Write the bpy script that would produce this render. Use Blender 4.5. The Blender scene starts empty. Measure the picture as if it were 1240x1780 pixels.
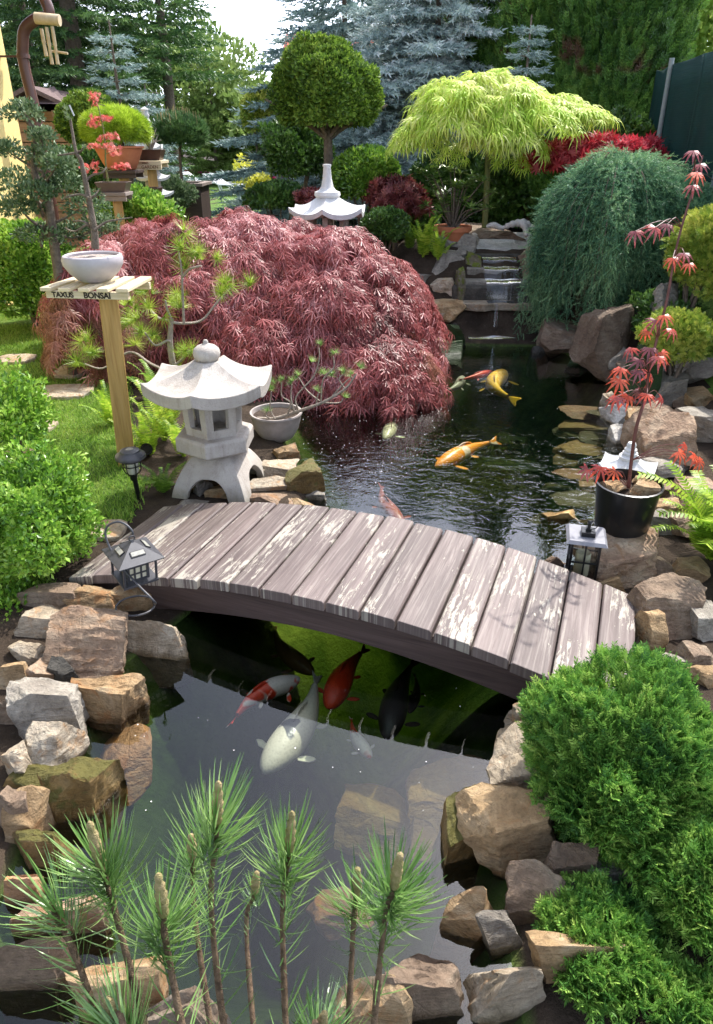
import bpy, bmesh, math, random
import numpy as np
from mathutils import Vector, Matrix
PI = math.pi
R = math.radians
SC = bpy.context.scene
COL = SC.collection
rng = np.random.default_rng(11)
random.seed(5)

# ------------------------------------------------------------------ camera
EYE, PIT, FPX, CX, CY = 1.9, R(25.5), 1202.0, 620.0, 820.0
CP, SP = math.cos(PIT), math.sin(PIT)


def ray(px, py):
    x = (px - CX) / FPX
    y = -(py - CY) / FPX
    return Vector((x, CP + y * SP, -SP + y * CP))


def P(px, py, z):
    d = ray(px, py)
    t = (z - EYE) / d.z
    return Vector((d.x * t, d.y * t, z))


def PY(px, py, Y):
    d = ray(px, py)
    t = Y / d.y
    return Vector((d.x * t, Y, EYE + d.z * t))


def mpp(p):
    return (p[1] * CP + (EYE - p[2]) * SP) / FPX


cam = bpy.data.cameras.new('camera')
camo = bpy.data.objects.new('camera', cam)
COL.objects.link(camo)
camo.location = (0, 0, EYE)
camo.rotation_euler = (PI / 2 - PIT, 0, 0)
cam.sensor_fit = 'VERTICAL'
cam.sensor_height = 36
cam.lens = 36 * FPX / 1780
cam.shift_y = -70 / 1780
cam.clip_start = 0.02
cam.clip_end = 400
SC.camera = camo

# ------------------------------------------------------------------ nodes


def N(nt, typ, **kw):
    n = nt.nodes.new('ShaderNode' + typ)
    for k, v in kw.items():
        if k[0].islower():
            setattr(n, k, v)
        else:
            k = k.replace('_', ' ')
            if k.startswith('I') and k[1:].isdigit():
                k = int(k[1:])
            if isinstance(v, bpy.types.NodeSocket):
                nt.links.new(v, n.inputs[k])
            else:
                if isinstance(v, (tuple, list)) and len(v) == 3 and n.inputs[k].type == 'RGBA':
                    v = (*v, 1)
                n.inputs[k].default_value = v
    return n


def ramp(nt, fac, stops, interp='LINEAR'):
    n = nt.nodes.new('ShaderNodeValToRGB')
    cr = n.color_ramp
    cr.interpolation = interp
    while len(cr.elements) < len(stops):
        cr.elements.new(0.5)
    for e, (p, c) in zip(cr.elements, stops):
        e.position = p
        if isinstance(c, (int, float)):
            c = (c, c, c)
        e.color = (*c, 1)
    nt.links.new(fac, n.inputs[0])
    return n.outputs[0]


def mth(nt, op, a, b=0.0, c=0.0, clamp=False):
    return N(nt, 'Math', operation=op, use_clamp=clamp, I0=a, I1=b, I2=c).outputs[0]


def mixc(nt, f, a, b, mode='MIX'):
    n = nt.nodes.new('ShaderNodeMix')
    n.data_type = 'RGBA'
    n.blend_type = mode
    for k, v in ((0, f), (6, a), (7, b)):
        if isinstance(v, bpy.types.NodeSocket):
            nt.links.new(v, n.inputs[k])
        else:
            n.inputs[k].default_value = (*v, 1) if isinstance(v, tuple) and len(v) == 3 else v
    return n.outputs[2]


def newmat(name):
    m = bpy.data.materials.new(name)
    m.use_nodes = True
    nt = m.node_tree
    nt.nodes.clear()
    return m, nt


def noise(nt, vec, scale, det=4, rough=0.55, dist=0.0):
    return N(nt, 'TexNoise', Vector=vec, Scale=scale, Detail=det, Roughness=rough, Distortion=dist).outputs[0]


def out(nt, sh, vol=None):
    o = N(nt, 'OutputMaterial')
    if sh is not None:
        nt.links.new(sh, o.inputs['Surface'])
    if vol is not None:
        nt.links.new(vol, o.inputs['Volume'])


def pbsdf(nt, col, rough=0.6, normal=None, spec=0.4, metal=0.0, **kw):
    n = N(nt, 'BsdfPrincipled', Base_Color=col, Roughness=rough, Metallic=metal, **kw)
    n.inputs['Specular IOR Level'].default_value = spec
    if normal is not None:
        nt.links.new(normal, n.inputs['Normal'])
    return n.outputs[0]


def bump(nt, h, strength=0.4, dist=0.01, normal=None):
    n = N(nt, 'Bump', Height=h, Strength=strength, Distance=dist)
    if normal is not None:
        nt.links.new(normal, n.inputs['Normal'])
    return n.outputs[0]


def leafmat(name, cols, rough=0.45, trans=0.35, spec=0.35, patch=1.2, brown=None):
    """cols: list of colours from old/dark to fresh/light, per-leaf variation"""
    cols = [tuple(min(.74, v * 1.32) for v in c_) for c_ in cols]
    m, nt = newmat(name)
    a = N(nt, 'Attribute', attribute_name='rnd').outputs['Fac']
    pos = N(nt, 'NewGeometry').outputs['Position']
    n = noise(nt, pos, patch * 4, 3)
    f = mth(nt, 'MULTIPLY_ADD', n, 1.1, -0.30)
    f = mth(nt, 'MULTIPLY_ADD', a, 0.6, f, clamp=True)
    k = len(cols)
    c = ramp(nt, f, [(0.08 + 0.84 * i / (k - 1), cc) for i, cc in enumerate(cols)])
    if brown is not None:
        nb = noise(nt, pos, 1.6, 2)
        fb = ramp(nt, nb, [(0.60, 0), (0.66, 1)])
        c = mixc(nt, fb, c, brown)
    p = pbsdf(nt, c, rough, spec=spec)
    t = N(nt, 'BsdfTranslucent', Color=c).outputs[0]
    s = N(nt, 'MixShader', Fac=trans, I1=p, I2=t).outputs[0]
    out(nt, s)
    return m


def simple(name, c1, c2=None, scale=20, rough=0.6, bmp=0.3, bdist=0.003, spec=0.4, metal=0.0, det=5, coord='Object'):
    m, nt = newmat(name)
    v = N(nt, 'TexCoord').outputs[coord]
    n = noise(nt, v, scale, det, 0.6)
    n2 = noise(nt, v, scale * 6, 3, 0.6)
    c = mixc(nt, ramp(nt, n, [(0.3, 0), (0.7, 1)]), c1, c2 or c1)
    nm = bump(nt, mth(nt, 'ADD', n, n2), bmp, bdist)
    out(nt, pbsdf(nt, c, rough, nm, spec, metal))
    return m


def rockmat(name, cols, scale=6.0, moss=None, mossamt=0.5, wet=0.0, crack=0.5, rust=None):
    m, nt = newmat(name)
    tc = N(nt, 'TexCoord').outputs['Object']
    inf = N(nt, 'ObjectInfo').outputs['Random']
    off = N(nt, 'VectorMath', operation='SCALE', I0=(37.0, 19.0, 53.0), Scale=inf).outputs[0]
    v = N(nt, 'VectorMath', operation='ADD', I0=tc, I1=off).outputs[0]
    big = noise(nt, v, scale, 6, 0.65, 0.6)
    k = len(cols)
    c = ramp(nt, big, [(0.32 + 0.36 * i / (k - 1), cc) for i, cc in enumerate(cols)])
    fine = noise(nt, v, scale * 9, 8, 0.75)
    c = mixc(nt, 0.7, c, ramp(nt, fine, [(0.30, 0.32), (0.48, 0.85), (0.72, 1.25)]), 'MULTIPLY')
    strat = N(nt, 'Mapping', Vector=v, Scale=(1.0, 1.0, 5.0), Rotation=(0.5, 0.35, 0.2)).outputs[0]
    st = noise(nt, strat, scale * 1.5, 5, 0.7, 0.3)
    c = mixc(nt, 0.4, c, ramp(nt, st, [(0.35, 0.45), (0.6, 1.15)]), 'MULTIPLY')
    # per stone tone
    ton = mth(nt, 'MULTIPLY_ADD', inf, 0.45, 0.74)
    c = N(nt, 'VectorMath', operation='SCALE', I0=c, Scale=ton).outputs[0]
    if rust is not None:
        rn = noise(nt, v, scale * 1.4, 5, 0.7, 1.0)
        c = mixc(nt, ramp(nt, rn, [(0.54, 0), (0.66, 0.75)]), c, rust)
    if moss is not None:
        mn = noise(nt, v, scale * 1.8, 5, 0.65)
        nz = N(nt, 'SeparateXYZ', I0=N(nt, 'NewGeometry').outputs['Normal']).outputs[2]
        mf = mth(nt, 'MULTIPLY_ADD', nz, 0.25, mn)
        c = mixc(nt, ramp(nt, mf, [(0.72 - mossamt * 0.4, 0), (0.80 - mossamt * 0.4, 1)]), c, moss)
    # wet, darker band next to the water (a real waterline stain)
    z = N(nt, 'SeparateXYZ', I0=N(nt, 'NewGeometry').outputs['Position']).outputs[2]
    wn = mth(nt, 'MULTIPLY_ADD', big, 0.06, z)
    wl = ramp(nt, wn, [(0.150, 1), (0.182, 0)])
    if wet > 0:
        wl = mth(nt, 'MAXIMUM', wl, wet)
    c = mixc(nt, wl, c, mixc(nt, 1.0, c, (0.42, 0.36, 0.25), 'MULTIPLY'))
    rg = mth(nt, 'MULTIPLY_ADD', wl, -0.45, 0.82)
    cr = N(nt, 'TexVoronoi', feature='DISTANCE_TO_EDGE', Vector=v, Scale=scale * 1.3).outputs['Distance']
    crk = ramp(nt, cr, [(0.0, 0.0), (0.03, 1.0)])
    h = mth(nt, 'MULTIPLY_ADD', crk, 0.15 * crack, mth(nt, 'MULTIPLY_ADD', fine, 0.45, mth(nt, 'MULTIPLY', big, 1.2)))
    h = mth(nt, 'MULTIPLY_ADD', st, 0.7, h)
    nm = bump(nt, h, 1.0, 0.022)
    out(nt, pbsdf(nt, c, rg, nm, 0.35))
    return m


# ------------------------------------------------------------------ objects
def chain_loc(o):
    l = Vector((0, 0, 0))
    while o is not None:
        l += o.location
        o = o.parent
    return l


def tag(o, label, cat, group=None, kind=None):
    if label:
        o['label'] = label
    if cat:
        o['category'] = cat
    if group:
        o['group'] = group
    if kind:
        o['kind'] = kind
    return o


def thing(name, loc, label, cat, group=None):
    o = bpy.data.objects.new(name, None)
    o.empty_display_size = 0.1
    COL.objects.link(o)
    o.location = loc
    return tag(o, label, cat, group)


def link(name, me, mats, parent, org):
    o = bpy.data.objects.new(name, me)
    COL.objects.link(o)
    if parent is not None:
        o.parent = parent
    else:
        o.location = org
    for m in (mats if isinstance(mats, (list, tuple)) else [mats]):
        me.materials.append(m)
    return o


def nmesh(name, V, T, mats, parent=None, org=None, rnd=None, smooth=False, midx=None, sharp=None, uv=None):
    V = np.asarray(V, dtype=np.float64).reshape(-1, 3)
    T = np.asarray(T, dtype=np.int32)
    k = T.shape[1]
    if parent is not None:
        org = chain_loc(parent)
    elif org is None:
        org = Vector((float(V[:, 0].mean()), float(V[:, 1].mean()), float(V[:, 2].min())))
    me = bpy.data.meshes.new(name)
    me.vertices.add(len(V))
    me.vertices.foreach_set('co', (V - np.array(org)).astype(np.float32).ravel())
    me.loops.add(T.size)
    me.loops.foreach_set('vertex_index', T.ravel())
    me.polygons.add(len(T))
    me.polygons.foreach_set('loop_start', np.arange(0, T.size, k, dtype=np.int32))
    if midx is not None:
        me.polygons.foreach_set('material_index', np.asarray(midx, dtype=np.int32))
    me.update(calc_edges=True)
    me.polygons.foreach_set('use_smooth', np.full(len(T), bool(smooth)))
    if rnd is not None:
        a = me.attributes.new('rnd', 'FLOAT', 'FACE')
        a.data.foreach_set('value', np.asarray(rnd, dtype=np.float32))
    if uv is not None:
        l = me.uv_layers.new(name='UVMap')
        l.data.foreach_set('uv', np.asarray(uv, dtype=np.float32)[T.ravel()].ravel())
    if sharp:
        me.set_sharp_from_angle(angle=sharp)
    return link(name, me, mats, parent, org)


class MB:
    """collects polygons; world coordinates"""

    def __init__(s, M=None):
        s.v, s.f, s.m = [], [], []
        s.M = M or Matrix.Identity(4)
        s.mi = 0

    def add(s, vs, fs):
        b = len(s.v)
        s.v += [tuple(s.M @ Vector(q)) for q in vs]
        s.f += [tuple(b + i for i in f) for f in fs]
        s.m += [s.mi] * len(fs)
        return s

    def box(s, x, y, z, sx, sy, sz, rot=None):
        h = [(-1, -1, -1), (1, -1, -1), (1, 1, -1), (-1, 1, -1), (-1, -1, 1), (1, -1, 1), (1, 1, 1), (-1, 1, 1)]
        vs = [Vector((a * sx / 2, b * sy / 2, c * sz / 2)) for a, b, c in h]
        if rot:
            vs = [rot @ q for q in vs]
        vs = [q + Vector((x, y, z)) for q in vs]
        return s.add(vs, [(0, 3, 2, 1), (4, 5, 6, 7), (0, 1, 5, 4), (1, 2, 6, 5), (2, 3, 7, 6), (3, 0, 4, 7)])

    def bar(s, a, b, w, h=None):
        """square bar from a to b"""
        a, b = Vector(a), Vector(b)
        d = (b - a)
        q = d.to_track_quat('Z', 'Y').to_matrix()
        c = (a + b) / 2
        return s.box(c.x, c.y, c.z, w, h or w, d.length, q)

    def lathe(s, prof, seg=24, c=(0, 0, 0), a0=0.0, close=True, sq=1.0):
        vs, fs = [], []
        n = len(prof)
        for r, z in prof:
            for j in range(seg):
                a = a0 + 2 * PI * j / seg
                vs.append((c[0] + r * math.cos(a), c[1] + r * sq * math.sin(a), c[2] + z))
        for i in range(n - 1):
            for j in range(seg):
                k = (j + 1) % seg
                fs.append((i * seg + j, i * seg + k, (i + 1) * seg + k, (i + 1) * seg + j))
        if close:
            fs.append(tuple(reversed(range(seg))))
            fs.append(tuple((n - 1) * seg + j for j in range(seg)))
        return s.add(vs, fs)

    def tube(s, pts, rad, seg=8):
        pts = [Vector(p) for p in pts]
        if not isinstance(rad, (list, tuple)):
            rad = [rad] * len(pts)
        vs, fs = [], []
        ref = Vector((0.13, 0.21, 1)).normalized()
        prev = None
        for i, p in enumerate(pts):
            d = (pts[min(i + 1, len(pts) - 1)] - pts[max(i - 1, 0)]).normalized()
            if prev is None:
                x = d.cross(ref)
                if x.length < 0.1:
                    x = d.cross(Vector((1, 0, 0)))
            else:
                x = prev - d * prev.dot(d)
            x.normalize()
            prev = x
            y = d.cross(x)
            for j in range(seg):
                a = 2 * PI * j / seg
                vs.append(p + (x * math.cos(a) + y * math.sin(a)) * rad[i])
        for i in range(len(pts) - 1):
            for j in range(seg):
                k = (j + 1) % seg
                fs.append((i * seg + j, i * seg + k, (i + 1) * seg + k, (i + 1) * seg + j))
        fs.append(tuple(reversed(range(seg))))
        fs.append(tuple((len(pts) - 1) * seg + j for j in range(seg)))
        return s.add(vs, fs)

    def prism(s, poly, z0, z1):
        n = len(poly)
        vs = [(x, y, z0) for x, y in poly] + [(x, y, z1) for x, y in poly]
        fs = [tuple(reversed(range(n))), tuple(range(n, 2 * n))]
        fs += [(i, (i + 1) % n, n + (i + 1) % n, n + i) for i in range(n)]
        return s.add(vs, fs)

    def build(s, name, mats, parent=None, org=None, bev=0, smooth=None, sub=0, solid=0):
        if parent is not None:
            org = chain_loc(parent)
        elif org is None:
            org = Vector((sum(q[0] for q in s.v) / len(s.v), sum(q[1] for q in s.v) / len(s.v), min(q[2] for q in s.v)))
        me = bpy.data.meshes.new(name)
        me.from_pydata([tuple(Vector(q) - Vector(org)) for q in s.v], [], s.f)
        me.polygons.foreach_set('material_index', s.m)
        me.update()
        if smooth is not None:
            me.polygons.foreach_set('use_smooth', [True] * len(me.polygons))
            me.set_sharp_from_angle(angle=R(smooth))
        o = link(name, me, mats, parent, org)
        if solid:
            md = o.modifiers.new('solid', 'SOLIDIFY')
            md.thickness = solid
            md.offset = -1
        if sub:
            md = o.modifiers.new('sub', 'SUBSURF')
            md.levels = md.render_levels = sub
        if bev:
            md = o.modifiers.new('bevel', 'BEVEL')
            md.width = bev
            md.segments = 2
            md.limit_method = 'ANGLE'
            md.angle_limit = R(35)
        return o


def spline(pts, n=6):
    """Catmull-Rom through pts"""
    pts = [Vector(p) for p in pts]
    q = [pts[0] * 2 - pts[1]] + pts + [pts[-1] * 2 - pts[-2]]
    o = []
    for i in range(1, len(q) - 2):
        for k in range(n):
            t = k / n
            a, b, c, d = q[i - 1], q[i], q[i + 1], q[i + 2]
            o.append(0.5 * ((2 * b) + (c - a) * t + (2 * a - 5 * b + 4 * c - d) * t * t + (3 * b - a - 3 * c + d) * t ** 3))
    o.append(pts[-1])
    return o


# ------------------------------------------------------------------ leaf instancing (real mesh)
def nrm(a):
    return a / (np.linalg.norm(a, axis=-1, keepdims=True) + 1e-9)


def rdir(n):
    return nrm(rng.normal(size=(n, 3)))


def inst(tmpl, pos, d, up, scale, lobes=0):
    """template (V,T): local +Y along d, +Z near up"""
    V, T = tmpl
    V = np.asarray(V, float)
    T = np.asarray(T, np.int32)
    k = len(pos)
    d = nrm(d)
    x = nrm(np.cross(d, up) + 1e-6)
    z = np.cross(x, d)
    sc = np.asarray(scale, float)
    if sc.ndim == 0:
        sc = np.full(k, float(sc))
    L = V[None] * (sc[:, None, None] if sc.ndim == 1 else sc[:, None, :])
    W = L[..., 0:1] * x[:, None, :] + L[..., 1:2] * d[:, None, :] + L[..., 2:3] * z[:, None, :] + pos[:, None, :]
    TT = T[None] + (np.arange(k) * len(V))[:, None, None]
    r = np.repeat(rng.random(k), len(T))
    if lobes:
        r = .3 * r + .7 * np.repeat(rng.random(k * (len(T) // lobes)), lobes)
    return W.reshape(-1, 3), TT.reshape(-1, T.shape[1]), r


def join(parts):
    Vs, Ts, Rs, b = [], [], [], 0
    for V, T, r in parts:
        Vs.append(V)
        Ts.append(T + b)
        Rs.append(r)
        b += len(V)
    return np.concatenate(Vs), np.concatenate(Ts), np.concatenate(Rs)


def foliage(name, parts, mat, parent=None, org=None):
    if isinstance(parts, tuple):
        parts = [parts]
    V, T, r = join(parts)
    return nmesh(name, V, T, mat, parent, org, rnd=r)


# templates ---------------------------------------------------------
T_LEAF = ([(0, 0, 0), (-.27, .5, .07), (.27, .5, .07), (0, 1, -.06), (0, .5, -.02)], [(0, 4, 1), (1, 4, 3), (0, 2, 4), (2, 3, 4)])
T_LEAF2 = ([(0, 0, 0), (-.3, .5, .05), (.3, .5, .05), (0, 1, -.05)], [(0, 2, 1), (1, 2, 3)])


def t_lace(nl=7, w=.045, droop=.55, spread=1.25, seg=2):
    V, T = [], []
    for i in range(nl):
        u = (i / (nl - 1)) * 2 - 1
        a = u * spread
        L = 1.0 - .35 * abs(u) ** 1.5
        dx, dy = math.sin(a), math.cos(a)
        nx, ny = dy, -dx
        b = len(V)
        m = 0.5
        V += [(0 - nx * w * .3, 0 - ny * w * .3, 0), (nx * w * .3, ny * w * .3, 0)]
        V += [(dx * L * m - nx * w, dy * L * m - ny * w, -droop * .18 * L), (dx * L * m + nx * w, dy * L * m + ny * w, -droop * .18 * L)]
        V += [(dx * L * .93, dy * L * .93, -droop * L * .85)]
        T += [(b, b + 1, b + 3), (b, b + 3, b + 2), (b + 2, b + 3, b + 4)]
    return V, T


T_LACE = t_lace(5, .030, .80, 1.15)
T_LACEB = t_lace(5, .042, .6, 1.15)
T_PALM = t_lace(7, .11, .35, 2.0)


def t_brush(nn=14, ang=.8, ln=.26, w=.03, start=.02):
    V, T = [], []
    for i in range(nn):
        y = start + (1 - start) * (i / nn)
        a = i * 2.4
        r = math.sin(ang) * ln
        dy = math.cos(ang) * ln
        ca, sa = math.cos(a), math.sin(a)
        b = len(V)
        V += [(-sa * w, y, ca * w), (sa * w, y, -ca * w), (ca * r, y + dy, sa * r)]
        T.append((b, b + 1, b + 2))
    b = len(V)
    V += [(-.018, 0, 0), (.018, 0, 0), (0, 1.1, 0)]
    T.append((b, b + 1, b + 2))
    return V, T


T_BRUSH = t_brush()
T_BRUSHF = t_brush(10, .7, .34, .055)


def t_spray(pairs=5, ln=.38, w=.055, zz=.12):
    """flat scale-leaf spray (thuja, juniper)"""
    V, T = [(-w * .6, 0, 0), (w * .6, 0, 0), (0, 1, 0)], [(0, 1, 2)]
    for i in range(pairs):
        y = .12 + .72 * i / pairs
        for s in (-1, 1):
            L = ln * (1 - .45 * i / pairs)
            b = len(V)
            V += [(0, y, 0), (s * L * .35, y + L * .75 - .0, zz * L * (1 if i % 2 else -1)), (s * L * .75, y + L * .8, zz * s * L)]
            V[-2] = (s * L * .30, y + L * .30 + w, zz * L * (1 if i % 2 else -1))
            V += [(s * L * .30 + s * w * .9, y + L * .30 - w * .4, 0)]
            T += [(b, b + 3, b + 1), (b + 1, b + 3, b + 2)]
    return V, T


T_SPRAY = t_spray()


def t_tuft(nn=26, w=.018, spread=1.1, seed=3):
    r = random.Random(seed)
    V, T = [], []
    for i in range(nn):
        th = spread * math.sqrt(r.random())
        a = i * 2.399
        L = r.uniform(.8, 1.05)
        dx, dz, dy = math.sin(th) * math.cos(a), math.sin(th) * math.sin(a), math.cos(th)
        px_, pz_ = -math.sin(a), math.cos(a)
        b = len(V)
        V += [(-px_ * w, 0, -pz_ * w), (px_ * w, 0, pz_ * w), (dx * L, dy * L, dz * L)]
        T.append((b, b + 1, b + 2))
    return V, T


T_TUFT = t_tuft()
T_TUFTS = t_tuft(12, .05, .9)


# crown point generators --------------------------------------------
def lumps(n, k, seed=0, amp=.14):
    """smooth random bumps on direction vectors n"""
    r = np.random.default_rng(seed)
    c = nrm(r.normal(size=(k, 3)))
    a = r.uniform(-1, 1, k)
    dot = n @ c.T
    o = (a[None] * np.exp(-(1 - dot) * 14)).sum(1)
    k2 = min(420, k * 4)
    c = nrm(r.normal(size=(k2, 3)))
    a = r.uniform(-1, 1, k2)
    for i in range(0, len(n), 20000):
        o[i:i + 20000] += .75 * (a[None] * np.exp(-(1 - n[i:i + 20000] @ c.T) * 110)).sum(1)
    return amp * o


def blob(c, rad, n, amp=.12, depth=.22, k=60, seed=0, zmin=-1.0):
    d = rdir(int(n * 1.0))
    d = d[d[:, 2] > zmin]
    m = len(d)
    s = 1 + lumps(d, k, seed, amp) - depth * rng.random(m) ** 2.2
    p = np.array(c) + d * np.array(rad) * s[:, None]
    nn = nrm(d / np.array(rad))
    return p, nn


def leafblob(c, rad, n, size, tmpl=T_LEAF, amp=.12, depth=.25, out=.7, up=.35, seed=0, zmin=-1, jit=.7, k=60):
    p, nn = blob(c, rad, n, amp, depth, k, seed, zmin)
    m = len(p)
    d = nn * out + rdir(m) * jit + np.array([0, 0, up])
    u = nn + rdir(m) * .6
    return inst(tmpl, p, d, u, size * rng.uniform(.7, 1.25, m))


def copytree(o, parent=None):
    c = o.copy()
    COL.objects.link(c)
    c.parent = parent
    for ch in list(o.children):
        copytree(ch, c)
    return c
# ================================================================== world and light
SUN_AZ, SUN_EL = R(38), R(54)
w = bpy.data.worlds.new('World')
SC.world = w
w.use_nodes = True
nt = w.node_tree
nt.nodes.clear()
sky = N(nt, 'TexSky', sky_type='NISHITA', sun_disc=False, sun_elevation=SUN_EL, sun_rotation=SUN_AZ,
        air_density=1.0, dust_density=3.0, ozone_density=1.0)
# thin white cloud veil over the blue
tc = N(nt, 'TexCoord').outputs['Generated']
cl = noise(nt, tc, 2.2, 6, 0.6, 0.4)
elev = N(nt, 'SeparateXYZ', I0=tc).outputs[2]
veil = mth(nt, 'MULTIPLY', ramp(nt, cl, [(0.34, 0.35), (0.62, 1.0)]), ramp(nt, elev, [(0.0, 1.0), (0.30, 0.95), (0.60, 0.28)]))
lum = N(nt, 'RGBToBW', Color=sky.outputs[0]).outputs[0]
wh = N(nt, 'VectorMath', operation='SCALE', I0=(2.85, 3.1, 3.7), Scale=lum).outputs[0]
bg = N(nt, 'Background', Color=mixc(nt, veil, sky.outputs[0], wh), Strength=0.15)
wo = N(nt, 'OutputWorld', Surface=bg.outputs[0])
SV = Vector((math.cos(SUN_EL) * math.sin(SUN_AZ), math.cos(SUN_EL) * math.cos(SUN_AZ), math.sin(SUN_EL)))
sl = bpy.data.lights.new('sun', 'SUN')
sl.energy = 3.7
sl.angle = R(0.55)
sl.color = (1.0, 0.95, 0.87)
so = bpy.data.objects.new('sun', sl)
COL.objects.link(so)
so.location = (6, 8, 14)
so.rotation_euler = SV.to_track_quat('Z', 'Y').to_euler()
SC.view_settings.view_transform = 'Standard'
SC.view_settings.look = 'None'
SC.view_settings.gamma = 1
SC.view_settings.exposure = 1.08
cy = SC.cycles
cy.max_bounces = 8
cy.diffuse_bounces = 3
cy.glossy_bounces = 3
cy.transmission_bounces = 4
cy.transparent_max_bounces = 12
cy.caustics_reflective = False
cy.caustics_refractive = False
cy.use_denoising = True
cy.sample_clamp_indirect = 4.0
cy.use_adaptive_sampling = True
cy.adaptive_threshold = 0.02

# ================================================================== materials
ROCK = {
    'tan': rockmat('tan_stone', [(.26, .16, .075), (.40, .27, .14), (.50, .38, .235)], 7, rust=(.30, .14, .05)),
    'pale': rockmat('pale_stone', [(.30, .24, .16), (.44, .36, .26), (.52, .46, .36)], 7, rust=(.34, .18, .07)),
    'pink': rockmat('pink_stone', [(.21, .13, .085), (.32, .22, .145), (.42, .33, .235)], 6, rust=(.27, .14, .06)),
    'grey': rockmat('grey_stone', [(.18, .155, .125), (.29, .26, .215), (.40, .36, .30)], 7),
    'brown': rockmat('brown_stone', [(.15, .10, .065), (.24, .17, .115), (.31, .25, .18)], 6),
    'wet': rockmat('wet_olive_stone', [(.14, .085, .025), (.30, .19, .06), (.38, .28, .13)], 7, moss=(.13, .12, .025), mossamt=.3, wet=.5),
    'gold': rockmat('golden_submerged_stone', [(.34, .20, .06), (.56, .37, .14), (.66, .50, .26)], 6),
    'orange': rockmat('orange_submerged_stone', [(.42, .22, .10), (.55, .33, .18), (.60, .42, .28)], 6, rust=(.60, .26, .03)),
    'moss': rockmat('mossy_stone', [(.12, .10, .07), (.22, .19, .13), (.30, .27, .2)], 12, moss=(.13, .16, .02), mossamt=.5),
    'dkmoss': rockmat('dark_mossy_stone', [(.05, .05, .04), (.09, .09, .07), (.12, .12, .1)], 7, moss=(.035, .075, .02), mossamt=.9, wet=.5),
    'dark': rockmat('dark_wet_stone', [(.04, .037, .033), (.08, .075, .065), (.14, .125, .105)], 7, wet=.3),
    'white': rockmat('white_stone', [(.48, .44, .38), (.62, .59, .53), (.68, .65, .60)], 7),
    'algae': rockmat('algae_green_stone', [(.03, .08, .01), (.09, .17, .02), (.15, .24, .04)], 9),
}


def castmat(name, c1, c2, stain, amt):
    """cast stone with rain streaks, pits and a greenish foot"""
    m, nt = newmat(name)
    v = N(nt, 'TexCoord').outputs['Object']
    n = noise(nt, v, 7, 8, .65)
    f = noise(nt, v, 120, 4, .7)
    stv = N(nt, 'Mapping', Vector=v, Scale=(22, 22, 2.5)).outputs[0]
    s_ = noise(nt, stv, 1.0, 5, .65, .5)
    c = mixc(nt, ramp(nt, n, [(.35, 0), (.65, 1)]), c1, c2)
    c = mixc(nt, ramp(nt, s_, [(.50, 0), (.72, amt)]), c, stain)
    c = mixc(nt, .5, c, ramp(nt, f, [(.30, .55), (.45, 1.0)]), 'MULTIPLY')
    z = N(nt, 'SeparateXYZ', I0=N(nt, 'NewGeometry').outputs['Position']).outputs[2]
    g_ = ramp(nt, mth(nt, 'MULTIPLY_ADD', n, .25, z), [(.30, .55), (.42, 0)])
    c = mixc(nt, g_, c, (.17, .17, .10))
    out(nt, pbsdf(nt, c, .9, bump(nt, mth(nt, 'ADD', n, f), .8, .004), .25))
    return m


M_CONC = castmat('pale_cast_stone', (.34, .305, .27), (.44, .405, .365), (.22, .19, .16), .55)
M_WHITE = castmat('white_cast_stone', (.56, .56, .56), (.66, .66, .65), (.40, .40, .38), .4)
M_BLACK = simple('black_metal', (.035, .035, .04), (.055, .055, .062), 40, .42, .15, .001, .5)
M_PLAST = simple('black_plastic', (.006, .006, .007), (.012, .012, .012), 20, .28, .1, .001, .5)
M_GLASSY = simple('cream_candle_panel', (.62, .58, .42), (.70, .66, .50), 10, .5, .1, .001)
M_CANDLE = simple('candle_wax', (.72, .66, .46), (.78, .72, .54), 10, .5, .1, .001)
M_SOLAR = simple('solar_cell', (.20, .20, .18), (.32, .31, .26), 60, .25, .1, .001, .5)
M_TERRA = simple('terracotta', (.42, .13, .06), (.52, .19, .09), 12, .8, .3, .002)
M_BONBR = simple('brown_glaze', (.045, .022, .015), (.08, .04, .03), 12, .35, .2, .002)
M_POTGR = simple('grey_clay', (.24, .21, .19), (.34, .30, .28), 14, .8, .4, .003)
M_POTPALE = simple('pale_grey_ceramic', (.34, .31, .33), (.44, .41, .42), 9, .6, .25, .002)
M_SOIL = simple('potting_soil', (.035, .022, .014), (.09, .06, .04), 60, .95, 1, .01)
M_GRIT = simple('pale_grit', (.42, .32, .27), (.60, .52, .46), 160, .95, 1, .008)
M_BARK = simple('grey_brown_bark', (.10, .075, .055), (.20, .16, .125), 30, .9, 1, .008)
M_BARKL = simple('pale_bark', (.22, .18, .14), (.36, .31, .26), 30, .9, .8, .006)
M_STEMG = simple('green_stem', (.12, .14, .04), (.20, .20, .08), 20, .6, .3, .003)
M_STEMR = simple('dark_red_stem', (.09, .025, .02), (.16, .06, .05), 30, .5, .3, .002)
M_YELLOW = simple('yellow_render', (.74, .55, .20), (.80, .62, .27), 60, .9, .5, .003)
M_PIPE = simple('brown_pipe', (.085, .034, .024), (.11, .05, .036), 8, .4, .1, .001, .5)
M_DRIFT = simple('bleached_driftwood', (.36, .33, .30), (.56, .53, .49), 14, .8, .9, .01)
M_BAMB = simple('bamboo', (.45, .33, .18), (.60, .50, .34), 14, .5, .2, .001)
M_RED = simple('red_tile', (.40, .08, .05), (.50, .13, .09), 9, .8, .4, .01)
M_LGREY = simple('grey_mesh_fabric', (.30, .31, .34), (.36, .37, .40), 200, .7, .3, .002)
M_ALU = simple('white_aluminium', (.6, .62, .6), (.66, .68, .66), 10, .4, .1, .001)


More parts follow.
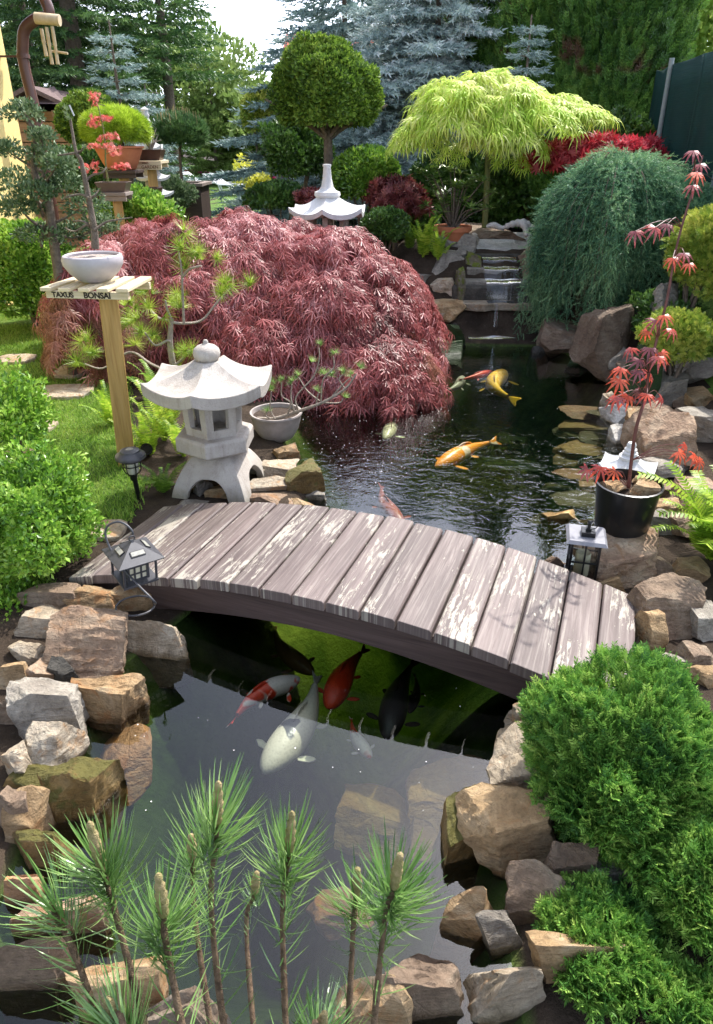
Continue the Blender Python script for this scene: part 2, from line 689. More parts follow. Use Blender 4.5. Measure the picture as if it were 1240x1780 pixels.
def woodmat(name, c1, c2, c3, peel=None, peelamt=0.5, sc=1.0, rough=.6):
    """UV: u along the board in metres, v across (plus an offset per board)"""
    m, nt = newmat(name)
    uv = N(nt, 'UVMap').outputs[0]
    rnd = N(nt, 'NewGeometry').outputs['Random Per Island']
    st = N(nt, 'Mapping', Vector=uv, Scale=(3.0 * sc, 75 * sc, 1)).outputs[0]
    g = noise(nt, st, 1.0, 6, 0.65, 0.6)
    st2 = N(nt, 'Mapping', Vector=uv, Scale=(1.2 * sc, 16 * sc, 1)).outputs[0]
    g2 = noise(nt, st2, 1.0, 4, 0.6, 1.2)
    c = ramp(nt, g, [(0.3, c1), (0.5, c2), (0.72, c3)])
    c = mixc(nt, 0.6, c, ramp(nt, g2, [(0.35, 0.6), (0.65, 1.2)]), 'MULTIPLY')
    ton = mth(nt, 'MULTIPLY_ADD', rnd, 0.35, 0.82)
    c = N(nt, 'VectorMath', operation='SCALE', I0=c, Scale=ton).outputs[0]
    h = mth(nt, 'ADD', g, mth(nt, 'MULTIPLY', g2, .5))
    rg = rough
    if peel is not None:
        pv = N(nt, 'Mapping', Vector=uv, Scale=(13, 60, 1)).outputs[0]
        pn = noise(nt, pv, 1.0, 7, 0.72, 0.5)
        pl = noise(nt, N(nt, 'Mapping', Vector=uv, Scale=(2.3, 3.6, 1)).outputs[0], 1.0, 2, 0.5)
        f = mth(nt, 'MULTIPLY_ADD', pn, 0.62, mth(nt, 'MULTIPLY', pl, .55))
        f = mth(nt, 'MULTIPLY_ADD', g, 0.22, f)
        f = mth(nt, 'MULTIPLY_ADD', rnd, 0.05, f)
        th = 0.78 - peelamt * 0.12
        f1 = ramp(nt, f, [(th, 0), (th + .015, 1)])
        # fine worn grain lines
        f2 = mth(nt, 'MULTIPLY', ramp(nt, g, [(0.52, 0), (0.62, .55)]), ramp(nt, pl, [(0.38, 0.2), (0.6, 1.0)]))
        f1 = mth(nt, 'MAXIMUM', f1, f2)
        c = mixc(nt, f1, c, peel)
        h = mth(nt, 'MULTIPLY_ADD', f1, -.5, h)
        vor = N(nt, 'TexVoronoi', Vector=N(nt, 'Mapping', Vector=uv, Scale=(2.1, 4.2, 1)).outputs[0], Scale=1.0, Randomness=1.0).outputs['Distance']
        c = mixc(nt, ramp(nt, vor, [(0.012, .9), (0.035, 0)]), c, (.05, .03, .025))
    nm = bump(nt, h, 0.6, 0.003)
    out(nt, pbsdf(nt, c, rg, nm, .35))
    return m


M_DECK = woodmat('worn_brown_paint', (.088, .064, .059), (.132, .102, .094), (.18, .145, .133), (.31, .28, .235), .04)
M_BEAM = woodmat('dark_brown_paint', (.05, .032, .028), (.075, .05, .044), (.10, .07, .062))
M_POST = woodmat('treated_yellow_wood', (.36, .21, .06), (.47, .29, .09), (.54, .35, .13), rough=.5)
M_BOARD = woodmat('pale_pine_wood', (.50, .40, .24), (.60, .50, .33), (.68, .59, .42), rough=.6)
M_SHEDW = woodmat('orange_brown_boards', (.20, .10, .05), (.30, .165, .09), (.36, .21, .12), rough=.6)
M_DKWOOD = woodmat('dark_stained_boards', (.035, .022, .018), (.055, .036, .03), (.075, .05, .042), rough=.6)
M_FADED = woodmat('faded_grey_wood', (.19, .15, .125), (.27, .22, .19), (.33, .28, .25), rough=.7)


def add_uv(o, ax_u, ax_v, off=0.0):
    """planar uv in metres, chosen per face so that u follows ax_u"""
    me = o.data
    l = me.uv_layers.new(name='UVMap')
    ax_u, ax_v = Vector(ax_u).normalized(), Vector(ax_v).normalized()
    ax_w = ax_u.cross(ax_v)
    for p in me.polygons:
        vv = ax_v if abs(p.normal.dot(ax_w)) > abs(p.normal.dot(ax_v)) else ax_w
        for li in p.loop_indices:
            co = me.vertices[me.loops[li].vertex_index].co
            l.data[li].uv = (co.dot(ax_u) + off, co.dot(vv) + off * 1.7)
    return o


# ================================================================== pond outline and terrain
POND_PX = [(560, 1900), (860, 1800), (830, 1600), (850, 1450), (895, 1340), (915, 1240), (1000, 1060), (1010, 930), (1040, 860),
           (1085, 770), (1062, 690), (1030, 640), (945, 606), (800, 603), (735, 640), (600, 680), (515, 720), (505, 775),
           (560, 850), (500, 950), (340, 1085), (235, 1170), (150, 1290), (95, 1420), (60, 1550), (-60, 1800)]
WL = .12      # water level
POND = np.array([[P(x, y, WL).x, P(x, y, WL).y] for x, y in POND_PX])


def pond_sd(x, y):
    """signed distance to the pond edge, negative inside"""
    x = np.asarray(x, float)
    y = np.asarray(y, float)
    best = np.full(x.shape, 1e9)
    ins = np.zeros(x.shape, bool)
    n = len(POND)
    for i in range(n):
        a, b = POND[i], POND[(i + 1) % n]
        e = b - a
        t = np.clip(((x - a[0]) * e[0] + (y - a[1]) * e[1]) / (e @ e), 0, 1)
        dd = np.hypot(x - a[0] - t * e[0], y - a[1] - t * e[1])
        best = np.minimum(best, dd)
        c = ((a[1] > y) != (b[1] > y)) & (x < (b[0] - a[0]) * (y - a[1]) / (b[1] - a[1] + 1e-12) + a[0])
        ins ^= c
    return np.where(ins, -best, best)


def ss(a, b, x):
    t = np.clip((x - a) / (b - a), 0, 1)
    return t * t * (3 - 2 * t)


def gz(x, y):
    x = np.asarray(x, float)
    y = np.asarray(y, float)
    sd = pond_sd(x, y)
    m1 = .68 * ss(6.75, 7.7, y) * ss(-.1, .6, x)
    m2 = .62 * ss(1.95, 3.0, x) * ss(3.8, 6.0, y)
    m = np.maximum(m1, m2) * (1 - ss(16, 30, y))
    wob = .012 * np.sin(x * 5.1 + 1.3 * np.sin(y * 3)) * np.cos(y * 4.3)
    land = .205 - .055 * (1 - ss(.08, .62, sd)) * (1 - .8 * (1 - ss(-.3, .2, x)) * ss(2.9, 3.3, y)) + m + wob * ss(0, .4, sd)
    t = ss(-.14, .12, sd)
    t2 = ss(-.75, -.10, sd)
    bed = -.80 + .68 * t2
    return bed + (land - bed) * t


def axis(segs):
    o = []
    for a, b, n in segs:
        o += list(np.linspace(a, b, n, endpoint=False))
    return np.array(o + [segs[-1][1]])


ax = axis([(-90, -12, 26), (-12, -4, 40), (-4, 4, 170), (4, 12, 36), (12, 90, 26)])
ay = axis([(-12, 0, 24), (0, 9, 190), (9, 20, 44), (20, 140, 40)])
GX, GY = np.meshgrid(ax, ay)
GZ = gz(GX, GY)
V = np.stack([GX, GY, GZ], -1).reshape(-1, 3)
nx, ny = len(ax), len(ay)
ii = (np.arange(ny - 1)[:, None] * nx + np.arange(nx - 1)[None]).ravel()
Q = np.stack([ii, ii + 1, ii + nx + 1, ii + nx], 1)

m, nt = newmat('soil_and_pond_bed')
pos = N(nt, 'NewGeometry').outputs['Position']
z = N(nt, 'SeparateXYZ', I0=pos).outputs[2]
n1 = noise(nt, pos, 3, 6, .65)
n2 = noise(nt, pos, 45, 5, .7)
soil = ramp(nt, n1, [(.35, (.022, .015, .010)), (.55, (.045, .032, .022)), (.7, (.075, .055, .038))])
soil = mixc(nt, ramp(nt, n2, [(.60, 0), (.72, .5)]), soil, (.13, .10, .075))
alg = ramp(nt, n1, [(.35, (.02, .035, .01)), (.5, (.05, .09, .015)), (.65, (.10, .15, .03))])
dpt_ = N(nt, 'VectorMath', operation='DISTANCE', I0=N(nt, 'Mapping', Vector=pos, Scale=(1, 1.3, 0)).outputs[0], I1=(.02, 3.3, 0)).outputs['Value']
lit_f = ramp(nt, mth(nt, 'MULTIPLY_ADD', n1, .35, dpt_), [(.55, 1), (.72, 0)])  # sunlit floor under the bridge, painted into the bed as brighter green
alg = mixc(nt, lit_f, alg, mixc(nt, ramp(nt, noise(nt, pos, 5, 3, .6), [(.4, 0), (.6, 1)]), (.16, .23, .035), (.34, .40, .07)))
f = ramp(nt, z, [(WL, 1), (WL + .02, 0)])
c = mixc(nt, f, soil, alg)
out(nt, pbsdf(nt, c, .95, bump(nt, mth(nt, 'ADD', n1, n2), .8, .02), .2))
M_GROUND = m
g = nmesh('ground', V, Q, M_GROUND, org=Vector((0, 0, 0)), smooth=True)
tag(g, 'dark garden soil with the dug out pond basin', 'ground', kind='structure')

# lawn sheets -------------------------------------------------------
m, nt = newmat('lawn_green')
pos = N(nt, 'NewGeometry').outputs['Position']
n1 = noise(nt, pos, 1.4, 5, .6)
n2 = noise(nt, pos, 60, 5, .75)
n3 = noise(nt, pos, 9, 5, .7)
c = ramp(nt, n1, [(.3, (.06, .13, .015)), (.5, (.10, .19, .025)), (.7, (.16, .25, .045))])
c = mixc(nt, ramp(nt, n2, [(.35, .8), (.6, 0)]), c, (.02, .045, .006))
c = mixc(nt, ramp(nt, n3, [(.55, 0), (.75, .5)]), c, (.16, .17, .05))
out(nt, pbsdf(nt, c, .85, bump(nt, n2, 1, .02), .2))
M_LAWN = m


def lawn_mask(x, y):
    """positive where grass grows"""
    edge = -1.15 - .10 * np.sin(y * 3.1) - .06 * np.sin(y * 7.7 + 1)      # east edge, along the fern bed
    edge = np.where(y > 3.45, np.minimum(edge, -1.22 - (y - 3.45) * .32), edge)
    near = (edge - x)
    near = np.minimum(near, pond_sd(x, y) - .22)
    near = np.minimum(near, np.maximum(y - 2.35, pond_sd(x, y) - .55))
    far = np.minimum(y - 7.2, -.6 - x * 1.0)
    return np.where(y > 7.0, far, near)


def sheet(name, xs, ys, mask, dz, mat):
    X, Y = np.meshgrid(xs, ys)
    Z = gz(X, Y) + dz
    V = np.stack([X, Y, Z], -1).reshape(-1, 3)
    k = len(xs)
    i = (np.arange(len(ys) - 1)[:, None] * k + np.arange(k - 1)[None]).ravel()
    Q = np.stack([i, i + 1, i + k + 1, i + k], 1)
    mk = mask(X, Y).reshape(-1) > 0
    Q = Q[mk[Q].all(1)]
    used = np.unique(Q)
    mp = np.zeros(len(V), int)
    mp[used] = np.arange(len(used))
    return nmesh(name, V[used], mp[Q], mat, org=Vector((0, 0, 0)), smooth=True)


lw = sheet('lawn', axis([(-14, -4, 30), (-4, -.8, 90), (-.8, 10, 40)]), axis([(2.3, 7, 130), (7, 20, 50), (20, 60, 30)]), lawn_mask, .008, M_LAWN)
lw2 = sheet('lawn', axis([(1.2, 4, 60), (4, 14, 20)]), axis([(-4, 0, 20), (0, 7, 90)]), lambda x, y: np.minimum(pond_sd(x, y) - .62 - .05 * np.sin(y * 5), np.minimum(6.0 - y - .3 * np.sin(x * 2), x - 1.25)), .008, M_LAWN)
tag(lw2, 'strip of lawn along the stones beyond the potted maple', 'lawn', kind='structure')
lw3 = sheet('lawn', axis([(-8, -1, 60)]), axis([(-6, 2.34, 70)]), lambda x, y: np.minimum(pond_sd(x, y) - .6, 3.0 + 0 * x), .008, M_LAWN)
tag(lw3, 'lawn on the near side of the leafy shrubs', 'lawn', kind='structure')
tag(lw, 'mown green lawn beside the pond and behind the bushes', 'lawn', kind='structure')

STONES = [(28, 629, 66, 16), (130, 648, 62, 24), (113, 686, 96, 26), (75, 748, 50, 20), (32, 798, 60, 22), (192, 930, 56, 34)]
# grass blades near the pond
n = 150000
gx = rng.uniform(-4.2, -.95, n)
gy = 2.3 + (7.6 - 2.3) * rng.random(n) ** 1.25
k = (lawn_mask(gx, gy) > -.03 + .05 * rng.random(n)) & (gx > -.62 * gy - .35)
gx, gy = gx[k], gy[k]
for px, py, w_, h_ in STONES:
    q = P(px, py, .20)
    kk = mpp(q)
    wx, wy = w_ * kk / 2, h_ * kk / 2 / math.sin(math.atan2(EYE - .2, q.y))
    k = ((gx - q.x) / wx) ** 4 + ((gy - q.y) / wy) ** 4 > 1.0
    gx, gy = gx[k], gy[k]
pp = np.stack([gx, gy, gz(gx, gy) + .005], 1)
dd = rdir(len(pp)) * .55 + np.array([0, 0, 1.0])
T_BLADE = ([(-.09, 0, 0), (.09, 0, 0), (0, 1, .25)], [(0, 1, 2)])
M_GRASS = leafmat('grass_blades', [(.06, .13, .015), (.12, .23, .025), (.20, .32, .05), (.30, .36, .09)], .5, .35, .3, 1.0)
n = 16000
g2x, g2y = rng.uniform(1.35, 3.2, n), rng.uniform(1.3, 4.2, n)
k = pond_sd(g2x, g2y) > .60 + .06 * rng.random(n)
g2x, g2y = g2x[k], g2y[k]
pp = np.concatenate([pp, np.stack([g2x, g2y, gz(g2x, g2y) + .005], 1)])
dd = np.concatenate([dd, rdir(len(g2x)) * .55 + np.array([0, 0, 1.0])])
o = foliage('grass', inst(T_BLADE, pp, dd, rdir(len(pp)), rng.uniform(.018, .042, len(pp))), M_GRASS)
tag(o, 'short mown grass blades beside the stepping stones', 'grass', kind='stuff')

# ================================================================== water
m, nt = newmat('pond_water')
pos = N(nt, 'NewGeometry').outputs['Position']
yy = N(nt, 'SeparateXYZ', I0=pos).outputs[1]
sw = N(nt, 'Mapping', Vector=pos, Scale=(1, 1.5, 1), Rotation=(0, 0, .5)).outputs[0]
a = noise(nt, sw, 9, 3, .55, .6)
b = noise(nt, sw, 30, 2, .5)
cc = noise(nt, pos, 1.3, 2, .5)
amp = ramp(nt, mth(nt, 'MULTIPLY', yy, .1), [(.20, 0.004), (.28, .05), (.33, .35), (.38, .85), (.52, .35), (.62, .25)])
h = mth(nt, 'MULTIPLY_ADD', b, .25, a)
h = mth(nt, 'MULTIPLY', h, amp)
h = mth(nt, 'MULTIPLY', h, ramp(nt, cc, [(.35, .55), (.6, 1.0)]))
nm = bump(nt, h, .55, .018)
fr = N(nt, 'Fresnel', IOR=1.38)
nt.links.new(nm, fr.inputs['Normal'])
gl = N(nt, 'BsdfGlossy', Color=(1, 1, 1, 1), Roughness=.012)
nt.links.new(nm, gl.inputs['Normal'])
tr = N(nt, 'BsdfTransparent', Color=(.96, .98, .97, 1))
fac = mth(nt, 'MULTIPLY', fr.outputs[0], 1.35, clamp=True)
mx = N(nt, 'MixShader', Fac=fac, I1=tr.outputs[0], I2=gl.outputs[0])
va = N(nt, 'VolumeAbsorption', Color=(.36, .46, .24, 1), Density=3.1)
out(nt, mx.outputs[0], va.outputs[0])
M_WATER = m
# grow the outline so the water ends inside the banks
cen = POND.mean(0)
Pn = []
for i in range(len(POND)):
    a, b = POND[i - 1], POND[(i + 1) % len(POND)]
    t = (b - a) / np.linalg.norm(b - a)
    nrm2 = np.array([t[1], -t[0]])
    q = POND[i] + nrm2 * .10
    if pond_sd(q[0], q[1]) < 0:
        q = POND[i] - nrm2 * .10
    Pn.append(tuple(q))
wb = MB().prism(Pn, -1.1, WL)
o = wb.build('water', M_WATER, org=Vector((0, 0, 0)))
bmw = bmesh.new()
bmw.from_mesh(o.data)
bmesh.ops.triangulate(bmw, faces=bmw.faces)
bmesh.ops.recalc_face_normals(bmw, faces=bmw.faces)
bmw.to_mesh(o.data)
bmw.free()
tag(o, 'dark reflective pond water', 'water', kind='structure')

# drifting bubbles and pollen specks
M_SPECK = simple('white_foam', (.7, .7, .66), (.8, .8, .78), 30, .6, .1)
sp = MB()


def speck(px, py, r):
    q = P(px, py, WL)
    if pond_sd(q.x, q.y) > -.05:
        return
    k = 5
    a0 = random.random() * 6
    vs = [(q.x + r * math.cos(a0 + 2 * PI * i / k) * random.uniform(.7, 1.2), q.y + r * math.sin(a0 + 2 * PI * i / k), WL + .003 + random.random() * .002) for i in range(k)]
    sp.add(vs, [tuple(range(k))])


for i in range(230):
    speck(random.gauss(640, 75), random.gauss(812, 42), random.uniform(.0012, .0038))
for i in range(120):
    speck(random.uniform(540, 980), random.uniform(640, 960), random.uniform(.0012, .0036))
for i in range(26):
    speck(random.uniform(220, 840), random.uniform(1120, 1420), random.uniform(.001, .0028))
o = sp.build('foam_specks', M_SPECK)
tag(o, 'tiny white bubbles and pollen floating on the pond', 'bubbles', kind='stuff')

# ================================================================== rocks
bm = bmesh.new()
bmesh.ops.create_icosphere(bm, subdivisions=4, radius=1)
ICO = {4: (np.array([v.co[:] for v in bm.verts]), np.array([[v.index for v in f.verts] for f in bm.faces]))}
bm.free()
bm = bmesh.new()
bmesh.ops.create_icosphere(bm, subdivisions=5, radius=1)
ICO[5] = (np.array([v.co[:] for v in bm.verts]), np.array([[v.index for v in f.verts] for f in bm.faces]))
bm.free()


def rockshape(seed, sub=4, flat=0.0, np_=13, lo=.48, hi=.80, rough=.024):
    r = np.random.default_rng(seed)
    V, T = ICO[sub]
    V = V.copy()
    axs = [(0, 0, 1), (0, -1, .25), (1, 0, .1), (-1, 0, .1), (0, 1, 0), (0, 0, -1)]
    for i in range(np_):
        if i < 6:
            n = nrm(np.array(axs[i], float) + r.normal(size=3) * .27)
            dd = r.uniform(.42, .62)
        else:
            n = nrm(r.normal(size=3))
            dd = r.uniform(.58, .80)
        ov = np.maximum(V @ n - dd, 0)
        V -= ov[:, None] * n
    # broken, grainy surface
    disp = np.zeros(len(V))
    for f, a in ((2.5, 1.0), (5.0, .7), (10.0, .45), (20.0, .22)):
        k = r.normal(size=(5, 3)) * f
        ph = r.uniform(0, 6, 5)
        disp += a * (1 - 2 * np.abs(np.sin(V @ k.T + ph)).mean(1) - .0) * 2.2
    V += nrm(V) * (disp * rough * 1.25)[:, None]
    V -= (V.max(0) + V.min(0)) / 2
    V /= (V.max(0) - V.min(0)) / 2
    return V, T


RSEED = [100]


def rock(px, py, w, h, mat, label, z0=0.02, dep=None, sub=4, flat=.55, tilt=0.0, seed=None, sink=.25, name='rock', yaw=0.0, Y=None, cat='rock', group=None):
    """(px,py,w,h) is the stone's box in the photograph; it stands on z0"""
    RSEED[0] += 1
    sd = seed or RSEED[0]
    w, h = w * 1.13, h * 1.13
    under = name != 'rock'
    z0 = WL + z0 if under else (z0 if z0 > .15 else WL + z0 * .5)
    B = P(px, py + h / 2, z0)
    gnd = z0
    if Y is not None:
        B = PY(px, py + h / 2, Y)
        z0 = B.z
        gnd = float(gz(B.x, B.y))
    elif not under:
        for _ in range(4):
            gnd = float(gz(B.x, B.y + .03))
            z0 = max(z0, gnd - .02)
            B = P(px, py + h / 2, z0)
    k = mpp(B)
    W, Hh = w * k, h * k
    th = math.atan2(EYE - z0, B.y)
    s, c = math.sin(th), math.cos(th)
    D = min(flat * Hh / s, 1.25 * W) if dep is None else dep
    Z = max((Hh - D * s) / c, .03)
    V, T = rockshape(sd, sub)
    rt = Matrix.Rotation(tilt, 3, 'Y') @ Matrix.Rotation(yaw, 3, 'Z')
    V = V @ np.array(rt).T
    V -= (V.max(0) + V.min(0)) / 2
    V /= (V.max(0) - V.min(0)) / 2
    top, bot = z0 + Z, z0 - Z * sink
    if not under:
        bot = min(bot, max(gnd - .04, z0 - .35))
    V = V * np.array([W / 2, D / 2, (top - bot) / 2])
    cen = Vector((B.x, B.y + D / 2, (top + bot) / 2))
    V = V + np.array(cen)
    o = nmesh(name, V, T, ROCK[mat] if isinstance(mat, str) else mat, org=cen, smooth=True, sharp=R(24))
    tag(o, label, cat, group)
    return o


G1 = 'stones edging the pond'
RL = [
    # left front bank
    (140, 1112, 136, 135, 'pink', 'largest block of the near bank, pinkish brown with a pale worn face', .10, 5),
    (265, 1092, 112, 96, 'pale', 'pale angular stone carrying the ring of the hanging lantern hook', .04, 5),
    (238, 1030, 82, 58, 'tan', 'reddish tan wedge stone leaning against the bridge end behind the lantern hook', .17, 5),
    (158, 1040, 104, 62, 'tan', 'smooth tan boulder between the leafy shrub and the lantern hook', .17, 5),
    (88, 1036, 112, 58, 'brown', 'dark brown boulder in shade under the leafy shrub', .17, 4),
    (58, 1080, 76, 60, 'pale', 'grey stone with a bright white patch under the leafy shrub', .14, 4),
    (45, 1130, 66, 48, 'pale', 'flat cream stone resting against the largest pinkish block', .12, 4),
    (62, 1165, 66, 50, 'pink', 'small reddish stone wedged below the flat cream stone', .10, 4),
    (72, 1222, 124, 118, 'grey', 'big grey granite slab sloping down to the water', .06, 5),
    (180, 1212, 112, 88, 'tan', 'wedge shaped stone with dark wet side jutting into the pond', .01, 5),
    (82, 1298, 90, 94, 'pale', 'pale orange faceted stone below the grey granite slab', .05, 5),
    (24, 1320, 50, 76, 'pale', 'small pale orange stone beside the faceted one at the border of the bank', .06, 4),
    (60, 1355, 110, 60, 'wet', 'low dark olive stone lying wet beneath the faceted stone', -.02, 4),
    (122, 1372, 124, 136, 'wet', 'large wet olive stone with a grey ridge at the waterline', -.05, 5),
    (42, 1422, 66, 96, 'tan', 'upright tan stone with a glossy wet streak', .02, 4),
    (82, 1482, 136, 84, 'wet', 'long wet brown stone lying low in the water', -.03, 5),
    (36, 1545, 56, 70, 'orange', 'small rusty orange stone behind the pine needles', .0, 4),
    (105, 1590, 150, 80, 'pink', 'broad pinkish stone behind the lowest pine needles', -.02, 4),
    (40, 1680, 130, 110, 'brown', 'brown stone at the foot of the foreground pine', .02, 4),
    (190, 1730, 170, 110, 'tan', 'tan stone under the stems of the foreground pine', -.02, 4),
    # right front bank
    (935, 1240, 96, 66, 'pale', 'pale flat topped stone under the near corner of the bridge', .10, 5),
    (903, 1342, 92, 160, 'pale', 'tall cream stone with rust streaks between bridge and round juniper', .03, 5),
    (888, 1442, 160, 138, 'tan', 'big angular tan stone with a sharp pointed top', .03, 5),
    (800, 1445, 74, 140, 'wet', 'leaning olive slab half in the water beside the pointed stone', -.08, 5),
    (945, 1555, 116, 96, 'brown', 'brown boulder below the round juniper beside the dark gap', .06, 5),
    (1060, 1532, 96, 62, 'grey', 'blue grey stone under the drooping juniper twigs', .12, 4),
    (812, 1590, 120, 84, 'tan', 'tan grey stone behind the last pine shoot', .02, 4),
    (872, 1622, 80, 60, 'grey', 'small grey stone between the brown boulder and the tan grey stone', .03, 4),
    (1092, 1590, 110, 60, 'pink', 'pinkish stone between the two small junipers', .12, 4),
    (1000, 1670, 150, 90, 'tan', 'tan stone beneath the low spreading juniper', .08, 4),
    (880, 1720, 150, 110, 'pale', 'pale stone at the foot of the low spreading juniper', .0, 4),
    (740, 1740, 150, 110, 'brown', 'brown stone at the edge of the water beneath the pine shoots', -.06, 4),
    # by the stone lantern
    (495, 784, 48, 36, 'tan', 'small tan stone just under the clay bonsai bowl', .10, 4),
    (482, 812, 64, 50, 'pale', 'cream stone between the stone lantern and the mossy waterline stone', .10, 4),
    (530, 826, 62, 72, 'wet', 'yellow green mossy stone at the waterline by the stone lantern', -.02, 4),
    (470, 840, 70, 36, 'pale', 'pale stone lying against the far leg of the stone lantern', .12, 4),
    (543, 858, 44, 28, 'grey', 'small grey wet stone touching the water near the bridge', -.01, 4),
    (455, 866, 96, 30, 'pink', 'flat pinkish stone between lantern leg and bridge boards', .17, 4),
    (518, 874, 62, 24, 'tan', 'flat tan stone at the far edge of the bridge boards', .05, 4),
    (346, 845, 38, 44, 'grey', 'grey stone standing inside the arch of the stone lantern', .18, 4),
    (388, 852, 62, 42, 'tan', 'tan stone lying inside the arch of the stone lantern', .18, 4),
    (325, 876, 62, 26, 'grey', 'low grey stone in front of the first lantern leg', .18, 4),
    # right bank
    (1060, 642, 38, 38, 'white', 'white grey stone standing at the waterline by the red maple leaves', .02, 4),
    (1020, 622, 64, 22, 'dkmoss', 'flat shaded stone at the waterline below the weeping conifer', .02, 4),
    (1085, 612, 48, 32, 'grey', 'rounded grey stone behind the flat shaded stone', .12, 4),
    (1165, 655, 96, 44, 'grey', 'flat grey slab behind the potted maple stem', .16, 4),
    (1112, 662, 60, 44, 'pale', 'pale stone just behind the purple maple leaves', .10, 4),
    (1195, 640, 56, 46, 'grey', 'grey stone under the low golden cypress', .30, 4),
    (1140, 688, 56, 40, 'brown', 'brown grey stone in front of the flat grey slab', .10, 4),
    (1200, 688, 46, 36, 'brown', 'dark brown stone above the big leaning slab', .22, 4),
    (1186, 752, 112, 136, 'pink', 'big leaning reddish slab with one smooth sloping face', .16, 5),
    (1132, 730, 62, 66, 'tan', 'orange tan slab leaning beside the big reddish slab', .14, 5),
    (1096, 712, 60, 46, 'white', 'white quartz stone above the submerged ledges', .06, 4),
    (1070, 690, 40, 30, 'pale', 'cream stone under the lowest orange maple leaves', .02, 4),
    (1086, 750, 42, 32, 'white', 'white stone close to the maple stem', .05, 4),
    (1112, 745, 32, 42, 'pale', 'flat lit stone wedged between white stone and orange tan slab', .07, 4),
    (1135, 772, 42, 42, 'grey', 'grey angular stone below the orange tan slab', .10, 4),
    (1170, 810, 100, 44, 'grey', 'flat weathered grey slab behind the black pot', .17, 4),
    (1095, 960, 152, 110, 'pink', 'big pinkish brown stone carrying the black plant pot', .12, 5),
    (1062, 1010, 58, 30, 'tan', 'small tan stone between the square lantern and the bridge end', .14, 4),
    (1155, 980, 50, 52, 'brown', 'brown mossy stone under the bright fern', .14, 4),
    (1175, 1056, 130, 126, 'brown', 'largest dark brown boulder beside the bridge end', .16, 5),
    (1138, 1092, 46, 80, 'tan', 'narrow tan shard leaning on the dark brown boulder', .17, 4),
    (1172, 1152, 116, 52, 'grey', 'pale grey paving slab behind the round juniper', .17, 4),
    (975, 970, 84, 30, 'pink', 'pinkish stone showing past the far edge of the bridge', .02, 4),
    (985, 893, 66, 34, 'gold', 'golden wet stone just breaking the water near the square lantern', -.05, 4),
    # beneath the weeping conifer
    (985, 578, 78, 66, 'brown', 'brown boulder beside the foot of the waterfall', .06, 4),
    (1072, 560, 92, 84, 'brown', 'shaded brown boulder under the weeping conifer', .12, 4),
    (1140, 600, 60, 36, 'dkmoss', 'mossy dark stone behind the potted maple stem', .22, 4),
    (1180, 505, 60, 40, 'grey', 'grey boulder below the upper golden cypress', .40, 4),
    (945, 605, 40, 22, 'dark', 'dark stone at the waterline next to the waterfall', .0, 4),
    # left of the waterfall
    (790, 448, 56, 40, 'grey', 'square grey block below the terracotta pot', .66, 4),
    (816, 424, 42, 38, 'grey', 'grey stone between terracotta pot and top waterfall slab', .76, 4),
    (778, 421, 30, 22, 'grey', 'small round grey stone in front of the terracotta pot', .78, 4),
    (752, 477, 96, 34, 'grey', 'long grey slab laid beneath the ferns', .52, 4),
    (777, 490, 42, 22, 'pale', 'small pale stone on the long grey slab', .50, 4),
    (758, 508, 70, 26, 'pale', 'cream stone beneath the small pale stone', .42, 4),
    (780, 533, 58, 40, 'tan', 'tan block beside the second waterfall step', .32, 4),
    (745, 545, 40, 34, 'brown', 'brown stone touching the red maple leaves', .28, 4),
    (732, 572, 44, 30, 'tan', 'tan stone under the red maple leaves', .18, 4),
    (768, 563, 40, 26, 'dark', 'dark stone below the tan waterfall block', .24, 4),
    (752, 592, 46, 28, 'moss', 'bright yellow green mossy stone at the waterline', .03, 4),
    (794, 575, 36, 34, 'dkmoss', 'dark green mossy stone beside the lowest waterfall step', .18, 4),
    (783, 600, 60, 34, 'dkmoss', 'green algae covered stone at the waterline below the steps', .0, 4),
    (821, 455, 28, 34, 'moss', 'upper yellow mossy stone next to the waterfall steps', .66, 4),
    (803, 493, 18, 46, 'moss', 'narrow moss covered stone edging the middle waterfall step', .50, 4),
    (927, 460, 26, 44, 'brown', 'brown stone at the conifer side of the upper waterfall steps', .66, 4),
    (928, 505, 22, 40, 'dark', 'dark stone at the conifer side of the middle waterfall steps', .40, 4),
    (860, 402, 78, 22, 'brown', 'brown stone under the driftwood above the waterfall', .96, 4),
]
for px, py, w_, h_, mt, lb, z0, sub in RL:
    Yr = None
    if px < 945 and py < 570 and px > 700:
        w_, h_ = (w_ * 1.5, h_ * 1.5) if mt != 'moss' else (w_ * 1.1, h_ * 1.1)
        Yr = float(np.interp(py + h_ / 2, [413, 432, 450, 470, 495, 540, 600], [7.85, 7.75, 7.6, 7.4, 7.2, 6.98, 6.72]))
    rock(px, py, w_, h_, mt, lb, z0, sub=sub, group=G1, Y=Yr)

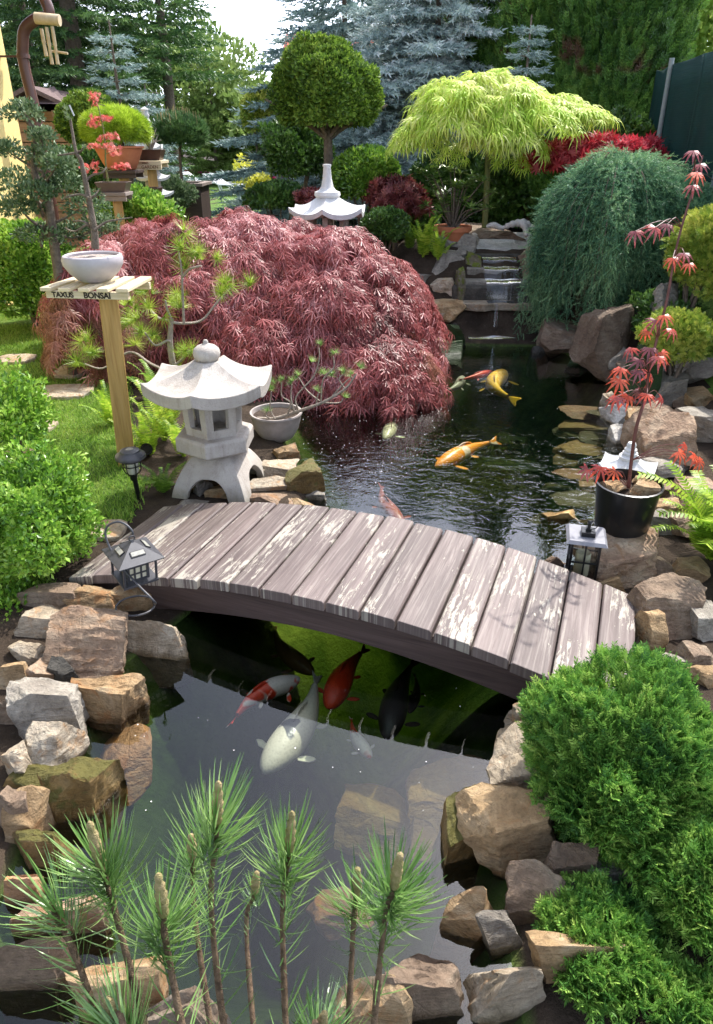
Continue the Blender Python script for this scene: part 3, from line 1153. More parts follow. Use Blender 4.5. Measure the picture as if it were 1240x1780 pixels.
for px, py, w_, h_, mt, lb, z0 in [
        (1205, 990, 74, 60, 'tan', 'tan boulder under the tips of the bright fern', .17),
        (1232, 1075, 60, 90, 'grey', 'grey boulder at the border beside the largest dark brown one', .17),
        (1142, 905, 60, 44, 'pale', 'pale stone between black pot and bright fern', .17),
        (1205, 915, 70, 60, 'brown', 'brown stone hidden under the middle of the bright fern', .17),
        (1175, 880, 60, 40, 'tan', 'tan stone behind the bright fern near the pot rim', .17),
        (1232, 1180, 60, 50, 'tan', 'tan stone at the border beyond the round juniper', .17),
        (1232, 735, 60, 70, 'grey', 'grey boulder at the very border beside the big leaning slab', .2),
        (1150, 850, 70, 40, 'brown', 'brown stone just behind the black pot rim', .17),
        (1222, 855, 90, 60, 'pink', 'pinkish boulder behind the bright fern', .2),
        (1175, 905, 80, 60, 'grey', 'grey stone in the shade of the bright fern', .17),
        (1225, 1140, 70, 50, 'brown', 'brown stone at the border behind the grey paving slab', .2),
        (1235, 690, 60, 40, 'tan', 'tan stone at the border under the golden cypress', .25),
        (1235, 620, 70, 50, 'grey', 'grey block at the border under the lower golden cypress', .35),
        (1110, 640, 50, 30, 'brown', 'small brown stone among the purple maple leaves', .2),
        (30, 1225, 60, 60, 'brown', 'brown stone at the border behind the grey granite slab', .17),
        (20, 1165, 50, 50, 'tan', 'tan stone at the border beside the small reddish stone', .2),
        (20, 1395, 50, 60, 'brown', 'dark brown stone at the border above the upright tan stone', .15),
        (100, 1158, 60, 50, 'dark', 'dark stone in the crack below the largest pinkish block', .12),
        (1010, 1560, 80, 60, 'dark', 'dark stone in the gap beside the blue grey stone', .14),
        (990, 1500, 90, 80, 'brown', 'dark brown stone hidden under the large round juniper', .15),
        (640, 1760, 140, 90, 'tan', 'tan stone at the bottom between the pine stems', .0),
        (330, 1775, 170, 90, 'brown', 'brown stone at the bottom below the pine stems', .0)]:
    rock(px, py, w_, h_, mt, lb, z0, group=G1)

G2 = 'stones under the water'
US = [
    (200, 1328, 96, 130, 'orange', 'flat orange stone under the water beside the wet olive stone', -.10, .8),
    (797, 1382, 156, 128, 'gold', 'large yellowish flat stone under the water near the bank', -.20, .8),
    (658, 1425, 140, 132, 'gold', 'brown flat stone lying deeper under the water behind pine shoots', -.27, .8),
    (742, 1480, 80, 90, 'pink', 'small pinkish stone under the water below the brown flat one', -.22, .8),
    (590, 1590, 110, 80, 'orange', 'orange submerged stone between the pine stems', -.10, .8),
    (820, 1520, 90, 110, 'grey', 'grey submerged slab beside the leaning olive slab', -.16, .8),
    (1035, 716, 96, 24, 'orange', 'topmost golden ledge stone under the water', -.06, .7),
    (1030, 742, 100, 26, 'gold', 'second golden ledge stone under the water', -.12, .7),
    (1022, 778, 96, 34, 'gold', 'broad olive gold ledge stone under the water', -.12, .7),
    (1045, 762, 60, 26, 'wet', 'dark olive ledge stone between golden ones under the water', -.10, .7),
    (1005, 826, 66, 30, 'orange', 'golden ledge stone under the water before the black pot', -.08, .7),
    (1008, 868, 76, 44, 'wet', 'olive ledge stone under the water beside the black pot', -.08, .7),
    (1060, 722, 60, 22, 'wet', 'dark olive ledge stone close under the white quartz stone', -.05, .6),
    (995, 752, 50, 26, 'wet', 'olive ledge stone reaching out farthest under the water', -.16, .6),
    (1055, 800, 64, 30, 'wet', 'olive ledge stone in the shadow of the potted maple', -.07, .6),
    (990, 800, 46, 26, 'gold', 'small golden ledge stone at the deep end of the ledges', -.16, .6),
    (1040, 845, 60, 26, 'gold', 'golden ledge stone just beside the pot under water', -.05, .6),
    (975, 850, 50, 30, 'wet', 'dim olive stone lying deep beside the ledges', -.2, .6),
    (955, 905, 60, 30, 'wet', 'olive stone under the ripples before the square lantern', -.12, .6),
    (1020, 910, 60, 30, 'gold', 'golden stone under the ripples beside the square lantern', -.04, .6),
    (895, 815, 130, 60, 'algae', 'round green algae covered stone deep in the pond near the orange koi', -.46, .5),
    (890, 770, 70, 60, 'algae', 'smaller green algae covered stone behind the round one', -.50, .5),
]
for px, py, w_, h_, mt, lb, z0, fl in US:
    rock(px, py, w_, h_, mt, lb, z0 - .02, flat=fl, group=G2, name='submerged_rock')

# stepping stones in the lawn
for i, (px, py, w_, h_, lb) in enumerate([
        (28, 629, 66, 16, 'bright stepping stone in sun near the box shrub'),
        (130, 648, 62, 24, 'rounded stepping stone under the drooping red maple'),
        (113, 686, 96, 26, 'long stepping stone in front of the wooden bonsai post'),
        (75, 748, 50, 20, 'stepping stone touching the leafy shrub branch'),
        (32, 798, 60, 22, 'stepping stone between the two leafy shrubs'),
        (192, 930, 56, 34, 'stepping stone between leafy shrub and bridge')]):
    q = P(px, py, .20)
    k = mpp(q)
    wx = w_ * k / 2
    th = math.atan2(EYE - .2, q.y)
    wy = h_ * k / math.sin(th) / 2
    r_ = random.Random(i)
    poly = []
    for j in range(9):
        a = 2 * PI * j / 9
        rr = r_.uniform(.88, 1.06)
        cx_, sy_ = math.cos(a), math.sin(a)
        poly.append((q.x + wx * rr * math.copysign(abs(cx_) ** .6, cx_), q.y + wy * rr * math.copysign(abs(sy_) ** .6, sy_)))
    o = MB().prism(poly, .15, .238).build('stepping_stone', ROCK['pale'], bev=.008)
    tag(o, lb, 'stepping stone', 'stepping stones across the lawn')
# ================================================================== bridge
BA, BANG = Vector((-.92, 3.05)), math.atan2(-.79, 2.06)
BE = Vector((math.cos(BANG), math.sin(BANG)))
BN = Vector((BE.y, -BE.x))
if BN.y > 0:
    BN = -BN
BW, BL = .66, 2.26


def bz(u):
    return .25 + .165 * (1 - ((u - 1.1) / 1.1) ** 2)


def bp(u, v, z):
    q = BA + BE * u + BN * v
    return Vector((q.x, q.y, z))


mid = bp(1.1, .33, 0)
br = thing('footbridge', Vector((mid.x, mid.y, .12)), 'small arched wooden footbridge with worn brown boards crossing the pond', 'bridge')
dk = MB()
uvs = []
r_ = random.Random(4)
pitch = .133
for i in range(17):
    u0 = -.076 + i * pitch
    u1 = u0 + pitch - r_.uniform(.005, .010)
    a, b = -.012 + r_.uniform(-.006, .006), BW + r_.uniform(-.006, .008)
    t, ch = .043, .007
    tw = r_.uniform(-.002, .002)
    n0 = len(dk.v)
    prof = [(u0, -t), (u0, -ch), (u0 + ch, 0), (u1 - ch, 0), (u1, -ch), (u1, -t)]
    um = (u0 + u1) / 2
    sl = .165 * (-2) * (um - 1.1) / 1.21
    nseg = 6
    vs, fs = [], []
    for j in range(nseg + 1):
        f = j / nseg
        v = a + (b - a) * f
        e = 0
        for (uu, zz) in prof:
            vs.append(bp(uu, v, bz(um) + sl * (uu - um) + zz + tw * (f - .5) + r_.uniform(-.0006, .0006)))
            uvs.append((v, uu + i * 3.7))
    for j in range(nseg):
        for k in range(6):
            fs.append((j * 6 + k, j * 6 + (k + 1) % 6, (j + 1) * 6 + (k + 1) % 6, (j + 1) * 6 + k))
    fs.append(tuple(reversed(range(6))))
    fs.append(tuple(nseg * 6 + k for k in range(6)))
    dk.add(vs, fs)
o = dk.build('deck', M_DECK, br)
bmw = bmesh.new()
bmw.from_mesh(o.data)
bmesh.ops.recalc_face_normals(bmw, faces=bmw.faces)
bmw.to_mesh(o.data)
bmw.free()
l = o.data.uv_layers.new(name='UVMap')
for lp in o.data.loops:
    l.data[lp.index].uv = uvs[lp.vertex_index]
md = o.modifiers.new('bevel', 'BEVEL')
md.width = .0025
md.segments = 2
for v0 in (.035, BW - .08):
    bmm = MB()
    ns = 26
    vs, fs = [], []
    for j in range(ns + 1):
        u = -.04 + (BL - .07) * j / ns
        zt = bz(u) - .046
        zb = zt - .125 - .02 * abs(u - 1.1)
        vs += [bp(u, v0, zt), bp(u, v0 + .045, zt), bp(u, v0 + .045, zb), bp(u, v0, zb)]
    for j in range(ns):
        for k in range(4):
            fs.append((j * 4 + k, j * 4 + (k + 1) % 4, (j + 1) * 4 + (k + 1) % 4, (j + 1) * 4 + k))
    fs += [(3, 2, 1, 0), (ns * 4, ns * 4 + 1, ns * 4 + 2, ns * 4 + 3)]
    o = bmm.add(vs, fs).build('side_beam', M_BEAM, br, bev=.003)
    add_uv(o, (BE.x, BE.y, 0), (0, 0, 1), v0)

bmm = MB()  # board added under the deck, keeps sky out of the reflected plank gaps
vs, fs = [], []
for j in range(ns + 1):
    u = -.02 + (BL - .11) * j / ns
    zt = bz(u) - .047
    vs += [bp(u, .082, zt), bp(u, BW - .082, zt), bp(u, BW - .082, zt - .02), bp(u, .082, zt - .02)]
for j in range(ns):
    for k in range(4):
        fs.append((j * 4 + k, j * 4 + (k + 1) % 4, (j + 1) * 4 + (k + 1) % 4, (j + 1) * 4 + k))
fs += [(3, 2, 1, 0), (ns * 4, ns * 4 + 1, ns * 4 + 2, ns * 4 + 3)]
o = bmm.add(vs, fs).build('added_gap_board', M_BEAM, br)
add_uv(o, (BE.x, BE.y, 0), (BN.x, BN.y, 0), 0)

# ================================================================== snow lantern by the bridge
LC = Vector((-.745, 3.40, .17))
sl_ = thing('stone_lantern', LC, 'large pale stone lantern with six sided roof standing beside the bridge', 'lantern')


def lx(x, y, z, yaw=0.0):
    c, s = math.cos(yaw), math.sin(yaw)
    return (LC.x + x * c - y * s, LC.y + x * s + y * c, z)


def hexroof(mb, c, r, z_e, z_t, thick, a0, seg=6, up=.035, rt=.06, n=10, m=8, curve=2.2):
    """concave polygonal roof with lifted corners"""
    vs, fs = [], []
    ring = seg * m
    for i in range(n + 1):
        f = i / n                      # 0 top, 1 eave
        for j in range(ring):
            k, t = divmod(j, m)
            t /= m
            A, B = a0 + 2 * PI * k / seg, a0 + 2 * PI * (k + 1) / seg
            rr = rt + (r - rt) * f
            x = rr * (math.cos(A) * (1 - t) + math.cos(B) * t)
            y = rr * (math.sin(A) * (1 - t) + math.sin(B) * t)
            edge = abs(2 * t - 1)      # 1 at corners
            z = z_e + (z_t - z_e) * (1 - f) ** curve + up * (edge ** 2.4) * f ** 2.5 + .012 * edge ** 4 * math.sin(f * PI)
            vs.append((c[0] + x, c[1] + y, z))
    for j in range(ring):
        x, y, z = vs[n * ring + j]
        vs.append((c[0] + (x - c[0]) * .985, c[1] + (y - c[1]) * .985, z - thick))
    for j in range(ring):
        vs.append((c[0] + (vs[n * ring + j][0] - c[0]) * .3, c[1] + (vs[n * ring + j][1] - c[1]) * .3, z_e - thick * .75))
    for i in range(n + 2):
        for j in range(ring):
            k = (j + 1) % ring
            fs.append((i * ring + j, (i + 1) * ring + j, (i + 1) * ring + k, i * ring + k))
    fs.append(tuple(range(ring)))
    fs.append(tuple(reversed(range((n + 2) * ring, (n + 3) * ring))))
    return mb.add(vs, fs)


a0 = R(-93)
mb = hexroof(MB(), (LC.x - .01, LC.y), .345, .80, .905, .066, a0, up=.035, rt=.075)
mb.build('roof', M_CONC, sl_, bev=.004, smooth=28)
prof = [(.0, .0), (.045, .0), (.052, .006), (.064, .022), (.069, .042), (.063, .064), (.045, .080), (.022, .088), (.013, .093), (.013, .102), (.009, .110), (.0, .113)]
MB().lathe(prof, 24, (LC.x - .01, LC.y, .898), close=False).build('finial', M_CONC, sl_, smooth=40)
# fire box: six posts, sills and lintels with window openings
fb = MB()
c0 = Vector((LC.x - .005, LC.y))
rb, zb0, zb1 = .150, .525, .742
ctop, cbot = 1.0, .92
for k in range(6):
    A, B = a0 + 2 * PI * k / 6, a0 + 2 * PI * (k + 1) / 6
    pa, pb = Vector((math.cos(A), math.sin(A))) * rb, Vector((math.cos(B), math.sin(B))) * rb

    def quadwall(t0, t1, z0, z1, th=.03):
        q = []
        for rr in (1.0, 1 - th / rb):
            for t, z in ((t0, z0), (t1, z0), (t1, z1), (t0, z1)):
                v = (pa * (1 - t) + pb * t) * rr * (1.0 + .10 * (z - zb0) / (zb1 - zb0))
                q.append((c0.x + v.x, c0.y + v.y, z))
        fb.add(q, [(0, 1, 2, 3), (7, 6, 5, 4), (0, 4, 5, 1), (1, 5, 6, 2), (2, 6, 7, 3), (3, 7, 4, 0)])
    quadwall(0, 1, zb0, zb0 + .045)
    quadwall(0, 1, zb1 - .035, zb1)
    if math.sin((A + B) / 2) > .2:
        quadwall(0, 1, zb0 + .045, zb1 - .035)
        continue
    quadwall(0, .24, zb0 + .045, zb1 - .035)
    quadwall(.76, 1, zb0 + .045, zb1 - .035)
fb.build('fire_box', M_CONC, sl_)
mb = MB().lathe([(.0, .385), (.10, .385), (.135, .405), (.165, .437), (.205, .437), (.213, .445), (.213, .512), (.200, .526), (.0, .526)], 6, (c0.x, c0.y, 0), a0, close=False)
mb.build('platform', M_CONC, sl_, bev=.005, smooth=20)
# arched base, four panels
yaw = R(-9)
bs = MB()
zt, zb = .425, .155
for k in range(4):
    nu, nv = 26, 12
    vs, fs = [], []
    for i in range(nu + 1):
        u = -1 + 2 * i / nu
        u = math.copysign(abs(u) ** .8, u)
        ow = .60
        arch = 0.0
        if abs(u) < ow - 1e-6:
            arch = .60 * (1 - (abs(u) / ow) ** 3.2) ** .45
        for j in range(nv + 1):
            f = arch + (1 - arch) * j / nv         # 0 bottom, 1 top
            hs = .080 + .125 * math.cos(f * PI / 2) ** .75 if f < 1 else .08
            z = zb + (zt - zb) * f
            bow = .018 * (1 - u * u)
            p = Vector((u * hs, -(hs + bow), 0))
            p.rotate(Matrix.Rotation(k * PI / 2 + yaw, 3, 'Z'))
            vs.append((LC.x + .0 + p.x, LC.y + p.y, z))
    for i in range(nu):
        for j in range(nv):
            a = i * (nv + 1) + j
            fs.append((a, a + nv + 1, a + nv + 2, a + 1))
    bs.add(vs, fs)
o = bs.build('arched_base', M_CONC, sl_)
bmw = bmesh.new()
bmw.from_mesh(o.data)
bmesh.ops.remove_doubles(bmw, verts=bmw.verts, dist=.0015)
bmesh.ops.recalc_face_normals(bmw, faces=bmw.faces)
bmw.to_mesh(o.data)
bmw.free()
o.data.polygons.foreach_set('use_smooth', [True] * len(o.data.polygons))
o.data.set_sharp_from_angle(angle=R(50))
md = o.modifiers.new('solid', 'SOLIDIFY')
md.thickness = .036
md.offset = -1
md = o.modifiers.new('bevel', 'BEVEL')
md.width = .005
md.segments = 2
md.limit_method = 'ANGLE'

# ================================================================== white lantern behind the red maple
q = PY(570, 372, 7.35)
kk = mpp(q)
L2 = Vector((q.x, q.y, .18))
l2 = thing('stone_lantern', L2, 'white stone lantern with tall spire finial rising behind the red maple mound', 'lantern')
ze = q.z + .02
hexroof(MB(), (L2.x, L2.y), 66 * kk * 1.1, ze, ze + .15, .05, R(-95), up=.06, rt=.10, curve=1.7).build('roof', M_WHITE, l2, bev=.004, smooth=28)
MB().lathe([(0, 0), (.115, 0), (.13, .02), (.125, .05), (.085, .065), (.06, .10), (.045, .17), (.036, .27), (.042, .285), (.040, .30), (0, .302)], 20, (L2.x, L2.y, ze + .135), close=False).build('finial', M_WHITE, l2, smooth=40)
fb = MB()
for k in range(6):
    a = R(-95) + 2 * PI * k / 6
    fb.box(L2.x + .19 * math.cos(a), L2.y + .19 * math.sin(a), ze - .17, .055, .055, .27, Matrix.Rotation(a, 3, 'Z'))
fb.lathe([(0, -.04), (.24, -.04), (.24, .02), (0, .02)], 6, (L2.x, L2.y, ze - .31), R(-95), close=False)
fb.build('fire_box', M_CONC, l2, bev=.003)
MB().lathe([(0, 0), (.22, 0), (.20, .1), (.12, .2), (.11, .5), (.2, ze - .56), (.24, ze - .52), (0, ze - .52)], 6, (L2.x, L2.y, .17), R(-95), close=False).build('pedestal', M_CONC, l2)


# small white pagoda behind the black pot
q = PY(1092, 808, 3.25)
L3 = Vector((q.x, q.y, .20))
l3 = thing('garden_pagoda', L3, 'small bright white pagoda ornament half hidden behind the black plant pot', 'ornament')
hexroof(MB(), (L3.x, L3.y), .155, q.z - .01, q.z + .045, .03, R(-60), up=.025, rt=.04).build('roof', M_WHITE, l3, bev=.002, smooth=30)
MB().lathe([(0, 0), (.05, 0), (.052, .015), (.036, .022), (.038, .036), (.03, .042), (.031, .055), (.022, .064), (.024, .078), (.018, .09), (0, .095)], 18, (L3.x, L3.y, q.z + .035), close=False).build('finial', M_WHITE, l3, smooth=40)
MB().lathe([(0, 0), (.11, 0), (.10, .05), (.06, .08), (.06, q.z - .25), (0, q.z - .25)], 6, (L3.x, L3.y, .2), R(-60), close=False).build('pedestal', M_WHITE, l3)

# tall white pagoda among the bonsai stands
q0 = PY(245, 196, 9.2)
q1 = PY(282, 350, 9.2)
kk = mpp(q0)
L4 = Vector((PY(270, 350, 9.2).x, 9.2, .18))
l4 = thing('garden_pagoda', L4, 'tall white stone pagoda with stacked roofs behind the bonsai stands', 'ornament')


def zat(py, Y):
    return PY(500, py, Y).z


for py, wpx in ((252, 46), (278, 50), (305, 56), (333, 62)):
    z = zat(py, 9.2)
    hexroof(MB(), (L4.x, L4.y), wpx * .5 * kk * 1.15, z - .03, z + .07, .03, R(-82), seg=4 if wpx > 50 else 6, up=.04, rt=.06, n=6, m=6).build('roof', M_WHITE, l4, smooth=30)
zt = zat(190, 9.2)
zl = zat(345, 9.2)
MB().lathe([(0, zl - .5), (.22, zl - .5), (.20, zl - .1), (.10, zl), (.09, zat(255, 9.2)), (0, zat(255, 9.2))], 12, (L4.x, L4.y, 0), close=False).build('body', M_CONC, l4, smooth=40)
pr = [(0, zat(252, 9.2))]
for j in range(12):
    f = j / 11
    z = zat(246, 9.2) + (zt - zat(246, 9.2)) * f
    pr.append(((.075 if j % 2 else .05) * (1 - .35 * f), z))
pr.append((0, zt + .03))
MB().lathe(pr, 14, (L4.x, L4.y, 0), close=False).build('spire', M_WHITE, l4, smooth=60)

# ================================================================== hanging lantern on a ring hook
rb = P(236, 1058, .27)
k = mpp(rb)
hk = thing('lantern_hook', rb, 'black wire hook with ring foot holding the hanging lantern over the rocks', 'hook')
pts = []
for i in range(21):
    a = R(20) - 2 * PI * i / 21 * .96
    pts.append((rb.x + .072 * math.cos(a), rb.y + .060 * math.sin(a), rb.z + .008 + .0015 * i / 3))
e = Vector(pts[0])
pts = list(reversed(pts))
px_path = [(268, 1045, 2.10), (232, 1008, 2.16), (200, 968, 2.22), (184, 932, 2.26), (188, 914, 2.27), (206, 907, 2.27), (222, 914, 2.26), (231, 925, 2.25), (230, 932, 2.25)]
rise = [PY(x, y, yy) for x, y, yy in px_path]
pts2 = spline([e] + rise, 5)
MB().tube(spline(pts, 2) + pts2[1:], .0042, 8).build('rod', M_BLACK, hk, smooth=60)
top = PY(229, 931, 2.24)
lan = thing('hanging_lantern', Vector((top.x, top.y, top.z - .2)), 'black hanging solar lantern with pyramid roof and small window grid over the rocks', 'lantern')
kk = mpp(top)
yw = R(38)
rot = Matrix.Rotation(yw, 4, 'Z')
ox, oy, oz = top.x, top.y, top.z
TM = Matrix.Translation((ox, oy, oz)) @ Matrix.Rotation(R(4), 4, 'Y') @ rot
r0 = .088
mb = MB(TM)
zr, za = -.078, -.022
mb.add([(-r0, -r0, zr), (r0, -r0, zr), (r0, r0, zr), (-r0, r0, zr), (0, 0, za), (-r0, -r0, zr - .004), (r0, -r0, zr - .004), (r0, r0, zr - .004), (-r0, r0, zr - .004)],
       [(0, 1, 4), (1, 2, 4), (2, 3, 4), (3, 0, 4), (1, 0, 5, 6), (2, 1, 6, 7), (3, 2, 7, 8), (0, 3, 8, 5), (5, 8, 7, 6)])
rf = mb.build('roof', M_BLACK, lan)
mb = MB(TM)
mb.tube([(0.011 * math.cos(a), 0, -.012 + .011 * math.sin(a)) for a in [2 * PI * i / 12 for i in range(13)]], .0025, 6)
mb.lathe([(0, 0), (.009, 0), (.006, .006), (0, .007)], 10, (0, 0, -.028), close=False)
mb.build('hanging_loop', M_BLACK, lan, smooth=50)
for s in range(4):
    Ms = TM @ Matrix.Rotation(s * PI / 2, 4, 'Z')
    sl = math.atan2(za - zr, r0)
    Ts = Ms @ Matrix.Translation((0, -r0 * .56, zr + (za - zr) * .44 + .001)) @ Matrix.Rotation(sl, 4, 'X')
    m1 = MB(Ts)
    m1.box(0, 0, .001, .056, .024, .003)
    m1.build('solar_panel_rim', M_PLAST, rf)
    m2 = MB(Ts)
    m2.box(0, 0, .003, .050, .018, .002)
    m2.build('solar_panel', M_SOLAR, rf)
mb = MB(TM)
for sx in (-1, 1):
    for sy in (-1, 1):
        mb.box(sx * .062, sy * .062, (zr - .176) / 2 - .0, .008, .008, .176 + zr)
mb.box(0, 0, -.181, .136, .136, .010)
mb.build('frame', M_BLACK, lan, bev=.001)
mb = MB(TM)
mb.box(0, 0, -.132, .070, .070, .086)
mb.build('window_panes', M_GLASSY, lan)
mb = MB(TM)
for s in range(4):
    Rm = Matrix.Rotation(s * PI / 2, 3, 'Z')
    for t in (-.038, -.0125, .0125, .038):
        v = Rm @ Vector((t, -.0375, 0))
        mb.box(v.x, v.y, -.132, .006 if abs(t) < .03 else .009, .006 if abs(t) < .03 else .009, .092)
    for z in (-.174, -.147, -.117, -.090):
        v = Rm @ Vector((0, -.0375, 0))
        sx, sy = (.078, .005) if s % 2 == 0 else (.005, .078)
        mb.box(v.x, v.y, z, sx, sy, .005)
mb.build('window_grid', M_BLACK, lan)

# ================================================================== square lantern beyond the bridge
q = P(1008, 1002, .21)
sq = thing('square_lantern', q, 'black square candle lantern with grey flat roof at the far side of the bridge', 'lantern')
k = mpp(q)
TM = Matrix.Translation(q) @ Matrix.Rotation(R(-14), 4, 'Z')
hb = .198
mb = MB(TM)
hw = .055
for sx in (-1, 1):
    for sy in (-1, 1):
        mb.box(sx * hw, sy * hw, hb / 2, .010, .010, hb)
mb.box(0, 0, .006, .13, .13, .012)
for s in range(4):
    Rm = Matrix.Rotation(s * PI / 2, 3, 'Z')
    v = Rm @ Vector((0, -hw, 0))
    mb.box(v.x, v.y, hb * .52, .007, .007, hb)
    sx, sy = (.11, .007) if s % 2 == 0 else (.007, .11)
    mb.box(v.x, v.y, hb * .52, sx, sy, .007)
    mb.box(v.x, v.y, hb - .004, sx, sy, .010)
mb.build('frame', M_PLAST, sq, bev=.001)
m_, nt = newmat('clear_pane')
gl_ = N(nt, 'BsdfGlossy', Roughness=.05)
fr_ = N(nt, 'Fresnel', IOR=1.45)
out(nt, N(nt, 'MixShader', Fac=fr_.outputs[0], I1=N(nt, 'BsdfTransparent', Color=(.9, .92, .92, 1)).outputs[0], I2=gl_.outputs[0]).outputs[0])
M_PANE = m_
mb = MB(TM)
for s in range(4):
    Rm = Matrix.Rotation(s * PI / 2, 3, 'Z')
    v = Rm @ Vector((0, -hw + .004, 0))
    sx, sy = (.104, .002) if s % 2 == 0 else (.002, .104)
    mb.box(v.x, v.y, hb * .5, sx, sy, hb - .02)
mb.build('glass_panes', M_PANE, sq)
MB(TM).lathe([(0, 0), (.030, 0), (.032, .01), (.032, .105), (.028, .112), (.012, .106), (0, .106)], 20, (0, 0, .012), close=False).build('candle', M_CANDLE, sq, smooth=50)
mb = MB(TM)
zt = hb + .002
mb.add([(-.082, -.082, zt), (.082, -.082, zt), (.082, .082, zt), (-.082, .082, zt), (-.070, -.070, zt + .014), (.070, -.070, zt + .014), (.070, .070, zt + .014), (-.070, .070, zt + .014)],
       [(3, 2, 1, 0), (4, 5, 6, 7), (0, 1, 5, 4), (1, 2, 6, 5), (2, 3, 7, 6), (3, 0, 4, 7)])
rf = mb.build('roof', simple('grey_metal_roof', (.15, .15, .17), (.19, .19, .21), 30, .5, .1, .001), sq, bev=.0015)
mb = MB(TM)
mb.box(.004, -.005, zt + .0245, .055, .055, .020)
mb.box(.004, -.005, zt + .040, .022, .022, .012)
mb.lathe([(0, 0), (.007, 0), (.007, .022), (.011, .026), (.005, .034), (0, .034)], 12, (.004, -.005, zt + .045), close=False)
mb.build('cap', M_PLAST, rf, bev=.001)
mb = MB(TM)
mb.tube([(.004 + .032 * math.sin(a), -.005, zt + .046 + .034 * math.cos(a) * .6 + .012) for a in [R(-20) + R(200) * i / 12 for i in range(13)]], .002, 6)
mb.build('handle', M_PLAST, sq, smooth=60)

# ================================================================== solar stake lamp
q = P(246, 874, .18)
stk = thing('solar_lamp', q, 'black round solar stake lamp in the grass beside the wooden post', 'lamp')
k = mpp(q)
C_ = (q.x - .02, q.y, 0)
zc = PY(237, 792, q.y).z
MB().lathe([(0, .035), (.030, .036), (.048, .030), (.050, .022), (.056, .018), (.074, .006), (.077, -.002), (.077, -.010), (.060, -.012), (0, -.012)], 32, (C_[0], C_[1], zc), close=False).build('cap', M_BLACK, stk, smooth=35)
MB().lathe([(0, .0365), (.020, .037), (0, .0375)], 20, (C_[0], C_[1], zc), close=False).build('solar_cell', M_SOLAR, stk)
cg = MB()
for kk_ in range(6):
    a = 2 * PI * kk_ / 6 + .2
    pr = [(.044, -.012), (.044, -.075), (.036, -.095), (.016, -.108)]
    cg.tube([(C_[0] + r0 * math.cos(a), C_[1] + r0 * math.sin(a), zc + zz) for r0, zz in pr], .0032, 6)
for zz in (-.028, -.052):
    cg.tube([(C_[0] + .044 * math.cos(a), C_[1] + .044 * math.sin(a), zc + zz) for a in [2 * PI * i / 20 for i in range(21)]], .0028, 6)
cg.build('cage', M_PLAST, stk, smooth=60)
MB().lathe([(0, -.012), (.034, -.012), (.034, -.082), (.024, -.098), (0, -.1)], 20, (C_[0], C_[1], zc), close=False).build('glass_jar', simple('frosted_jar', (.42, .42, .34), (.5, .5, .42), 20, .15, .1, .001, .6), stk, smooth=40)
MB().tube([(C_[0], C_[1], zc - .10), (C_[0], C_[1], zc - .135), (C_[0] + .004, C_[1], zc - .14), (q.x, q.y, .10)], [.022, .017, .013, .010], 12).build('stake', M_PLAST, stk, smooth=50)
# a little dark spotlight behind the post
q = P(252, 783, .26)
spt = thing('garden_spotlight', q, 'small black garden spotlight standing just behind the wooden post', 'lamp')
MB(Matrix.Translation(q) @ Matrix.Rotation(R(55), 4, 'X') @ Matrix.Rotation(R(30), 4, 'Y')).lathe([(0, -.05), (.02, -.05), (.024, -.02), (.034, .03), (.036, .045), (.03, .045), (.028, .035), (0, .034)], 20, close=False).build('head', M_PLAST, spt, smooth=40)
MB().tube([(q.x, q.y, q.z - .02), (q.x, q.y, .15)], .007, 8).build('stake', M_PLAST, spt, smooth=50)


# ================================================================== bonsai stands
def text(name, body, loc, rot, size, mat, parent, ext=.0012, bold=.0):
    cu = bpy.data.curves.new(name, 'FONT')
    cu.body = body
    cu.size = size
    cu.extrude = ext
    cu.offset = bold
    cu.align_x = 'CENTER'
    cu.align_y = 'CENTER'
    t = bpy.data.objects.new(name, cu)
    COL.objects.link(t)
    dg = bpy.context.evaluated_depsgraph_get()
    me = bpy.data.meshes.new_from_object(t.evaluated_get(dg))
    bpy.data.objects.remove(t)
    org = chain_loc(parent)
    Mx = Matrix.Translation(Vector(loc) - org) @ rot
    me.transform(Mx)
    o = bpy.data.objects.new(name, me)
    COL.objects.link(o)
    o.parent = parent
    me.materials.clear()
    me.materials.append(mat)
    return o


M_INK = simple('burnt_black_lettering', (.02, .015, .012), (.03, .02, .015), 30, .8, .1, .001)
M_BRN = simple('burnt_brown_lettering', (.12, .05, .02), (.16, .07, .03), 30, .8, .1, .001)

# front stand: TAXUS BONSAI
base = P(222, 822, .16)
TZ = 1.235
topq = Vector((PY(186, 500, base.y).x, base.y, TZ))
st = thing('bonsai_stand', Vector((base.x, base.y, .14)), 'wooden post stand with slatted top reading TAXUS BONSAI beside the stone lantern', 'stand')
w2 = .047
yw = R(20)
ps = MB()
vs = []
for (cx_, cy_, cz_) in ((base.x, base.y, .10), (topq.x, topq.y, TZ - .045)):
    for a, b in ((-1, -1), (1, -1), (1, 1), (-1, 1)):
        v = Vector((a * w2, b * w2, 0))
        v.rotate(Matrix.Rotation(yw, 3, 'Z'))
        vs.append((cx_ + v.x, cy_ + v.y, cz_))
ps.add(vs, [(3, 2, 1, 0), (4, 5, 6, 7), (0, 1, 5, 4), (1, 2, 6, 5), (2, 3, 7, 6), (3, 0, 4, 7)])
o = ps.build('post', M_POST, st, bev=.006)
add_uv(o, (0, 0, 1), (1, 0, 0))
yb = R(-7)
TB = Matrix.Translation((topq.x - .03, topq.y, TZ)) @ Matrix.Rotation(yb, 4, 'Z')
rl = MB(TB)
for y in (-.15, .12):
    rl.box(0, y, -.022, .43, .022, .036)
o = rl.build('rail', M_BOARD, st, bev=.002)
add_uv(o, (1, 0, 0), (0, 0, 1))
tp = MB(TB)
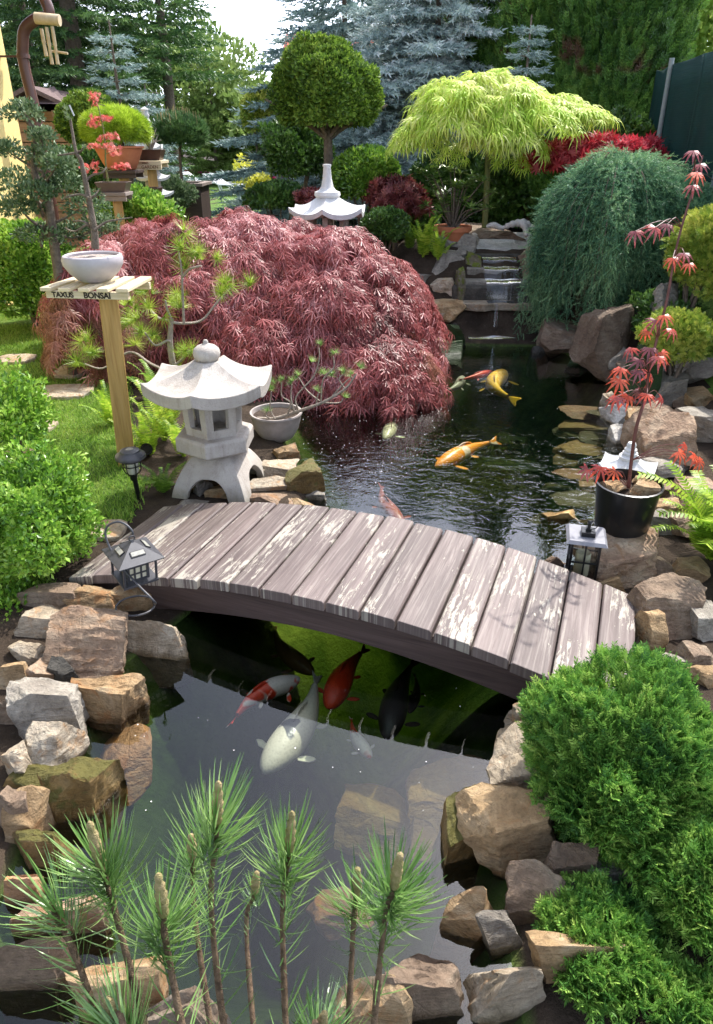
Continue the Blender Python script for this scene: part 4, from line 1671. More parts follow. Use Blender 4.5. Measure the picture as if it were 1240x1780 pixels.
for i, x in enumerate((-.19, -.098, .0, .093, .188)):
    tp.box(x, -.01 - (.004 if i % 2 else 0), .006 + .0008 * i, .058 if i < 4 else .062, .35, .019, Matrix.Rotation(R((i - 2) * 1.6), 3, 'Z'))
o = tp.build('slatted_top', M_BOARD, st, bev=.003)
add_uv(o, (0, 1, 0), (1, 0, 0))
up = Matrix.Rotation(PI / 2, 4, 'X')
for body, x in (('TAXUS', -.125), ('BONSAI', .055)):
    lp_ = TB @ Vector((x, -.1622, -.023))
    text('lettering', body, lp_, (Matrix.Rotation(yb, 4, 'Z') @ up), .036 if body == 'TAXUS' else .040, M_INK, st, ext=.0008, bold=.0012)


def bowl(name, label, c, prof, mat, fill=None, fillz=0, fillr=0, seg=32, sq=1.0, cat='pot', rect=None):
    t = thing(name, Vector(c), label, cat)
    if rect:
        mb = MB(Matrix.Translation(Vector(c)))
        L_, W_, Hh_ = rect
        i_ = .014
        lo = .78
        vs = []
        for z, s in ((0, lo), (Hh_, 1), (Hh_, 1 - 2 * i_ / W_), (Hh_ - .02, 1 - 2 * i_ / W_)):
            for a, b in ((-1, -1), (1, -1), (1, 1), (-1, 1)):
                vs.append((a * L_ / 2 * (s if s == lo or s == 1 else (1 - 2 * i_ / L_)), b * W_ / 2 * s, z))
        fs = [(3, 2, 1, 0)]
        for r0 in range(3):
            for j in range(4):
                kq = (j + 1) % 4
                fs.append((r0 * 4 + j, r0 * 4 + kq, (r0 + 1) * 4 + kq, (r0 + 1) * 4 + j))
        mb.add(vs, fs)
        mb.build('pot_body', mat, t, bev=.003)
        mb = MB(Matrix.Translation(Vector(c)))
        mb.add([vs[12], vs[13], vs[14], vs[15], (0, 0, Hh_ + .004)], [(0, 1, 4), (1, 2, 4), (2, 3, 4), (3, 0, 4)])
        mb.build('soil', fill or M_SOIL, t)
    else:
        MB().lathe(prof, seg, c, close=False, sq=sq).build('pot_body', mat, t, smooth=40)
        n = 6
        pr = [(fillr * i / n, fillz + .012 * (1 - (i / n) ** 2)) for i in range(n + 1)]
        MB().lathe(list(reversed(pr)), seg, c, close=False, sq=sq).build('soil', fill or M_SOIL, t, smooth=60)
    return t


pc = TB @ Vector((.0, .0, .018))
k = .00282
bw = bowl('bonsai_bowl', 'round pale grey ceramic bowl of grit standing on the slatted wooden stand', (pc.x - .02, pc.y, pc.z),
          [(0, .0), (.06, .0), (.085, .012), (.120, .045), (.146, .085), (.150, .112), (.143, .130), (.134, .134), (.128, .128), (.130, .110)],
          M_POTPALE, M_GRIT, .115, .131)
BOWL = Vector((pc.x - .02, pc.y, pc.z + .12))

# back stands


def stand(label, px, py, Y, wpx, dpx, mat_top, post_w=.09, txt=None, tpx=None, postm=M_POST, dy=0):
    q = PY(px, py, Y)
    k = mpp(q)
    t = thing('bonsai_stand', Vector((q.x, Y, gz(q.x, Y))), label, 'stand', 'wooden bonsai stands on square posts')
    m1 = MB()
    m1.box(q.x + (tpx or 0) * k, Y, (q.z - .05 + .15) / 2, post_w, post_w, q.z - .05 - .15, Matrix.Rotation(R(20), 3, 'Z'))
    o = m1.build('post', postm, t, bev=.004)
    add_uv(o, (0, 0, 1), (1, 0, 0))
    m2 = MB()
    m2.box(q.x, Y, q.z - .012, wpx * k, dpx, .03)
    o = m2.build('table_top', mat_top, t, bev=.003)
    add_uv(o, (1, 0, 0), (0, 1, 0))
    m3 = MB()
    for s in (-1, 1):
        m3.box(q.x, Y + s * dpx * .4, q.z - .05, wpx * k * .96, .02, .044)
    o = m3.build('rail', mat_top, t)
    add_uv(o, (1, 0, 0), (0, 0, 1))
    return t, q, k


t1, qa, ka = stand('mossy low bonsai stand carrying the oblong brown tray, nearest behind the maple', 202, 334, 6.9, 46, .24, M_FADED, .085)
t2, qb, kb = stand('dark topped bonsai stand under the big terracotta bowl', 214, 296, 7.9, 58, .34, M_DKWOOD, .10)
t3, qc, kc = stand('pale bonsai stand with burnt lettering ending in GARDEN', 262, 279, 8.3, 50, .34, M_BOARD, .095)
m3 = MB()
m3.box(qc.x, 8.3 - .178, qc.z - .045, 50 * kc, .02, .085)
o = m3.build('sign_board', M_BOARD, t3, bev=.002)
add_uv(o, (1, 0, 0), (0, 0, 1))
text('lettering', 'GARDEN', (qc.x + .035, 8.3 - .1895, qc.z - .062), up, .045, M_BRN, t3, bold=.0005)
text('lettering', 'TOMMIS', (qc.x - .03, 8.3 - .1895, qc.z - .022), up, .030, M_BRN, t3, bold=.0003)
t4, qd, kd = stand('low faded bonsai stand under the long dark tray', 250, 348, 7.4, 62, .26, M_FADED, .085)

b1 = bowl('bonsai_tray', 'oblong brown glazed tray planted with the red leaved seedling maple', (qa.x - 2 * ka, 6.9, qa.z + .004), None, simple('tray_glaze', (.09, .06, .055), (.13, .09, .08), 12, .4, .2, .002), rect=(.29, .20, .085))
b2 = bowl('terracotta_bowl', 'big round terracotta bowl holding the lime green dome pine', (qb.x - 2 * kb, 7.9, qb.z + .004), [(0, 0), (.13, 0), (.15, .01), (.19, .09), (.225, .17), (.24, .205), (.255, .208), (.255, .225), (.24, .225), (.235, .20)], M_TERRA, M_GRIT, .195, .236)
b3 = bowl('bonsai_tray', 'small dark brown tray on the stand with the GARDEN lettering', (qc.x, 8.3, qc.z + .004), None, M_BONBR, rect=(.30, .22, .105))
b4 = bowl('bonsai_tray', 'long dark tray on the faded stand above the maple mound', (qd.x, 7.4, qd.z + .004), None, M_BONBR, rect=(.36, .22, .115))

# brown planter box with the standard pine
q = PY(318, 322, 10.6)
k = mpp(q)
pl = thing('planter_box', Vector((q.x, 10.6, .18)), 'dark brown wooden planter box with pale rim holding the standard pine', 'planter')
m1 = MB()
zb = .14
m1.box(q.x, 10.6, (q.z + zb) / 2, .62, .62, q.z - zb)
o = m1.build('box_body', M_DKWOOD, pl, bev=.006)
add_uv(o, (1, 0, 0), (0, 0, 1))
m1 = MB()
for s in (-1, 1):
    m1.box(q.x, 10.6 + s * .31, q.z + .02, .70, .08, .04)
    m1.box(q.x + s * .31, 10.6, q.z + .0225, .08, .535, .04)
o = m1.build('rim', M_FADED, pl, bev=.004)
add_uv(o, (1, 0, 0), (0, 1, 0))
PLANT_C = Vector((q.x, 10.6, q.z))


# sun loungers on the far lawn
def lounger(px, py, Y, yaw, label):
    q = PY(px, py, Y)
    gz0 = float(gz(q.x, Y))
    t = thing('sun_lounger', Vector((q.x, Y, gz0)), label, 'sun lounger', 'sun loungers on the far lawn')
    M = Matrix.Translation((q.x, Y, gz0)) @ Matrix.Rotation(yaw, 4, 'Z')
    a = MB(M)
    a.box(.45, 0, .36, 1.25, .62, .025)
    a.build('seat', M_LGREY, t)
    a = MB(M)
    a.box(-.48, 0, .52, .72, .62, .025, Matrix.Rotation(R(28), 3, 'Y'))
    a.build('backrest', M_LGREY, t)
    a = MB(M)
    for s in (-1, 1):
        a.bar((-.2, s * .33, .36), (1.09, s * .33, .36), .03)
        a.bar((-.2, s * .33, .36), (-.80, s * .33, .69), .03)
    a.build('side_rails', M_ALU, t)
    for x in (-.1, .9):
        a = MB(M)
        for s in (-1, 1):
            a.bar((x, s * .33, .35), (x + .08, s * .33, 0), .03)
        a.bar((x + .05, -.33, .14), (x + .05, .33, .14), .025)
        a.build('leg_frame', M_ALU, t)
    return t


lounger(398, 333, 26.0, R(-22), 'grey mesh sun lounger with white frame nearest the yellow flower pots')
lounger(352, 326, 27.5, R(-22), 'second grey sun lounger partly hidden behind the planter box')

# ================================================================== house, downpipe, chime
XW = -3.93
hs = thing('yellow_house', Vector((XW - 1.5, 5.0, .18)), 'yellow rendered house wall with brown downpipe at its corner', 'house')
m1 = MB()
m1.box(XW - 1.5, 5.3, 1.8, 3.0, 7.4, 3.6)
m1.build('wall', M_YELLOW, hs)
m1 = MB()
m1.add([(XW + .45, 1.4, 3.62), (XW + .45, 9.3, 3.62), (XW - 3.3, 9.3, 5.3), (XW - 3.3, 1.4, 5.3), (XW + .45, 1.4, 3.75), (XW + .45, 9.3, 3.75), (XW - 3.3, 9.3, 5.43), (XW - 3.3, 1.4, 5.43)],
       [(0, 1, 2, 3), (7, 6, 5, 4), (0, 4, 5, 1), (1, 5, 6, 2), (2, 6, 7, 3), (3, 7, 4, 0)])
m1.build('roof', M_RED, hs)
gt = MB().tube([(XW + .50, 1.4, 3.58), (XW + .50, 9.4, 3.58)], .065, 12).build('gutter', M_PIPE, hs, smooth=50)
pa = [PY(86, 22, 8.85), PY(62, 34, 8.85), PY(44, 50, 8.85), PY(40, 74, 8.85), PY(42, 112, 8.85), PY(60, 186, 8.85)]
low = pa[-1]
pa2 = spline([Vector((XW + .5, 8.85, 3.5))] + pa, 5) + [Vector((low.x, low.y, .2))]
MB().tube(pa2, .060, 14).build('downpipe', M_PIPE, hs, smooth=50)
a = PY(39, 98, 8.85)
m1 = MB()
m1.lathe([(.055, -.02), (.070, -.02), (.070, .02), (.055, .02)], 16, (a.x + .01, 8.85, a.z), close=False)
m1.bar((a.x - .25, 8.85, a.z), (a.x, 8.85, a.z), .02)
m1.build('pipe_bracket', M_PIPE, hs)

q = PY(83, 33, 8.5)
k = mpp(q)
wc = thing('wind_chime', q, 'bamboo wind chime hanging from the house gutter', 'wind chime')
m1 = MB()
m1.tube([(q.x - 21 * k, q.y, q.z + .008), (q.x + 21 * k, q.y, q.z - .012)], 9 * k, 14)
m1.build('top_tube', M_BAMB, wc, smooth=40)
for x0, y0, x1, y1 in ((72, 50, 81, 98), (81, 47, 91, 112), (91, 46, 101, 112)):
    A, B = PY(x0, y0, 8.5 + (.02 if x0 < 75 else -.01)), PY(x1, y1, 8.48)
    B2 = Vector((A.x + (B.x - A.x) * 1.0, B.y, B.z))
    mm = (A + B2) / 2
    MB().tube([A, mm, mm + (B2 - A) * .02, B2], [3.0 * k, 3.2 * k, 2.6 * k, 3.3 * k], 10).build('chime_tube', M_BAMB, wc, smooth=40)
m1 = MB()
m1.tube([PY(91, 89, 8.5), PY(118, 93, 8.45)], 2 * k, 8)
m1.build('wind_catcher', M_BAMB, wc, smooth=40)
m1 = MB()
for x0, y0 in ((73, 50), (84, 47), (94, 46)):
    a = PY(x0, y0, 8.5)
    m1.tube([a, Vector((a.x, a.y, q.z))], .0025, 5)
m1.tube([q, Vector((q.x, q.y, 3.6))], .0025, 5)
m1.build('cords', M_PLAST, wc)

# ================================================================== shed
q = PY(92, 200, 13.0)
k = mpp(q)
sh = thing('garden_shed', Vector((q.x, 13, .18)), 'small wooden shed with brown shingled roof beyond the house corner', 'shed')
zt = PY(92, 193, 13).z
xr = PY(117, 200, 13).x
xl = xr - 2.2
m1 = MB()
nb = 14
for i in range(nb):
    z0 = .15 + (zt - .15) * i / nb
    m1.box((xl + xr) / 2, 14.0, z0 + (zt - .15) / nb / 2, xr - xl, 2.0, (zt - .15) / nb - .012)
o = m1.build('wall', M_SHEDW, sh, bev=.006)
add_uv(o, (1, 0, 0), (0, 0, 1))
m1 = MB()
m1.box(xr + .02, 12.97, (zt + .15) / 2, .10, .10, zt - .15)
m1.build('corner_post', M_SHEDW, sh)
ze_, zr_ = PY(118, 190, 12.7).z, PY(62, 156, 12.7).z
m1 = MB()
xe = PY(121, 190, 12.7).x
xm = PY(50, 158, 12.7).x
for s in (1,):
    m1.add([(xe, 12.65, ze_), (xe, 15.2, ze_), (xm, 15.2, zr_), (xm, 12.65, zr_), (xe, 12.65, ze_ + .07), (xe, 15.2, ze_ + .07), (xm, 15.2, zr_ + .07), (xm, 12.65, zr_ + .07)],
           [(0, 1, 2, 3), (7, 6, 5, 4), (0, 4, 5, 1), (1, 5, 6, 2), (2, 6, 7, 3), (3, 7, 4, 0)])
    m1.add([(xm, 12.65, zr_), (xm, 15.2, zr_), (2 * xm - xe, 15.2, ze_), (2 * xm - xe, 12.65, ze_), (xm, 12.65, zr_ + .07), (xm, 15.2, zr_ + .07), (2 * xm - xe, 15.2, ze_ + .07), (2 * xm - xe, 12.65, ze_ + .07)],
           [(0, 1, 2, 3), (7, 6, 5, 4), (0, 4, 5, 1), (1, 5, 6, 2), (2, 6, 7, 3), (3, 7, 4, 0)])
# front slope covering: low pitched hip seen from the garden
m1.add([(xm, 13.8, zr_ + .12), (xe + .02, 12.6, ze_ + .075), (2 * xm - xe, 12.6, ze_ + .075)], [(0, 2, 1)])
m1.build('roof', simple('brown_shingles', (.10, .065, .06), (.17, .12, .115), 25, .9, .6, .01), sh)
m1 = MB()
for x in np.linspace(xl + .15, xr - .1, 5):
    m1.box(float(x), 12.85, ze_ - .06, .05, .35, .09)
m1.build('rafter_ends', M_SHEDW, sh)

# far house with a red roof
q = PY(490, 92, 46)
fh = thing('distant_house', Vector((q.x + 2, 48, .18)), 'far house whose red roof shows between the spruce and the clipped tree', 'house')
MB().box(q.x + 3.0, 49.5, q.z / 2 - .4, 6, 7, q.z - .6).build('wall', simple('cream_render', (.5, .45, .36), (.55, .5, .4), 10, .9), fh)
m1 = MB()
z0, z1 = q.z - 1.4, q.z + .35
m1.add([(q.x - .4, 45.5, z0), (q.x + 6.4, 45.5, z0), (q.x + 6.4, 53.5, z0), (q.x - .4, 53.5, z0), (q.x - .0, 49.5, z1 + 1), (q.x + 6, 49.5, z1 + 1)],
       [(0, 1, 5, 4), (2, 3, 4, 5), (0, 4, 3), (1, 2, 5), (3, 2, 1, 0)])
m1.build('roof', M_RED, fh)

# ================================================================== green screen fence
m_, nt = newmat('green_shade_net')
uvw = N(nt, 'TexCoord').outputs['Object']
wv = N(nt, 'TexWave', wave_type='BANDS', bands_direction='Z', Vector=uvw, Scale=14.0, Distortion=.6, Detail=2).outputs['Fac']
nn_ = noise(nt, uvw, 2.2, 4, .6)
c = mixc(nt, wv, (.006, .026, .026), (.010, .038, .036))
c = mixc(nt, ramp(nt, nn_, [(.35, 0), (.7, .6)]), c, (.014, .05, .048))
p_ = pbsdf(nt, c, .7, bump(nt, wv, .5, .003), .3)
out(nt, N(nt, 'MixShader', Fac=.25, I1=p_, I2=N(nt, 'BsdfTranslucent', Color=(.01, .16, .13, 1)).outputs[0]).outputs[0])
M_NET = m_
M_GALV = simple('grey_painted_post', (.16, .20, .20), (.22, .26, .26), 20, .5, .2, .001)
fpts = [PY(1168, 112, 9.0), PY(1225, 97, 7.9), PY(1290, 88, 7.0)]
f2 = [PY(1140, 130, 9.9), PY(1168, 112, 9.0)]
ztop = fpts[0].z
fn = thing('screen_fence', Vector((fpts[0].x, fpts[0].y, .9)), 'tall garden fence covered in dark green shade netting', 'fence')


def panel(a, b, z0, z1, nm, sag=.04):
    n = 14
    vs, fs = [], []
    for i in range(n + 1):
        t = i / n
        for j in range(9):
            v = j / 8
            bulge = .03 * math.sin(t * PI * 3) * math.sin(v * PI)
            zt_ = z1 - sag * math.sin(t * PI)
            vs.append((a.x + (b.x - a.x) * t + bulge, a.y + (b.y - a.y) * t + bulge, z0 + (zt_ - z0) * v))
    for i in range(n):
        for j in range(8):
            q_ = i * 9 + j
            fs.append((q_, q_ + 9, q_ + 10, q_ + 1))
    MB().add(vs, fs).build(nm, M_NET, fn, solid=.006, smooth=60)


panel(f2[0], f2[1], .7, ztop + .02, 'netting_panel')
panel(fpts[0], fpts[1], .7, ztop, 'netting_panel', .01)
panel(fpts[1], fpts[2], .7, ztop, 'netting_panel', .01)
fd = (fpts[2] - fpts[1]).normalized()
f4, f5 = fpts[2] + fd * 2.4, fpts[2] + fd * 4.8
panel(fpts[2], f4, .5, ztop, 'netting_panel', .01)
panel(f4, f5, .2, ztop, 'netting_panel', .01)
for a in (fpts[0], fpts[2], f4, f5):
    MB().tube([(a.x - .02, a.y - .03, .6), (a.x - .02, a.y - .03, ztop + .06)], .028, 12).build('post', M_GALV, fn, smooth=50)

# ================================================================== pots
q = P(1094, 930, .33)
pt = bowl('plant_pot', 'black plastic pot with the young red maple standing on a big rock', (q.x + .0, q.y + .10, .30),
          [(0, 0), (.105, 0), (.115, .008), (.137, .225), (.145, .228), (.146, .240), (.138, .242), (.134, .22), (.133, .19)], M_PLAST, M_SOIL, .195, .133)
POTM = Vector((q.x, q.y + .10, .50))
for dx, dy, s_, lb, sd in ((-.062, -.01, .10, 'pale pinkish stone lying in the black pot beside the maple stem', 501), (.05, -.035, .12, 'broken tan stone lying in the black pot in front of the maple stem', 502), (.075, .055, .07, 'small tan stone at the back of the black pot', 503)):
    V, T = rockshape(sd, 4)
    V = V * np.array([s_ * .55, s_ * .42, s_ * .28]) + np.array([POTM.x + dx, POTM.y + dy, POTM.z + .022])
    o = nmesh('rock', V, T, ROCK['tan'], smooth=True, sharp=R(24))
    tag(o, lb, 'rock', 'stones in the black pot')

q = P(480, 768, .17)
cb = bowl('bonsai_bowl', 'round grey clay bowl of the leaning pine beside the stone lantern', (q.x, q.y + .08, .165),
          [(0, 0), (.085, 0), (.105, .012), (.140, .07), (.156, .13), (.163, .165), (.168, .172), (.166, .182), (.154, .182), (.150, .165), (.148, .15)], M_POTGR, M_SOIL, .155, .150)
CBOWL = Vector((q.x, q.y + .08, .33))

q = PY(785, 430, 7.9)
tp_ = bowl('terracotta_pot', 'terracotta flower pot with rim beside the top of the waterfall', (q.x, 7.9, q.z),
           [(0, 0), (.125, 0), (.135, .01), (.185, .17), (.186, .172), (.205, .175), (.210, .225), (.200, .228), (.188, .222), (.185, .19)], M_TERRA, M_SOIL, .20, .186)
RHOD = Vector((q.x, 7.9, q.z + .22))

# flower tub on the far lawn
q = PY(430, 343, 23.5)
ft = bowl('flower_tub', 'brown wooden flower tub with yellow leaved shrub on the lawn', (q.x, 23.5, .2), [(0, .0), (.28, 0), (.36, .26), (.40, .27), (.40, .36), (.36, .36), (.35, .3)], M_FADED, M_SOIL, .3, .35)
TUB = Vector((q.x, 23.5, .5))

# ================================================================== waterfall
wf = thing('waterfall', Vector((1.5, 6.9, .0)), 'stepped stone waterfall running down into the pond', 'waterfall')


def slab(px0, px1, py_front, Y, dep, th, mat, seed, nm='step_slab', zoff=0.0, rise=.03):
    a, b = PY(px0, py_front, Y), PY(px1, py_front, Y)
    r = random.Random(seed)
    poly = []
    nf = 9
    for i in range(nf + 1):
        t = i / nf
        poly.append((a.x + (b.x - a.x) * t, Y + r.uniform(-.035, .03)))
    for i in range(5):
        t = 1 - i / 4
        poly.append((a.x + (b.x - a.x) * t + r.uniform(-.02, .02), Y + dep + r.uniform(-.02, .02)))
    z = a.z + zoff
    mb_ = MB().prism(poly, z - th, z)
    k_ = len(poly)
    for i in range(nf + 1, k_):
        for j in (i, i + k_):
            x_, y_, z_ = mb_.v[j]
            mb_.v[j] = (x_, y_, z_ + rise)
    o = mb_.build(nm, mat, wf, bev=.012)
    return z


S_D = ROCK['dark']
zs = [slab(800, 935, 588, 6.72, .55, .26, S_D, 1),
      slab(800, 932, 528, 6.98, .5, .075, ROCK['pale'], 2),
      slab(806, 930, 489, 7.18, .45, .16, ROCK['grey'], 3),
      slab(812, 928, 466, 7.36, .4, .11, ROCK['grey'], 4),
      slab(818, 930, 449, 7.50, .4, .09, S_D, 5)]
slab(829, 941, 432, 7.62, .5, .05, ROCK['white'], 6, 'cap_slab', rise=.11)
slab(836, 905, 437, 7.60, .3, .035, ROCK['white'], 7, 'cap_slab', rise=.09)
m1 = MB()
q = PY(868, 560, 7.12)
m1.box(q.x, 7.35, .28, 1.0, .45, .62)
m1.box(q.x, 7.75, .48, .9, .5, .72)
m1.build('back_wall', S_D, wf, bev=.03)
# running water over the steps
m_, nt = newmat('running_water')
tcw = N(nt, 'TexCoord').outputs['Object']
stv = N(nt, 'Mapping', Vector=tcw, Scale=(26, 5, 3)).outputs[0]
a_ = noise(nt, stv, 1.0, 5, .65, .4)
b_ = noise(nt, tcw, 60, 3, .6)
foam = ramp(nt, mth(nt, 'MULTIPLY_ADD', b_, .35, mth(nt, 'MULTIPLY', a_, .75)), [(.60, 0), (.80, .6)])
nmw = bump(nt, a_, .6, .01)
fw = N(nt, 'Fresnel', IOR=1.33)
nt.links.new(nmw, fw.inputs['Normal'])
g_ = N(nt, 'BsdfGlossy', Roughness=.06)
nt.links.new(nmw, g_.inputs['Normal'])
clear = N(nt, 'MixShader', Fac=mth(nt, 'MULTIPLY_ADD', fw.outputs[0], 1.0, .05, clamp=True), I1=N(nt, 'BsdfTransparent').outputs[0], I2=g_.outputs[0]).outputs[0]
out(nt, N(nt, 'MixShader', Fac=foam, I1=clear, I2=pbsdf(nt, (.50, .56, .60), .4)).outputs[0])
M_RUN = m_
m1 = MB()


def run(px0, px1, levels):
    """levels: list of (Y,z)"""
    vs, fs = [], []
    n = 14
    for Y, z in levels:
        for i in range(n + 1):
            t = i / n
            x = px0 + (px1 - px0) * t
            wb_ = .012 * math.sin(t * 9 + Y * 7)
            vs.append((x, Y + wb_ * .5, z + wb_ * .3))
    for j in range(len(levels) - 1):
        for i in range(n):
            a = j * (n + 1) + i
            fs.append((a, a + 1, a + n + 2, a + n + 1))
    m1.add(vs, fs)


xa, xb = PY(845, 480, 7.2).x, PY(905, 480, 7.2).x
zz = [zs[4], zs[3], zs[2], zs[1], zs[0]]
run(xa, xb, [(7.85, zz[0] + .012), (7.49, zz[0] + .012), (7.44, zz[0] - .03), (7.43, zz[1] + .012), (7.345, zz[1] + .012), (7.29, zz[1] - .03), (7.27, zz[2] + .012), (7.17, zz[2] + .012), (7.10, zz[2] - .04), (7.09, zz[3] + .012), (6.96, zz[3] + .012)])
xa, xb = PY(858, 560, 6.9).x, PY(866, 560, 6.9).x
run(xa, xb, [(6.96, zz[3] + .012), (6.90, zz[3] - .06), (6.885, zz[4] + .01)])
xa, xb = PY(815, 590, 6.7).x, PY(915, 590, 6.7).x
run(xa, xb, [(6.96, zz[4] + .010), (6.71, zz[4] + .010), (6.665, zz[4] - .02), (6.655, WL + .005)])
m1.build('running_water', M_RUN, wf, smooth=60)
# driftwood on the top
q = PY(903, 404, 7.65)
k = mpp(q)
dw = MB()


def dpt(px, py, dy=0):
    return PY(px, py, 7.62 + dy)


dw.tube(spline([dpt(872, 398, .05), dpt(884, 392), dpt(898, 388), dpt(912, 387), dpt(922, 394), dpt(934, 400)], 5), [.03 * (.6 + .6 * math.sin(i / 25 * PI)) + .006 * math.sin(i * 1.9) for i in range(26)], 12)
dw.tube(spline([dpt(905, 388), dpt(913, 396, -.05), dpt(915, 406, -.08), dpt(914, 411, -.1)], 5), [.036, .034, .031, .03, .03, .029, .03, .031, .029, .027, .026, .024, .024, .022, .02, .014], 12)
dw.tube(spline([dpt(922, 393), dpt(932, 398, -.06), dpt(937, 404, -.08)], 5), [.028, .028, .027, .026, .026, .025, .024, .024, .022, .02, .015], 12)
o = dw.build('driftwood', M_DRIFT, smooth=60)
tag(o, 'bleached twisted driftwood lying on top of the waterfall', 'driftwood')
dw = MB()
dw.tube(spline([dpt(846, 394, .05), dpt(858, 391, .03), dpt(872, 396, .02), dpt(884, 392, .02)], 5), [.016, .02, .024, .026, .028, .03, .03, .03, .028, .026, .024, .02, .018, .015, .012, .01], 10)
o = dw.build('driftwood', M_DRIFT, smooth=60)
tag(o, 'flat grey weathered driftwood piece beside the light green maple trunk', 'driftwood')
# ================================================================== koi


def koimat(name, base, patch, amt=.5, belly=None):
    m, nt = newmat(name)
    tc = N(nt, 'TexCoord').outputs['Object']
    inf = N(nt, 'ObjectInfo').outputs['Random']
    v = N(nt, 'VectorMath', operation='ADD', I0=tc, I1=N(nt, 'VectorMath', operation='SCALE', I0=(9, 7, 5), Scale=inf).outputs[0]).outputs[0]
    n = noise(nt, v, 9, 2, .5, .4)
    th = .66 - amt * .3
    c = mixc(nt, ramp(nt, n, [(th, 0), (th + .03, 1)]), base, patch)
    sc = N(nt, 'TexVoronoi', Vector=tc, Scale=95.0).outputs['Distance']
    c = mixc(nt, .35, c, ramp(nt, sc, [(0.0, .55), (.5, 1.1)]), 'MULTIPLY')
    out(nt, pbsdf(nt, c, .35, bump(nt, sc, .3, .002), .4))
    return m


K = {
    'orange': koimat('orange_koi_skin', (.80, .28, .02), (.75, .60, .42), .35),
    'yellow': koimat('yellow_koi_skin', (.72, .42, .02), (.60, .34, .02), .3),
    'red': koimat('red_koi_skin', (.72, .06, .015), (.62, .04, .01), .3),
    'white': koimat('white_koi_skin', (.50, .46, .38), (.07, .07, .08), .26),
    'pale': koimat('pale_olive_koi_skin', (.52, .50, .30), (.44, .42, .24), .4),
    'black': koimat('black_koi_skin', (.035, .03, .028), (.06, .04, .03), .3),
    'brown': koimat('brown_koi_skin', (.26, .13, .05), (.20, .10, .05), .4),
    'rust': koimat('rust_koi_skin', (.34, .07, .02), (.45, .12, .04), .4),
    'redwhite': koimat('red_white_koi_skin', (.70, .05, .015), (.68, .58, .52), .38),
    'whitered': koimat('white_red_koi_skin', (.66, .60, .54), (.60, .07, .02), .42),
}


def koi(head, tail, z, mat, label, bend=.12, fat=1.0, dz=0.0):
    """head, tail in photo pixels"""
    z = WL + z * .85 - .03
    A, B = P(head[0], head[1], z), P(tail[0], tail[1], z + dz)
    L = (B - A).length
    d = (B - A).normalized()
    s = Vector((0, 0, 1)).cross(d).normalized()
    V, T = [], []
    # profile along the body: (t, half width, half height)
    pr = [(0, .004, .004), (.02, .028, .024), (.06, .050, .044), (.14, .074, .068), (.25, .088, .086), (.38, .088, .088), (.50, .074, .076), (.62, .052, .056), (.72, .034, .040), (.80, .022, .028), (.84, .018, .026)]
    ns = 14

    def sp(t):
        return A + d * (L * t) + s * (math.sin(t * PI * 1.35) * bend * L * t)
    for t, w_, h_ in pr:
        c = sp(t)
        dd = (sp(t + .02) - sp(t - .02 if t > .02 else 0)).normalized()
        sd = Vector((0, 0, 1)).cross(dd).normalized()
        for j in range(ns):
            a = 2 * PI * j / ns
            V.append(c + sd * (w_ * L * fat * math.cos(a)) + Vector((0, 0, h_ * L * fat * math.sin(a))))
    for i in range(len(pr) - 1):
        for j in range(ns):
            k = (j + 1) % ns
            T.append((i * ns + j, (i + 1) * ns + j, (i + 1) * ns + k, i * ns + k))
    mb = MB()
    mb.add(V, T + [tuple(range(ns))])

    def fin(pts, th=.0016):
        pts = [Vector(p) for p in pts]
        n_ = (pts[1] - pts[0]).cross(pts[2] - pts[0]).normalized() * th
        k = len(pts)
        mb.add([p + n_ for p in pts] + [p - n_ for p in pts], [tuple(range(k)), tuple(reversed(range(k, 2 * k)))] + [(i, k + i, k + (i + 1) % k, (i + 1) % k) for i in range(k)])
    e0, e1 = sp(.83), sp(1.0)
    dd = (e1 - e0).normalized()
    sd = Vector((0, 0, 1)).cross(dd).normalized()
    u = Vector((0, 0, 1))
    lean = sd * .55 + u * .5
    fin([e0 + u * .015 * L, e1 + lean * .10 * L + dd * .02 * L, e1 + lean * .04 * L - dd * .04 * L, e1 - dd * .07 * L, e1 - lean * .04 * L - dd * .02 * L, e1 - lean * .11 * L + dd * .03 * L, e0 - u * .015 * L])
    # dorsal fin
    a, b, c = sp(.34) + u * .085 * L * fat, sp(.44) + u * .13 * L * fat, sp(.62) + u * .075 * L * fat
    fin([a, b, c, sp(.62) + u * .05 * L * fat, sp(.34) + u * .06 * L * fat])
    # pectoral and pelvic fins
    for t, ln in ((.20, .15), (.50, .08)):
        for sg in (-1, 1):
            r0 = sp(t) + s * sg * .07 * L * fat * (1 if t < .3 else .8) - u * .03 * L
            fin([r0 - d * .015 * L, r0 + s * sg * ln * L * .8 + d * .03 * L - u * .02 * L, r0 + s * sg * ln * L + d * .085 * L - u * .025 * L, r0 + s * sg * ln * .6 * L + d * .10 * L - u * .02 * L, r0 + d * .035 * L])
    o = mb.build('koi', K[mat], smooth=50)
    m = o.modifiers.new('sub', 'SUBSURF')
    m.levels = m.render_levels = 1
    tag(o, label, 'fish', 'koi swimming in the pond')
    return o


